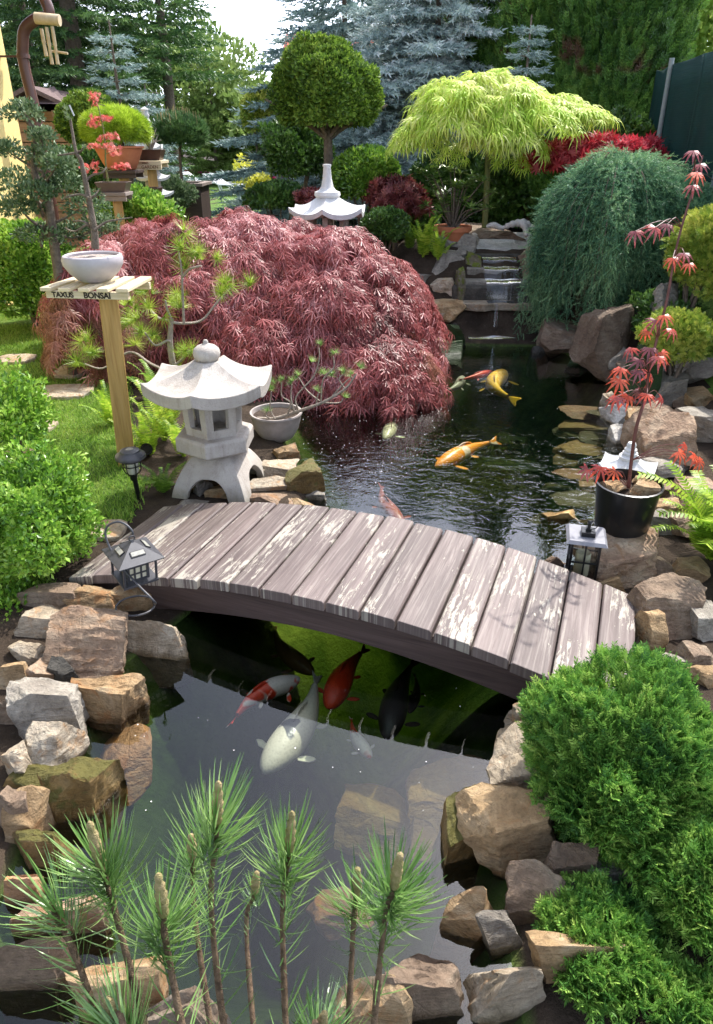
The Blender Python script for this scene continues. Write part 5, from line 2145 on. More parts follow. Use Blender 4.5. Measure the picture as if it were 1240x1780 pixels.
koi((757, 812), (862, 762), -.055, 'orange', 'orange koi with a white saddle and pale tail in mid pond', .06, 1.0)
koi((876, 646), (868, 698), -.06, 'yellow', 'golden yellow koi near the waterfall', -.22, 1.1)
koi((856, 645), (798, 662), -.05, 'red', 'slim red koi beside the golden yellow one', .05, .8)
koi((806, 655), (778, 684), -.10, 'white', 'small pale grey koi under the tail of the slim red one', .1, 1.0)
koi((668, 764), (712, 716), -.06, 'pale', 'pale olive koi beneath the tips of the red maple', .12, 1.0)
koi((700, 915), (652, 842), -.13, 'rust', 'rusty brown koi disappearing under the far edge of the bridge', .08, 1.05)
koi((458, 1345), (570, 1172), -.12, 'white', 'large white koi with black flecks lying in the sky reflection', -.10, 1.42)
koi((522, 1178), (385, 1250), -.10, 'redwhite', 'red koi with trailing white tail under the near side of the bridge', -.16, 1.35)
koi((570, 1232), (632, 1120), -.12, 'red', 'bright red koi swimming out from under the bridge', .06, 1.5)
koi((672, 1285), (716, 1140), -.16, 'black', 'broad black koi under the bridge', .05, 1.35)
koi((712, 1240), (728, 1170), -.22, 'black', 'small dark koi next to the broad black one', -.1, 1.1)
koi((545, 1172), (462, 1090), -.22, 'brown', 'brown koi in the shadow beside the bridge beam', .12, 1.2)
koi((645, 1318), (602, 1248), -.17, 'whitered', 'white and red koi deep in the sky reflection', .10, 1.4)
# ================================================================== plant materials
F_RED = leafmat('red_lace_leaves', [(.040, .016, .010), (.13, .028, .026), (.28, .068, .066), (.45, .23, .23)], .45, .32, .4, .5)
F_REDG = leafmat('bronze_green_lace_leaves', [(.06, .05, .015), (.16, .07, .035), (.26, .10, .07), (.34, .20, .14)], .45, .35, .45, .6)
F_LIME = leafmat('lime_lace_leaves', [(.22, .34, .03), (.36, .52, .06), (.50, .64, .12), (.66, .74, .26)], .5, .45, .3, .5)
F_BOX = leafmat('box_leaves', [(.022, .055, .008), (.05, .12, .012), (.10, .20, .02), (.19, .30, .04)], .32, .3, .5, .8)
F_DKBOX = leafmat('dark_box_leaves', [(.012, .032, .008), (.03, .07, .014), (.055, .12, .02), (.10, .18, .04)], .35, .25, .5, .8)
F_TOP = leafmat('clipped_cypress_leaves', [(.016, .045, .008), (.05, .10, .012), (.11, .19, .022), (.21, .29, .045)], .5, .3, .3, .35)
F_JUN = leafmat('fresh_juniper_sprays', [(.025, .08, .022), (.07, .175, .03), (.15, .29, .05), (.30, .42, .09)], .5, .3, .3, 1.6)
F_LEAFY = leafmat('bright_shrub_leaves', [(.035, .10, .012), (.09, .20, .02), (.17, .31, .035), (.30, .42, .08)], .3, .38, .5, 1.2)
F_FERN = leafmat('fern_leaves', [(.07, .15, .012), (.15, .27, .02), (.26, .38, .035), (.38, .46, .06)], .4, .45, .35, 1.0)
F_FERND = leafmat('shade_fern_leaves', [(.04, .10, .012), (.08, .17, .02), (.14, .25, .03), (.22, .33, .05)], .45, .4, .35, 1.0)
F_SPR = leafmat('dark_spruce_needles', [(.014, .038, .014), (.035, .08, .026), (.07, .14, .04), (.12, .20, .06)], .5, .15, .3, .2)
F_SPR2 = leafmat('green_fir_needles', [(.014, .04, .012), (.035, .085, .025), (.065, .135, .035), (.11, .19, .06)], .5, .2, .3, .2)
F_BLUE = leafmat('blue_spruce_needles', [(.10, .14, .135), (.21, .28, .27), (.35, .43, .41), (.52, .60, .56)], .55, .12, .25, .25)
F_BLUED = leafmat('grey_blue_spruce_needles', [(.06, .10, .095), (.13, .19, .18), (.22, .30, .28), (.34, .41, .38)], .55, .12, .25, .25)
F_THU = leafmat('thuja_sprays', [(.014, .045, .010), (.038, .10, .018), (.08, .175, .03), (.16, .27, .05)], .5, .25, .3, .25, brown=(.10, .055, .03))
F_WEEP = leafmat('weeping_cedar_needles', [(.022, .065, .04), (.06, .145, .08), (.12, .24, .12), (.24, .37, .18)], .5, .25, .3, .5)
F_PINE = leafmat('yellow_green_pine_needles', [(.07, .13, .012), (.15, .23, .02), (.26, .35, .04), (.38, .45, .08)], .4, .3, .4, 2)
F_PINE2 = leafmat('fresh_pine_needles', [(.06, .13, .03), (.12, .22, .05), (.20, .31, .08), (.32, .43, .15)], .35, .3, .5, 2)
F_FPINE = leafmat('foreground_pine_needles', [(.03, .08, .02), (.065, .14, .032), (.11, .20, .05), (.20, .30, .10)], .3, .25, .6, 2)
F_LIMEP = leafmat('lime_dome_needles', [(.08, .15, .01), (.17, .27, .015), (.29, .40, .025), (.40, .50, .06)], .5, .35, .3, .8)
F_GOLD = leafmat('golden_cypress_sprays', [(.05, .10, .014), (.13, .21, .025), (.26, .31, .045), (.42, .42, .09)], .5, .3, .3, 1.0)
F_YELL = leafmat('yellow_leaves', [(.30, .32, .03), (.50, .48, .05), (.62, .56, .12), (.70, .66, .3)], .5, .4, .3, 1.0)
F_TAX = leafmat('grey_green_leaves', [(.02, .045, .016), (.05, .09, .035), (.10, .15, .07), (.18, .23, .13)], .45, .25, .35, 1.0)
F_DEC = leafmat('light_tree_leaves', [(.08, .15, .02), (.15, .25, .04), (.24, .34, .07), (.34, .42, .12)], .5, .45, .3, .15)
F_MAP = leafmat('young_red_maple_leaves', [(.10, .035, .045), (.22, .06, .07), (.46, .06, .03), (.62, .12, .06)], .35, .4, .5, 3.0)
F_CORAL = leafmat('coral_red_leaves', [(.24, .03, .03), (.42, .07, .06), (.52, .14, .12), (.60, .24, .20)], .5, .35, .3, 1.0)
F_CRIM = leafmat('crimson_maple_leaves', [(.10, .008, .012), (.24, .015, .025), (.40, .035, .05), (.52, .12, .14)], .45, .35, .4, .7)
F_DRED = leafmat('dark_red_leaves', [(.04, .008, .010), (.09, .018, .02), (.15, .035, .035), (.22, .07, .06)], .45, .25, .4, .7)
F_RHO = leafmat('rhododendron_leaves', [(.02, .05, .010), (.05, .11, .018), (.10, .18, .03), (.20, .28, .06)], .3, .25, .6, 1.0)
F_PURP = leafmat('pink_and_purple_flowers', [(.30, .06, .34), (.45, .08, .38), (.55, .06, .14), (.6, .3, .5)], .6, .3, .2, .4)
F_FAR = leafmat('far_tree_leaves', [(.04, .07, .02), (.08, .13, .03), (.14, .20, .05), (.2, .26, .08)], .6, .3, .2, .06)
F_CANDLE = simple('pine_candle', (.20, .18, .06), (.36, .27, .14), 60, .7, 1, .004)


def ws(px, py, Y, rx, rz):
    q = PY(px, py, Y)
    k = mpp(q)
    return q, rx * k, rz * k


def shrub(name, label, px, py, Y, rx, rz, ry, n, size, mat, cat='shrub', tmpl=T_LEAF, stem=True, group=None, seed=None, amp=.12, zmin=-.75, mat2=None, trunk_r=.02, base=None, **kw):
    """rounded plant: crown of real leaves on a few branching stems. rx, rz in photo pixels, ry in metres"""
    q, a, b = ws(px, py, Y, rx, rz)
    g0 = float(gz(q.x, Y)) if base is None else base
    t = thing(name, Vector((q.x, Y, g0)), label, cat, group)
    sd = seed or int(px * 7 + py)
    ry = ry or a
    parts = [leafblob(q, (a, ry, b), n, size, tmpl, amp=amp, seed=sd, zmin=zmin, **kw)]
    parts.append(leafblob(q, (a * .72, ry * .72, b * .72), n // 5, size * 1.2, tmpl, amp=amp, seed=sd, zmin=-.9, depth=.5))
    foliage('crown', parts, mat, t)
    if stem:
        r_ = random.Random(sd)
        mb = MB()
        for i in range(7):
            an = r_.uniform(0, 6.28)
            e = Vector((q.x + a * .6 * math.cos(an), Y + ry * .6 * math.sin(an), q.z + b * r_.uniform(-.2, .5)))
            s0 = Vector((q.x + r_.uniform(-.02, .02), Y + r_.uniform(-.02, .02), g0 - .03))
            mm = (s0 + e) / 2 + Vector((r_.uniform(-.1, .1) * a, 0, b * .1))
            mm.x = s0.x + (e.x - s0.x) * .3
            mb.tube(spline([s0, mm, e], 4), [trunk_r * (1 - .09 * j) for j in range(9)], 6)
        mb.build('stems', M_BARK, t, smooth=60)
    return t, q, a, b


def branchy(mb, pts, r0, r1, seg=7, n=5):
    sp_ = spline(pts, n)
    k = len(sp_)
    mb.tube(sp_, [r0 + (r1 - r0) * i / (k - 1) for i in range(k)], seg)


# ================================================================== lace leaf pads


def padsurf(ells, npads, seed, facing=None, zmin=-.35, relief=0.0):
    """random points on a union of ellipsoids (centre, radii)"""
    r = np.random.default_rng(seed)
    area = np.array([e[1][0] * e[1][2] for e in ells])
    C, Nn = [], []
    tries = 0
    while len(C) < npads and tries < 20000:
        tries += 1
        i = r.choice(len(ells), p=area / area.sum())
        c, rad = np.array(ells[i][0]), np.array(ells[i][1])
        d = nrm(r.normal(size=3))
        if d[2] < zmin or (facing is not None and d[1] > facing):
            continue
        p = c + d * rad * (1 - .10 * r.random() + relief * float(np.sin(d[2] * 17 + 1.6 * np.sin(d[0] * 5 + seed) + c[2] * 9)))
        bad = False
        for j, (c2, r2) in enumerate(ells):
            if j != i and (((p - np.array(c2)) / np.array(r2)) ** 2).sum() < .80:
                bad = True
        if bad:
            continue
        C.append(p)
        Nn.append(nrm(d / rad))
    return np.array(C), np.array(Nn)


def pads(C, Nn, rad, per, size, tmpl, droop=1.0, flat=.5, wide=.8):
    """drooping tassels: each pad is a fan of twigs reaching outward and down over the mound"""
    parts = []
    for p, n in zip(C, Nn):
        m = int(per * rng.uniform(.7, 1.2))
        o = nrm(n * np.array([1, 1, 0]) + rdir(1)[0] * np.array([1, 1, 0]) * .35 + np.array([0, -.15, 0]))
        s = np.cross([0, 0, 1.], o)
        R_ = rad * rng.uniform(.7, 1.5)
        t = rng.random(m) ** .8
        lat = (rng.random(m) * 2 - 1) * (.25 + .75 * t)
        steep = np.clip(.25 + .9 * (1 - n[2]), 0, 1.1)
        pos = p + o * (R_ * (t * 1.1 - .45))[:, None] + s * (lat * R_ * wide)[:, None]
        pos[:, 2] += R_ * .30 - R_ * steep * t - R_ * droop * .55 * t ** 2 - R_ * .28 * lat ** 2 - rng.random(m) * rad * .22
        d = o * (.9 - .35 * t[:, None]) + s * (lat * .75)[:, None] + rdir(m) * .32
        d[:, 2] -= .12 + droop * (.22 + .50 * t)
        up = np.array([0, 0, 1.]) + o * .55 + rdir(m) * .30
        parts.append(inst(tmpl, pos, d, up, size * rng.uniform(.65, 1.2, m), 3))
    return parts


def ell(px, py, Y, rx, rz, ry):
    q, a, b = ws(px, py, Y, rx, rz)
    return (tuple(q), (a, ry, b))


E = [ell(392, 536, 6.2, 278, 156, 1.0), ell(570, 552, 5.9, 180, 144, .8), ell(655, 632, 5.25, 88, 60, .45), ell(490, 610, 5.45, 150, 96, .6),
     ell(188, 500, 5.8, 74, 80, .55)]
rm = thing('lace_leaf_maple', Vector((-.95, 6.1, .18)), 'wide red lace leaf maple mound hanging over the pond', 'tree')
C_, N_ = padsurf(E, 300, 3, facing=.45, zmin=-.30, relief=.06)
foliage('crown', pads(C_, N_, .17, 70, .150, T_LACE, droop=.8, wide=1.3), F_RED, rm)
C_, N_ = padsurf([(c, tuple(np.array(r) * .86)) for c, r in E], 190, 4, facing=.5, zmin=-.4)
foliage('inner_crown', pads(C_, N_, .19, 46, .09, T_LACE), F_RED, rm)
# bronze green skirts hanging low at both ends
E2 = [ell(128, 560, 5.2, 42, 62, .3), ell(215, 560, 5.4, 70, 70, .35), ell(710, 640, 5.2, 52, 62, .32), ell(345, 640, 5.3, 60, 40, .3)]
C_, N_ = padsurf(E2, 40, 6, facing=.5, zmin=-.8)
foliage('hanging_skirt', pads(C_, N_, .15, 50, .12, T_LACE, droop=1.5), F_REDG, rm)
mb = MB()
bs_ = Vector((-.95, 6.1, .15))
for c, r in E + E2:
    e = Vector(c)
    branchy(mb, [bs_, bs_.lerp(e, .35) + Vector((0, 0, .25)), bs_.lerp(e, .75) + Vector((.05, 0, .18)), e], .035, .008)
mb.build('trunk', M_BARK, rm, smooth=60)

# lime lace leaf maple on a stem
Yl = 8.3
base = PY(843, 402, Yl)
lm = thing('lace_leaf_maple', Vector((base.x, Yl, base.z)), 'lime green lace leaf maple with umbrella crown on a thin stem above the waterfall', 'tree')
E = [ell(805, 188, Yl, 72, 44, .6), ell(855, 172, Yl, 70, 40, .6), ell(745, 208, Yl, 42, 17, .35), ell(945, 196, Yl - .1, 78, 24, .5), ell(1003, 200, Yl - .2, 40, 14, .3), ell(880, 218, Yl - .3, 62, 20, .4)]
C_, N_ = padsurf(E, 92, 8, facing=.7, zmin=-.2, relief=.12)
parts = pads(C_, N_, .16, 44, .18, T_LACEB, droop=.4, wide=1.2)
for px_, py_ in ((772, 244), (800, 252), (905, 262), (700, 228), (870, 250)):
    q = PY(px_, py_, Yl - .25)
    parts += pads(np.array([q]), np.array([[0, -.6, .4]]), .12, 26, .11, T_LACEB, droop=1.2)
foliage('crown', parts, F_LIME, lm)
mb = MB()
tp1 = PY(850, 210, Yl)
branchy(mb, [base - Vector((0, 0, .2)), PY(845, 350, Yl), PY(848, 280, Yl), tp1], .034, .026, 10)
for c, r in E:
    branchy(mb, [PY(848, 255, Yl), PY(850, 235, Yl).lerp(Vector(c), .5) + Vector((0, 0, .08)), Vector(c)], .018, .006)
mb.build('trunk', M_STEMG, lm, smooth=60)

# ================================================================== clipped topiary tree
Yt = 9.0
q, a, b = ws(568, 158, Yt, 86, 88)
g0 = float(gz(q.x, Yt))
tt = thing('topiary_tree', Vector((PY(570, 330, Yt).x, Yt, g0)), 'big clipped round topiary tree with mushroom crown on a bare trunk', 'tree')
p, nn = blob(q, (a, a, b), 30000, .10, .22, 150, 21, -.62)
lowz = p[:, 2] < q.z - b * .55
p[lowz, 2] = q.z - b * .55 - (q.z - b * .55 - p[lowz, 2]) * .5
m_ = len(p)
pt1 = inst(T_LEAF, p, nn * .6 + rdir(m_) * .7 + np.array([0, 0, .35]), nn + rdir(m_) * .6, .052 * rng.uniform(.7, 1.25, m_))
pt2 = leafblob(q, (a * .7, a * .7, b * .65), 6000, .07, seed=22, zmin=-.6, depth=.5)
foliage('crown', [pt1, pt2], F_TOP, tt)
mb = MB()
fk = PY(570, 232, Yt)
branchy(mb, [Vector((PY(572, 330, Yt).x, Yt, g0 - .05)), PY(571, 280, Yt), fk], .062, .045, 12)
for dx, dy, dz in ((-.55, .1, .5), (.5, -.1, .45), (-.3, -.35, .55), (.25, .4, .6), (.05, 0, .8), (-.7, -.1, .35), (.7, .1, .3)):
    branchy(mb, [fk - Vector((0, 0, .06)), fk + Vector((dx * .35, dy * .4, dz * .3)), fk + Vector((dx, dy, dz))], .034, .010, 8)
mb.build('trunk', M_BARK, tt, smooth=60)

# ================================================================== rounded shrubs
shrub('round_shrub', 'round clipped green shrub just behind the white spire lantern', 637, 306, 8.7, 57, 42, .42, 9000, .055, F_BOX, amp=.10)
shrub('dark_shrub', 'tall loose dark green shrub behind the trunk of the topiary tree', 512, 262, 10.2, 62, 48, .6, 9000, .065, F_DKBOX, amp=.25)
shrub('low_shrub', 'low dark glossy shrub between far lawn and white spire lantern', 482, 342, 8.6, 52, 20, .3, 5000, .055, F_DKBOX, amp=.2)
shrub('box_bush', 'round glossy box bush beside the white spire lantern and ferns', 668, 393, 7.6, 37, 26, .25, 5000, .04, F_DKBOX, amp=.14)
shrub('red_shrub', 'small dark red maple shrub behind the box bush', 690, 345, 8.3, 48, 26, .3, 1500, .085, F_DRED, tmpl=T_PALM, amp=.3, depth=.5)
shrub('red_shrub', 'little crimson shrub peeping out beside the spire of the white lantern', 545, 345, 8.2, 22, 12, .15, 400, .07, F_DRED, tmpl=T_PALM, amp=.3, stem=False)
shrub('golden_shrub', 'round golden green thuja ball beyond the topiary tree', 452, 198, 14, 27, 36, .4, 5000, .075, F_GOLD, amp=.1)
shrub('round_shrub', 'round dark green shrub beyond the wooden shed corner', 158, 210, 11, 46, 45, .45, 9000, .06, F_TOP, amp=.1)
shrub('box_bush', 'bright green box bush at the yellow house wall', 48, 468, 6.9, 72, 84, .42, 15000, .045, F_LEAFY, amp=.14, trunk_r=.02)
# leafy shrubs in front, on the near side
shrub('leafy_shrub', 'upper bright leafy shrub overhanging the stepping stones', 20, 722, 3.7, 66, 60, .25, 4200, .034, F_LEAFY, amp=.35, depth=.5, trunk_r=.006, out=.5)
shrub('leafy_shrub', 'large bright leafy shrub above the rocks behind the hanging lantern', 56, 908, 2.55, 96, 112, .22, 10500, .027, F_LEAFY, amp=.30, depth=.4, trunk_r=.008, out=.5)
shrub('leafy_shrub', 'low leafy twigs of a small shrub drooping at the grey flat rocks', 28, 1058, 2.35, 40, 48, .12, 1500, .025, F_LEAFY, amp=.35, depth=.5, trunk_r=.005)
shrub('green_shrub', 'yellow green young shrub under the oblong bonsai tray', 238, 366, 7.2, 55, 28, .25, 3500, .05, F_LEAFY, amp=.35, depth=.5)
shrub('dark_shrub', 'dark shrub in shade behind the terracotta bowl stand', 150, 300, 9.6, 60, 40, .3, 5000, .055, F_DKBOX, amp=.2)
shrub('dark_shrub', 'shaded bush filling the gap under the GARDEN stand', 280, 335, 9.8, 50, 28, .3, 4000, .055, F_TAX, amp=.2)
# shade planting on the bank
for i, (px, py, Y, rx, rz, lb, mt) in enumerate([
        (880, 335, 9.3, 58, 62, 'dark yew bush behind the light green maple stem', F_DKBOX),
        (960, 350, 9.0, 50, 50, 'small yew ball between driftwood and weeping conifer', F_THU),
        (1075, 255, 9.6, 62, 48, 'dark holly bush behind the crimson maple', F_DKBOX),
        (1000, 290, 9.9, 70, 60, 'broad dark bush under the reach of the light green maple', F_THU),
        (790, 330, 9.9, 70, 60, 'shaded undergrowth bush behind the potted rhododendron', F_DKBOX),
        (700, 400, 8.9, 60, 45, 'dark bush in shade behind the ferns', F_DKBOX)]):
    shrub('dark_shrub', lb, px, py, Y, rx, rz, .45, 6500, .075, mt, tmpl=T_SPRAY if mt is F_THU else T_LEAF, amp=.2)
shrub('crimson_maple', 'crimson maple with spreading flat crown behind the weeping conifer', 1035, 274, 8.3, 102, 26, .35, 2600, .10, F_CRIM, cat='tree', tmpl=T_PALM, amp=.35, depth=.45, zmin=-.5)
shrub('crimson_maple', 'small crimson maple sprig beside the dark green fence', 1148, 318, 7.9, 26, 16, .12, 260, .08, F_CRIM, cat='tree', tmpl=T_PALM, amp=.4, depth=.6)

# potted rhododendron
t_ = thing('rhododendron', RHOD, 'long leaved dark green rhododendron growing in the terracotta pot', 'plant')
mb = MB()
parts = []
for i in range(26):
    an, r0 = random.uniform(0, 6.28), random.uniform(.08, .42)
    e = RHOD + Vector((r0 * math.cos(an), r0 * math.sin(an) * .7, random.uniform(.20, .62) - r0 * .15))
    branchy(mb, [RHOD - Vector((0, 0, .05)), RHOD.lerp(e, .5) + Vector((0, 0, .03)), e], .010, .004, 6, 3)
    m = 16
    ph = rng.random(m) * 6.28
    d = np.stack([np.cos(ph), np.sin(ph), rng.uniform(-.25, .8, m)], 1)
    V_, T_, r__ = inst(T_LEAF, np.repeat(np.array([e]), m, 0) + rdir(m) * .015, d, np.array([[0, 0, 1.]]) + rdir(m) * .2, np.stack([np.full(m, .055), rng.uniform(.09, .14, m), np.full(m, .07)], 1))
    parts.append((V_, T_, r__))
foliage('leaves', parts, F_RHO, t_)
mb.build('stems', M_BARK, t_, smooth=60)

# juniper globes, near
for (px, py, z, rx, rz, lb, n, mt) in [
        (1080, 1345, .34, 156, 158, 'large round fresh green juniper at the near end of the bridge', 15000, F_JUN),
        (1222, 1545, .28, 78, 92, 'second round juniper cut by the picture border below the large one', 5500, F_JUN),
        (1045, 1640, .20, 92, 44, 'low spreading juniper in front of the pinkish stones', 4200, F_JUN),
        (1190, 1760, .14, 90, 60, 'juniper tuft at the very bottom under the spreading one', 3500, F_JUN)]:
    q = P(px, py, z)
    k = mpp(q)
    a, b = rx * k, rz * k
    t = thing('juniper', Vector((q.x, q.y, .15)), lb, 'shrub', 'juniper bushes on the near bank')
    b *= .92
    pr = [leafblob(q, (a, a * .92, b), n, .046, T_SPRAY, amp=.20, depth=.2, out=.62, up=.55, jit=.45, seed=int(px), zmin=-.8, k=110),
          leafblob(q, (a * .75, a * .7, b * .75), n // 5, .05, T_SPRAY, amp=.1, depth=.5, seed=int(px) + 1)]
    foliage('crown', pr, mt, t)
    mb = MB()
    for i in range(26):
        d = rdir(1)[0]
        d[2] = abs(d[2]) * .6 - .3
        e = q + Vector(d * np.array([a, a, b]) * .85)
        s0 = Vector((q.x + .02 * d[0], q.y + .02 * d[1], .12))
        branchy(mb, [s0, s0.lerp(e, .5) + Vector((0, 0, .02)), e], .009, .002, 5, 3)
    mb.build('stems', M_BARK, t, smooth=60)

# golden cypresses on the bank
shrub('golden_cypress', 'upper golden cypress beside the fence above the bank', 1216, 446, 5.4, 50, 66, .3, 4200, .06, F_GOLD, tmpl=T_SPRAY, amp=.25)
shrub('golden_cypress', 'lower golden green cypress behind the potted maple stem', 1182, 590, 4.7, 50, 46, .22, 3600, .05, F_GOLD, tmpl=T_SPRAY, amp=.25, zmin=-.5)
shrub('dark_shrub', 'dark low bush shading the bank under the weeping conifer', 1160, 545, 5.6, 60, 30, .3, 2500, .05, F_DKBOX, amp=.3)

# ================================================================== weeping conifer
Yw = 6.9
qt = PY(1084, 292, Yw)
kk = mpp(qt)
wp = thing('weeping_conifer', Vector((qt.x, Yw, float(gz(qt.x, Yw)))), 'blue green weeping conifer cascading over the rocks beside the waterfall', 'tree')
r2 = np.random.default_rng(77)
parts = []
mb = MB()
branchy(mb, [Vector((qt.x + .1, Yw + .1, .5)), Vector((qt.x + .05, Yw, 1.1)), qt - Vector((0, 0, .1))], .06, .03, 10)
pos_l, dir_l, up_l, sc_l = [], [], [], []
clus = [(-3.05, .74, 1.8), (-2.65, .68, 1.5), (-2.95, .72, 1.95), (-2.45, .70, 1.05), (-2.15, .66, 1.75), (-1.7, .45, 1.0), (-1.35, .60, 1.35), (-1.0, .80, .9), (-.5, 1.15, 1.0), (-.1, 1.2, .85), (.4, .95, .8), (1.0, .8, .8), (1.6, .7, .7), (2.2, .8, .8), (2.9, .62, 1.1), (-2.7, .45, .7), (-.8, .45, .6), (-1.9, .9, .9), (-1.5, .25, .55), (-.25, .7, .6), (-1.2, .35, .35), (-2.3, .4, .4), (.3, .4, .4), (1.5, .4, .4), (-.7, .75, .9), (-1.6, .7, 1.2)]
for (phi0, rr, drop) in clus:
    ns = 24
    for s in range(ns):
        phi = phi0 + r2.normal() * .075
        R_ = rr * r2.uniform(.55, 1.05)
        D_ = drop * r2.uniform(.35, 1.0) * (1.0 if R_ > .7 * rr else .6)
        pts = []
        st0 = np.array([qt.x, Yw, qt.z - .06]) + r2.normal(size=3) * .05
        nn_ = 34
        for i in range(nn_):
            t = i / (nn_ - 1)
            rad = R_ * (1 - (1 - min(t * 1.6, 1)) ** 2.0)
            z = .05 * math.sin(min(t * 1.6, 1) * PI) - .30 * (rad / .8) ** 2 * (1 if rad < .8 else .8 / rad) - D_ * max(0, t - .18) ** 1.45 / (.82 ** 1.45)
            pts.append(st0 + np.array([math.cos(phi) * rad, math.sin(phi) * rad, z + r2.normal() * .008]))
        pts = np.array(pts)
        if s % 5 == 0:
            mb.tube([Vector(p_) for p_ in pts[::3]], [.006 * (1 - .08 * i) for i in range(len(pts[::3]))], 5)
        dd = nrm(np.gradient(pts, axis=0))
        for rep in range(3):
            jj = r2.normal(size=pts.shape) * .022
            pos_l.append(pts + jj)
            o_ = np.array([math.cos(phi), math.sin(phi), 0])
            d = dd * .8 + r2.normal(size=pts.shape) * .5 + o_ * .3
            dir_l.append(d)
            up_l.append(np.tile(o_, (nn_, 1)) + np.array([0, 0, .6]) + r2.normal(size=pts.shape) * .4)
            sc_l.append(r2.uniform(.06, .11, nn_))
foliage('crown', inst(T_BRUSH, np.concatenate(pos_l), np.concatenate(dir_l), np.concatenate(up_l), np.concatenate(sc_l)), F_WEEP, wp)
mb.build('trunk', M_BARK, wp, smooth=60)
shrub('green_shrub', 'blue green spreading conifer against the foot of the fence', 1195, 360, 6.6, 58, 30, .35, 3200, .07, F_WEEP, tmpl=T_SPRAY, amp=.25)

# ================================================================== tall conifers


def spruce(label, px, Y, h, rbase, mat, twig=.24, seed=0, droop=.25, step=.24, nb=9, top=None, z0=.3, dens=1.0, name='spruce_tree', pw=.85, tm=None, group='tall conifers behind the garden'):
    q = PY(px, 240, Y)
    g0 = float(gz(q.x, Y))
    t = thing(name, Vector((q.x, Y, g0)), label, 'tree', group)
    r = np.random.default_rng(seed)
    pos, dr, up, sc = [], [], [], []
    mb = MB()
    mb.tube([Vector((q.x, Y, g0 - .1)), Vector((q.x + .03, Y, g0 + h * .4)), Vector((q.x, Y, g0 + h * .75)), Vector((q.x, Y, g0 + h))], [h * .018, h * .013, h * .007, .01], 10)
    z = z0
    while z < h - .1:
        f = 1 - z / h
        L0 = rbase * f ** pw
        k = max(5, int(nb * (0.5 + .5 * f)))
        a0_ = r.random() * 6.28
        for b in range(k):
            an = a0_ + 6.28 * b / k + r.normal() * .15
            L = L0 * r.uniform(.75, 1.12) + .08
            out_ = np.array([math.cos(an), math.sin(an), 0])
            side = np.array([-math.sin(an), math.cos(an), 0])
            nst = max(3, int(L / (twig * .42) * dens))
            s0 = np.array([q.x, Y, g0 + z])
            zz_ = []
            for i in range(nst + 1):
                t_ = (i + .4) / (nst + .4)
                if t_ < .18:
                    continue
                c = s0 + out_ * (L * t_) + np.array([0, 0, L * (.10 * t_ - droop * t_ * t_ + .10 * t_ ** 4)])
                wdt = (1 - t_) ** .8 * L * .42 + twig * .35
                for sg in (-1, 1):
                    m = max(1, int(wdt / (twig * .7)))
                    for j in range(m):
                        pp_ = c + side * sg * (j * twig * .62) + out_ * (j * twig * .35) + r.normal(size=3) * .02 - np.array([0, 0, .05 * j])
                        pos.append(pp_)
                        dr.append(out_ * .75 + side * sg * .75 + np.array([0, 0, -.10 - .25 * r.random()]) + r.normal(size=3) * .15)
                        up.append(np.array([0, 0, 1.]) + r.normal(size=3) * .2)
                        sc.append(twig * r.uniform(.75, 1.15))
                pos.append(c)
                dr.append(out_ + np.array([0, 0, -.1]) + r.normal(size=3) * .12)
                up.append(np.array([0, 0, 1.]))
                sc.append(twig * 1.1)
            if b % 2 == 0:
                mb.tube([Vector(s0), Vector(s0 + out_ * L * .5 + np.array([0, 0, L * (.05 - droop * .25)])), Vector(s0 + out_ * L * .9 + np.array([0, 0, L * (.09 - droop * .81 + .06)]))], [.022 * f + .006, .014 * f + .004, .004], 5)
        z += step * r.uniform(.85, 1.15)
    foliage('crown', inst(tm or T_BRUSHF, np.array(pos), np.array(dr), np.array(up), np.array(sc)), mat, t)
    mb.build('trunk', M_BARK, t, smooth=60)
    return t


spruce('tall silvery blue spruce standing behind the light green maple', 752, 12.4, 4.5, 2.7, F_BLUE, .24, 1, .34, .22, 13, dens=1.5)
spruce('grey blue spruce reaching out above the topiary tree', 600, 14.2, 5.3, 2.9, F_BLUED, .27, 2, .30, .26, 12, dens=1.3)
spruce('low spreading blue spruce between far lawn and dark shrub', 462, 11.8, 1.55, .55, F_BLUED, .14, 3, .12, .16, 9, z0=.15)
spruce('dark green spruce filling the sky beyond the shed', 150, 15.5, 11, 2.0, F_SPR, .30, 4, .30, .30, 10)
spruce('dark feathery fir beside the gap of open sky', 300, 17.0, 7.8, 1.75, F_SPR2, .30, 5, .18, .30, 10, z0=3.0)
spruce('second dark spruce close behind the yellow house', 70, 17.5, 12, 2.8, F_SPR, .32, 6, .30, .34, 9)
spruce('thin young pale blue spruce above the lime dome pine', 216, 11.6, 3.25, .62, F_BLUED, .15, 7, .10, .20, 6, z0=.9, pw=.6)
spruce('young blue spruce left of the standard pine stem', 262, 12.2, 2.5, .55, F_BLUED, .16, 8, .15, .17, 8)
spruce('young green pine shaped tree beyond the standard pine', 372, 33, 5.0, 2.2, F_FAR, .32, 9, .10, .30, 9)
spruce('young green conifer at the edge of the far lawn', 415, 38, 5.2, 2.2, F_FAR, .34, 12, .10, .30, 9)
spruce('small blue spruce topping the light green maple crown', 905, 10.2, 2.45, .4, F_BLUED, .14, 10, .1, .16, 7, z0=1.0)


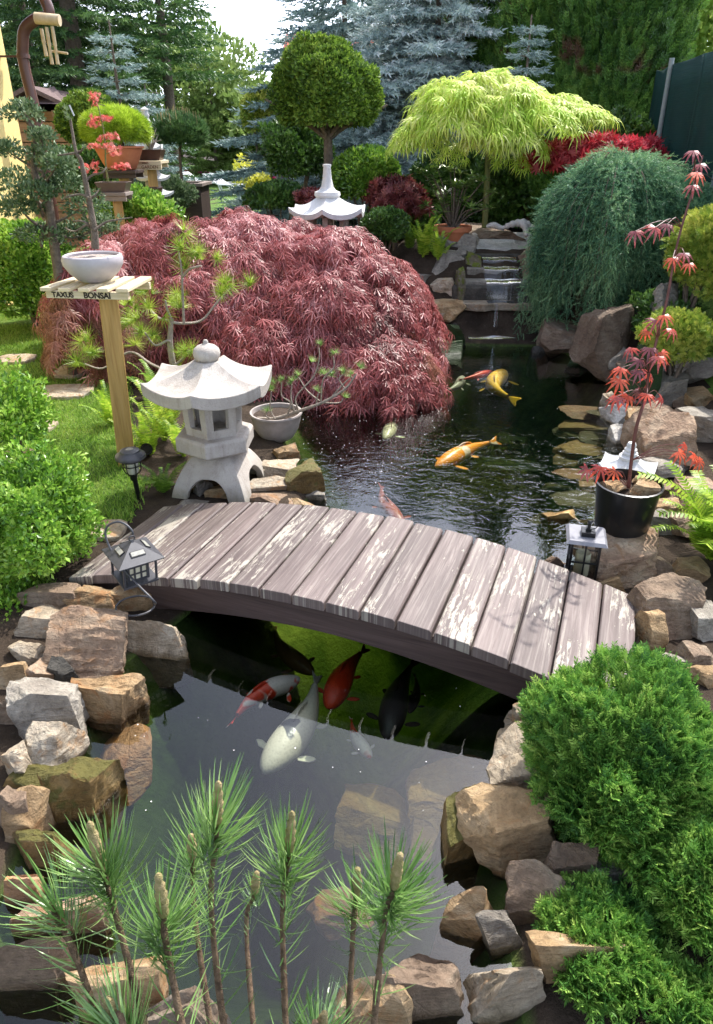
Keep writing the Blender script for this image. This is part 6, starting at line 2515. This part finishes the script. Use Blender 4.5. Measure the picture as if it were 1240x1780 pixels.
# thuja hedge columns
for i, (px, Y, rr, hh, lb) in enumerate([
        (868, 11.9, .55, 3.8, 'thuja column with bare brown patch next to the blue spruce'),
        (930, 11.4, .50, 3.7, 'thuja column behind the crown of the light green maple'),
        (990, 11.2, .52, 3.6, 'thuja column in the middle of the tall hedge'),
        (1050, 10.8, .54, 3.6, 'bright tipped thuja column behind the crimson maple'),
        (1108, 10.9, .60, 3.5, 'last thuja column of the hedge next to the fence'),
        (800, 14.6, .9, 4.6, 'thuja column shaded behind the silvery blue spruce')]):
    q = PY(px, 240, Y)
    g0 = float(gz(q.x, Y))
    t = thing('thuja_column', Vector((q.x, Y, g0)), lb, 'tree', 'tall thuja hedge')
    c = Vector((q.x, Y, g0 + hh * .46))
    pr = [leafblob(c, (rr, rr, hh * .55), 10500, .15, T_SPRAY, amp=.22, depth=.35, out=.5, up=1.0, jit=.4, seed=40 + i, k=160),
          leafblob(c, (rr * .65, rr * .65, hh * .52), 2200, .2, T_SPRAY, amp=.1, depth=.4, up=1.0, seed=60 + i)]
    foliage('crown', pr, F_THU, t)
    MB().tube([(q.x, Y, g0 - .1), (q.x, Y, g0 + hh * .8)], [.09, .03], 8).build('trunk', M_BARK, t, smooth=60)

# broad leaved trees beyond
for i, (px, py, Y, rx, rz, n, sz, mt, lb) in enumerate([
        (1215, 30, 15, 130, 150, 5200, .17, F_DEC, 'light green broad leaved tree beyond the fence'),
        (1105, 96, 12.2, 52, 42, 2600, .12, F_LEAFY, 'bright hop like climber behind the last thuja column'),
        (405, 222, 34, 90, 48, 7000, .22, F_FAR, 'pale green tree at the end of the far lawn'),
        (300, 150, 36, 170, 110, 11000, .26, F_FAR, 'wide far tree behind the dark fir'),
        (640, 200, 34, 240, 70, 10000, .28, F_FAR, 'long far tree group behind the blue spruces'),
        (960, 120, 26, 240, 160, 6000, .4, F_FAR, 'far tree behind the thuja hedge'),
        (-60, 180, 30, 160, 160, 3600, .4, F_FAR, 'far tree hidden behind the yellow house')]):
    q, a, b = ws(px, py, Y, rx, rz)
    t = thing('broad_leaved_tree', Vector((q.x, Y, .18)), lb, 'tree', 'broad leaved trees beyond the garden')
    foliage('crown', [leafblob(q, (a, a * .8, b), n, sz, T_LEAF2, amp=.35, depth=.6, seed=70 + i)], mt, t)
    mb = MB()
    branchy(mb, [Vector((q.x, Y, .1)), Vector((q.x + .1, Y, (q.z + .2) * .5)), q], .14, .06, 8)
    for j in range(6):
        d = rdir(1)[0]
        branchy(mb, [q - Vector((0, 0, b * .5)), q + Vector(d * np.array([a, a, b]) * .35), q + Vector(d * np.array([a, a, b]) * .8)], .06, .015, 6, 3)
    mb.build('trunk', M_BARK, t, smooth=60)
# flower border at the end of the lawn
q = PY(385, 297, 38)
pr = []
for i in range(26):
    c = (q.x - 2.4 + i * .22 + random.uniform(-.1, .1), 37 + random.uniform(-.4, .4), .35)
    pr.append(leafblob(c, (.34, .3, .34), 120, .16, T_LEAF2, amp=.2, seed=i))
o = foliage('flowers', pr, F_PURP)
tag(o, 'strip of purple and pink flowers at the end of the lawn', 'flowers', kind='stuff')
t_ = thing('yellow_shrub', TUB, 'yellow leaved shrub growing in the brown tub on the lawn', 'plant')
foliage('leaves', [leafblob(TUB + Vector((0, 0, .5)), (.42, .4, .45), 900, .12, T_LEAF, amp=.3, depth=.6, seed=5)], F_YELL, t_)
MB().tube([TUB - Vector((0, 0, .05)), TUB + Vector((0, 0, .5))], .015, 6).build('stem', M_BARK, t_)
shrub('yellow_flower_clump', 'pale yellow flower clump beside the low dark glossy shrub', 452, 322, 11.5, 16, 16, .18, 500, .07, F_YELL, cat='flowers', amp=.3, stem=False)

# ================================================================== ferns


def fern(px, py, z, n, L, label, mat=F_FERN, spread=.9, seed=0, Y=None, tilt=(0, 0), w=.075, group='ferns', pairs=26):
    q = P(px, py, z) if Y is None else PY(px, py, Y)
    r = random.Random(seed)
    V, T, Rn = [], [], []
    for i in range(n):
        an = 6.28 * i / n + r.uniform(-.3, .3)
        o_ = Vector((math.cos(an), math.sin(an), 0))
        o_ = (o_ + Vector((tilt[0], tilt[1], 0))).normalized()
        side = o_.cross(Vector((0, 0, 1)))
        l_ = L * r.uniform(.7, 1.1)
        e0 = r.uniform(.75, 1.25)
        cv = r.uniform(.8, 1.5) * spread
        pts = [Vector(q)]
        el = R(80) * e0 if e0 < 1.1 else R(85)
        for k in range(pairs):
            el -= cv / pairs * (k / pairs + .35) * 1.3
            pts.append(pts[-1] + (o_ * math.cos(el) + Vector((0, 0, 1)) * math.sin(el)) * (l_ / pairs))
        for k in range(2, pairs):
            t = k / pairs
            wd = w * l_ / .5 * math.sin(min(1, t * 1.25 + .12) * PI * .93) ** .7 + .004 if t > .12 else .01
            c, d = pts[k], (pts[k + 1] - pts[k - 1]).normalized()
            un = side.cross(d)
            for sg in (-1, 1):
                tipp = c + side * sg * wd + d * wd * .35 - un * wd * r.uniform(.05, .3)
                hw = l_ / pairs * .46
                b = len(V)
                V += [c - d * hw * .8, c + d * hw * .8, c + (tipp - c) * .55 + d * hw * .75, c + (tipp - c) * .55 - d * hw * .75, tipp]
                T += [(b, b + 1, b + 2), (b, b + 2, b + 3), (b + 3, b + 2, b + 4)]
                Rn += [r.random()] * 3
        for k in range(pairs - 1):
            b = len(V)
            w2_ = .0022 * (1 - k / pairs) + .0006
            V += [pts[k] - side * w2_, pts[k] + side * w2_, pts[k + 1] + side * w2_, pts[k + 1] - side * w2_]
            T += [(b, b + 1, b + 2), (b, b + 2, b + 3)]
            Rn += [.5, .5]
    o = nmesh('fern', [tuple(v) for v in V], T, mat, org=q, rnd=Rn)
    tag(o, label, 'fern', group)
    return o


fern(1232, 985, .16, 15, .58, 'big bright green fern hanging in beside the black plant pot', F_FERN, 1.0, 1, tilt=(-.35, -.15), w=.085, pairs=34)
fern(1285, 1010, .16, 12, .55, 'second bright fern clump cut by the border behind the big one', F_FERN, 1.0, 2, tilt=(-.3, 0), w=.085, pairs=32)
fern(288, 772, .18, 14, .46, 'upright light green fern directly behind the stone lantern', F_FERN, .55, 3, w=.055, pairs=34)
fern(262, 800, .18, 10, .40, 'light green fern between wooden post and stone lantern', F_FERN, .75, 4, w=.055, pairs=30)
fern(320, 800, .18, 10, .38, 'fern leaning against the arched lantern base', F_FERN, .9, 5, w=.06)
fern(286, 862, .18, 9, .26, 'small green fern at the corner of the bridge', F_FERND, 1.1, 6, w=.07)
fern(196, 745, .18, 11, .36, 'narrow fern on the lawn side of the wooden post', F_FERN, .7, 7, w=.055)
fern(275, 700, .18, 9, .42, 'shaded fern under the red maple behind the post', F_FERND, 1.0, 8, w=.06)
fern(735, 452, .6, 14, .50, 'tall soft fern standing on the grey slab by the terracotta pot', F_FERN, .6, 9, Y=7.5, w=.07)
fern(762, 455, .6, 10, .42, 'fern covering the side of the terracotta pot', F_FERN, .7, 10, Y=7.45, w=.07)
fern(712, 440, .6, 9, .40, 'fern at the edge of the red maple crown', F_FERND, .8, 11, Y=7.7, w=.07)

# ================================================================== pines


def tuft(pos, size, n=3, up=(0, 0, 1), jit=.45):
    m = n
    p = np.repeat(np.array([pos]), m, 0) + rng.normal(size=(m, 3)) * size * .12
    return inst(T_TUFT, p, np.array([up]) + rng.normal(size=(m, 3)) * jit, rdir(m), size * rng.uniform(.8, 1.1, m))


# pruned pine behind the stone lantern
Yn = 4.15
pn = thing('pruned_pine', Vector((PY(300, 705, Yn).x, Yn, .18)), 'small pruned pine with bare curved branches and tufts behind the stone lantern', 'tree')
mb = MB()
branchy(mb, [PY(298, 712, Yn), PY(304, 660, Yn), PY(296, 600, Yn), PY(298, 555, Yn)], .026, .014, 8)
ends = [(310, 428, 28, 3), (352, 455, 20, 2), (402, 496, 25, 3), (252, 515, 24, 3), (288, 515, 26, 3), (236, 505, 18, 2), (250, 572, 27, 3), (262, 590, 20, 2), (325, 600, 24, 2), (140, 625, 26, 2), (150, 608, 18, 1), (328, 640, 20, 1)]
br_ = [[(298, 560), (320, 562), (352, 556), (378, 525), (402, 500)], [(320, 562), (318, 520), (316, 470), (310, 435)], [(318, 480), (330, 468), (350, 462)],
       [(300, 558), (275, 552), (256, 530), (252, 520)], [(298, 556), (290, 535), (288, 522)], [(298, 600), (292, 592), (270, 600), (252, 578)], [(299, 650), (262, 632), (225, 612), (180, 640), (145, 632)],
       [(300, 640), (318, 622), (325, 606)]]
for i, pl_ in enumerate(br_):
    branchy(mb, [PY(x, y, Yn - .03 * j * ((i % 3) - 1)) for j, (x, y) in enumerate(pl_)], .0095, .0055, 6)
mb.build('trunk', M_BARKL, pn, smooth=60)
pr = []
for x, y, s_, n_ in ends:
    q = PY(x, y, Yn + random.uniform(-.1, .1))
    for j in range(n_ + 1):
        pr.append(tuft(np.array(q) + rng.normal(size=3) * .018 * n_, s_ * mpp(q) * 1.25, 3, (random.uniform(-.3, .3), -.3, .6), .8))
foliage('needles', pr, F_PINE, pn)

# leaning pine in the clay bowl
lp = thing('leaning_pine', CBOWL, 'leaning bonsai pine stretching from the grey clay bowl out over the pond', 'bonsai')
mb = MB()
Yc = CBOWL.y
trk = [(448, 728, -.05), (478, 728, -.08), (515, 716, -.12), (560, 700, -.18), (600, 676, -.2), (620, 650, -.2)]
branchy(mb, [PY(x, y, Yc + d) for x, y, d in trk], .014, .005, 8)
for pl_ in ([(520, 715), (515, 690), (545, 655), (555, 625), (555, 605)], [(560, 700), (535, 680), (522, 660), (515, 652)], [(558, 700), (562, 660), (580, 640), (580, 620)], [(500, 722), (505, 700), (490, 688), (490, 665)], [(512, 718), (506, 690), (508, 668)],
            [(560, 700), (590, 700), (597, 692)], [(600, 676), (590, 660), (597, 650)], [(478, 728), (470, 710), (472, 680)], [(550, 703), (552, 690), (555, 682)], [(470, 728), (462, 722), (465, 716)], [(575, 692), (600, 665), (612, 655)]):
    branchy(mb, [PY(x, y, Yc - .12) for x, y in pl_], .0055, .0035, 6)
mb.build('trunk', M_BARKL, lp, smooth=60)
pr = []
for x, y in ((555, 600), (581, 616), (541, 630), (516, 652), (562, 650), (578, 652), (597, 647), (490, 660), (507, 665), (472, 674), (554, 680), (598, 690), (625, 640), (465, 716), (612, 652), (475, 662)):
    q = PY(x, y, Yc - .12 + random.uniform(-.04, .04))
    pr.append(tuft(q, .055, 3, (0, -.2, .9), .55))
foliage('needles', pr, F_PINE2, lp)

# lime dome pine and other bonsai on the stands
q, a, b = ws(198, 226, 7.9, 52, 32)
dp = thing('dome_pine', Vector((qb.x, 7.9, qb.z + .2)), 'lime green dome shaped bonsai pine in the terracotta bowl', 'bonsai')
p, nn = blob(q, (a, .3, b), 3400, .08, .45, 40, 9, -.45)
foliage('crown', inst(T_TUFTS, p, nn + rdir(len(p)) * .3 + np.array([0, 0, .1]), rdir(len(p)), rng.uniform(.06, .10, len(p))), F_LIMEP, dp)
mb = MB()
branchy(mb, [Vector((qb.x - .0, 7.9, qb.z + .19)), Vector((qb.x + .02, 7.88, qb.z + .26)), q - Vector((0, 0, .05))], .035, .025, 8)
mb.build('trunk', M_BARK, dp, smooth=60)

bz3 = thing('dwarf_bonsai', Vector((qc.x, 8.3, qc.z + .1)), 'bare twisted little bonsai in the small dark brown tray', 'bonsai')
mb = MB()
pr = []
o_ = Vector((qc.x, 8.3, qc.z + .1))
for i in range(12):
    e = o_ + Vector((random.uniform(-.16, .16), random.uniform(-.1, .1), random.uniform(.10, .30)))
    branchy(mb, [o_ + Vector((.02, 0, 0)), o_.lerp(e, .4) + Vector((random.uniform(-.03, .03), 0, .03)), e], .012, .003, 6, 4)
    pr.append(tuft(e, .03, 1))
mb.build('trunk', M_BARKL, bz3, smooth=60)
foliage('leaves', pr, F_TAX, bz3)

# seedling red maple in the oblong tray
sd_ = Vector((qa.x - 3 * ka, 6.9, qa.z + .08))
sm_ = thing('seedling_maple', sd_, 'thin coral red leaved seedling maple in the oblong brown tray', 'bonsai')
mb = MB()
path = [(188, 316), (184, 285), (183, 250), (178, 215), (172, 190), (165, 168)]
branchy(mb, [PY(x, y, 6.85) for x, y in path], .009, .004, 6)
pr = []
for x, y, w_, n_ in ((166, 166, 9, 40), (165, 178, 8, 30), (165, 206, 13, 45), (186, 206, 12, 40), (162, 217, 12, 40), (175, 242, 6, 16), (195, 237, 12, 34), (168, 254, 13, 45), (188, 254, 12, 40), (200, 262, 12, 30), (150, 290, 14, 45), (165, 288, 10, 30), (208, 288, 15, 46), (214, 292, 12, 26)):
    q = PY(x, y, 6.85 + random.uniform(-.06, .06))
    k = mpp(q)
    pr.append(leafblob(q, (w_ * k, w_ * k * .8, 5 * k if n_ != 30 else 8 * k), n_ // 2 + 2, .032, T_PALM, amp=.3, depth=.7, up=0, seed=x))
    if abs(x - 180) > 8:
        branchy(mb, [PY(183, y + 6, 6.85), PY((183 + x) / 2, y + 3, 6.85), q], .004, .002, 5, 3)
mb.build('stem', M_STEMG, sm_, smooth=60)
foliage('leaves', pr, F_CORAL, sm_)

# bare yew in the round grey bowl
yw_ = thing('bare_yew', BOWL, 'tall bare yew stem with pruned side branches in the round grey bowl', 'bonsai')
mb = MB()
Yb = BOWL.y
branchy(mb, [PY(166, 432, Yb), PY(164, 400, Yb), PY(158, 365, Yb), PY(150, 322, Yb), PY(141, 280, Yb), PY(132, 262, Yb), PY(122, 205, Yb + .02)], .020, .006, 9)
for pl_ in ([(134, 266), (118, 268), (100, 270)], [(136, 265), (142, 262), (144, 256)], [(148, 316), (160, 305), (178, 300), (186, 290)], [(157, 345), (165, 340), (172, 330)], [(155, 345), (140, 338), (118, 342), (108, 348)],
            [(163, 400), (150, 392), (130, 402), (112, 396)], [(164, 400), (185, 386), (205, 382), (230, 378)], [(160, 395), (145, 385), (128, 384)]):
    branchy(mb, [PY(x, y, Yb + random.uniform(-.03, .03)) for x, y in pl_], .0075, .003, 6)
mb.build('trunk', M_BARK, yw_, smooth=60)
pr = [tuft(PY(x, y, Yb), .035, 2) for x, y in ((118, 200), (124, 210), (145, 256), (116, 192))]
foliage('needles', pr, F_TAX, yw_)
MB().box(PY(125, 192, 3.5).x, 3.5, PY(125, 192, 3.5).z, .006, .002, .045, Matrix.Rotation(R(-18), 3, 'Y')).build('plant_label', M_WHITE, yw_)

# standard pine in the planter
sq_ = PLANT_C
spn = thing('standard_pine', sq_, 'standard pine with candle tipped round crown on a thin stem in the planter', 'tree')
q, a, b = ws(316, 236, 10.6, 42, 30)
p, nn = blob(q, (a, .36, b), 1500, .18, .5, 50, 19, -.5)
foliage('crown', inst(T_TUFTS, p, nn * .6 + rdir(len(p)) * .3 + np.array([0, 0, .7]), rdir(len(p)), rng.uniform(.08, .14, len(p))), F_SPR2, spn)
mb = MB()
branchy(mb, [sq_ - Vector((0, 0, .1)), PY(315, 300, 10.6), PY(313, 262, 10.6), q], .022, .018, 8)
mb.build('trunk', M_BARK, spn, smooth=60)
mb = MB()
up_ = p[nn[:, 2] > .45]
for c in up_[::9]:
    mb.tube([Vector(c), Vector(c) + Vector((random.uniform(-.01, .01), 0, .14))], [.012, .004], 5)
o = mb.build('candle_tips', F_CANDLE, spn, smooth=60)
o['kind'] = 'stuff'

# cloud pruned yew at the house
Yk = 5.3
ck = thing('cloud_pruned_tree', Vector((PY(85, 400, Yk).x, Yk, .18)), 'cloud pruned grey green tree with flat pads in front of the yellow house', 'tree')
mb = MB()
tb = Vector((PY(85, 420, Yk).x, Yk, .15))
branchy(mb, [tb, PY(88, 380, Yk), PY(80, 340, Yk), PY(60, 300, Yk), PY(62, 240, Yk), PY(45, 205, Yk)], .04, .014, 9)
pr = []
for x, y, rx, rz, dy in ((42, 196, 38, 20, 0), (72, 236, 24, 14, -.1), (78, 268, 40, 20, 0), (100, 285, 36, 18, -.15), (35, 318, 46, 22, .1), (62, 335, 40, 18, -.2), (108, 318, 34, 22, 0), (35, 362, 42, 20, -.1), (148, 358, 38, 30, .1), (120, 405, 46, 20, .2), (178, 392, 34, 18, .2), (70, 408, 44, 20, 0), (10, 260, 30, 18, 0)):
    q, a, b = ws(x, y, Yk + dy, rx * .85, rz * .8)
    pr.append(leafblob(q, (a, a * .8, b), int(rx * 18), .032, T_LEAF, amp=.25, depth=.55, seed=x + y, zmin=-.6))
    branchy(mb, [PY(75, min(395, y + 40), Yk), PY((x + 75) / 2, y + 22, Yk + dy * .5), q], .014, .005, 6, 4)
foliage('crown', pr, F_TAX, ck)
mb.build('trunk', M_BARK, ck, smooth=60)

# ================================================================== young red maple in the black pot
pm = thing('potted_maple', POTM, 'young red maple with thin dark stem growing in the black plant pot', 'tree')
mb = MB()
Ym = POTM.y
stemp = [(1093, 848, 0), (1098, 800, 0), (1106, 745, 0), (1122, 690, .02), (1128, 650, .03), (1142, 590, .04), (1160, 520, .06), (1172, 450, .08), (1185, 395, .10), (1205, 330, .12), (1222, 270, .13)]
branchy(mb, [PY(x, y, Ym + d) for x, y, d in stemp], .0085, .0035, 8)
lv = [(1105, 402, 26), (1140, 395, 28), (1160, 390, 24), (1170, 448, 24), (1190, 440, 24), (1198, 458, 20), (1206, 262, 24), (1212, 300, 26), (1205, 322, 24), (1218, 285, 22),
      (1140, 556, 26), (1155, 548, 24), (1168, 572, 24), (1125, 575, 20), (1098, 605, 24), (1130, 605, 28), (1145, 620, 28), (1112, 625, 26), (1080, 640, 30), (1078, 660, 30), (1130, 648, 32), (1110, 645, 24), (1150, 612, 24),
      (1072, 690, 28), (1092, 688, 28), (1125, 685, 26), (1148, 690, 24), (1110, 680, 24),
      (1022, 815, 26), (1045, 812, 28), (1070, 818, 24), (1180, 785, 28), (1205, 790, 30), (1215, 800, 24), (1190, 772, 22)]
r_ = random.Random(8)
P_, D_, U_, S_ = [], [], [], []
for x, y, s_ in lv:
    yy_ = Ym + r_.uniform(-.07, .08)
    q = PY(x, y, yy_)
    # nearest stem point
    best = min(stemp, key=lambda c: abs(c[1] - (y + 16)) + (0 if c[1] > 300 else 50))
    s0 = PY(best[0], best[1], Ym + best[2])
    mid_ = s0.lerp(q, .5) + Vector((0, 0, .03))
    branchy(mb, [s0, mid_, q], .0024, .0014, 5, 3)
    hz = Vector((q.x - s0.x, q.y - s0.y, 0))
    hz = hz.normalized() if hz.length > .01 else Vector((0, -1, 0))
    P_.append(q)
    D_.append(hz * .7 + Vector((r_.uniform(-.4, .4), -.35, -.55)))
    U_.append(Vector((r_.uniform(-.3, .3), r_.uniform(-.5, 0), .9)))
    S_.append(s_ * mpp(q) * 1.05)
foliage('leaves', inst(t_lace(7, .085, .7, 1.75), np.array(P_), np.array(D_), np.array(U_), np.array(S_)), F_MAP, pm)
mb.build('stem', M_STEMR, pm, smooth=60)

# ================================================================== foreground pine
fp = thing('foreground_pine', Vector((-.05, .12, .02)), 'pine with long green needles and upright candles nearest the camera at the water', 'tree')
rb = MB()
M_SHOOT = simple('flaky_pine_bark', (.07, .04, .022), (.26, .17, .10), 90, .9, 1, .006)


def t_needle():
    V, T = [], []
    ys = [0, .35, .7, 1.0]
    bend = [0, -.03, -.09, -.18]
    w_ = [.014, .015, .012, .002]
    for y, b_, w__ in zip(ys, bend, w_):
        V += [(-w__, y, -b_), (w__, y, -b_)]
    for i in range(3):
        a_ = i * 2
        T += [(a_, a_ + 1, a_ + 3), (a_, a_ + 3, a_ + 2)]
    return V, T


T_NDL = t_needle()
shoots = [  # tip px, base px, depth Y, candle length px, needle scale, count
    ((380, 1358), (372, 1640), .56, 90, 1.1, 120), ((508, 1410), (492, 1640), .58, 85, 1.1, 120), ((155, 1428), (215, 1640), .50, 95, 1.1, 120), ((275, 1518), (300, 1700), .46, 90, 1.0, 110),
    ((697, 1482), (662, 1660), .52, 75, 1.1, 120), ((622, 1508), (612, 1660), .56, 60, .85, 80), ((332, 1450), (345, 1640), .62, 50, .8, 80), ((447, 1515), (430, 1650), .66, 45, .5, 50),
    ((88, 1570), (160, 1740), .46, 0, 1.0, 70), ((565, 1760), (545, 1830), .46, 40, .9, 80), ((185, 1735), (230, 1830), .42, 40, 1.0, 80)]
posn, dirn, upn, scn = [], [], [], []
for (tx, ty), (bx_, by_), Y, cl_, ns_, cnt in shoots:
    kt = mpp(PY(tx, ty + cl_, Y))
    cl_ *= .8
    T0 = PY(tx, ty, Y)
    S0 = PY(tx + (bx_ - tx) * cl_ / max(1, by_ - ty), ty + cl_, Y)
    B0 = PY(bx_, by_, Y - .03)
    root = Vector((-.05, .12, .30))
    tilt_ = rng.normal(size=3) * np.array([.22, .15, .05])
    low_ = B0.lerp(root, .5) + Vector((0, 0, -.05))
    pth = spline([root + Vector((0, 0, -.25)), root, low_, B0, S0], 6)
    nn_ = len(pth)
    rr_ = [.010 * (1 - i / nn_) ** 2 + .0030 + .0005 * math.sin(i * 2.3) for i in range(nn_)]
    rb.tube(pth, rr_, 8)
    # candle
    cl_ = max(cl_, 2)
    cd = MB()
    L_ = (T0 - S0)
    m_n = 14
    cd.tube([S0 + L_ * (i / m_n) for i in range(m_n + 1)], [(.0048 + .0009 * math.sin(i * 2.1)) * (1 + .55 * math.sin(i / m_n * PI)) * (1 - .35 * i / m_n) for i in range(m_n)] + [.0012], 9)
    cd.build('candle', F_CANDLE, fp, smooth=60)
    ax_ = nrm(np.array((S0 - B0).normalized()) + tilt_)
    t1 = nrm(np.cross(ax_, [0.2, .9, .3]))
    t2 = np.cross(ax_, t1)
    m = cnt
    s_ = rng.random(m) ** .8
    blen = min((S0 - B0).length, .050 * ns_)
    th = rng.random(m) * 6.28
    rad_ = np.cos(th)[:, None] * t1 + np.sin(th)[:, None] * t2
    posn.append(np.array(S0) - ax_ * (s_ * blen)[:, None] + rad_ * .003)
    openn = (.40 + 1.2 * s_ + rng.uniform(-.25, .6, m))[:, None]
    dirn.append(ax_ * 1.0 + rad_ * openn + rdir(m) * .08)
    upn.append(ax_ + rad_ * .2)
    scn.append(ns_ * rng.uniform(.052, .078, m))
    # older needles lower on the shoot
    m3 = int(cnt * 1.1)
    th = rng.random(m3) * 6.28
    rad_ = np.cos(th)[:, None] * t1 + np.sin(th)[:, None] * t2
    ls_ = rng.random(m3)[:, None]
    q1_ = np.array(S0) * (1 - ls_) + np.array(B0) * ls_
    lo_ = rng.random(m3)[:, None] * .8
    q2_ = np.array(B0) * (1 - lo_) + np.array(low_) * lo_
    posn.append(np.where(rng.random(m3)[:, None] < .6, q1_, q2_) + rad_ * .003)
    dirn.append(ax_ * .8 + rad_ * rng.uniform(.5, 1.6, m3)[:, None])
    upn.append(ax_ + rad_ * .2)
    scn.append(ns_ * rng.uniform(.032, .062, m3))
    # small needles clothing the candle
    m2 = cnt // 3
    th = rng.random(m2) * 6.28
    rad_ = np.cos(th)[:, None] * t1 + np.sin(th)[:, None] * t2
    posn.append(np.array(S0) + np.array(L_) * rng.random(m2)[:, None] * .9 + rad_ * .003)
    dirn.append(ax_ + rad_ * .25)
    upn.append(rad_)
    scn.append(rng.uniform(.008, .014, m2))
foliage('needles', inst(T_NDL, np.concatenate(posn), np.concatenate(dirn), np.concatenate(upn), np.concatenate(scn)), F_FPINE, fp)
rb.build('trunk', M_SHOOT, fp, smooth=60)
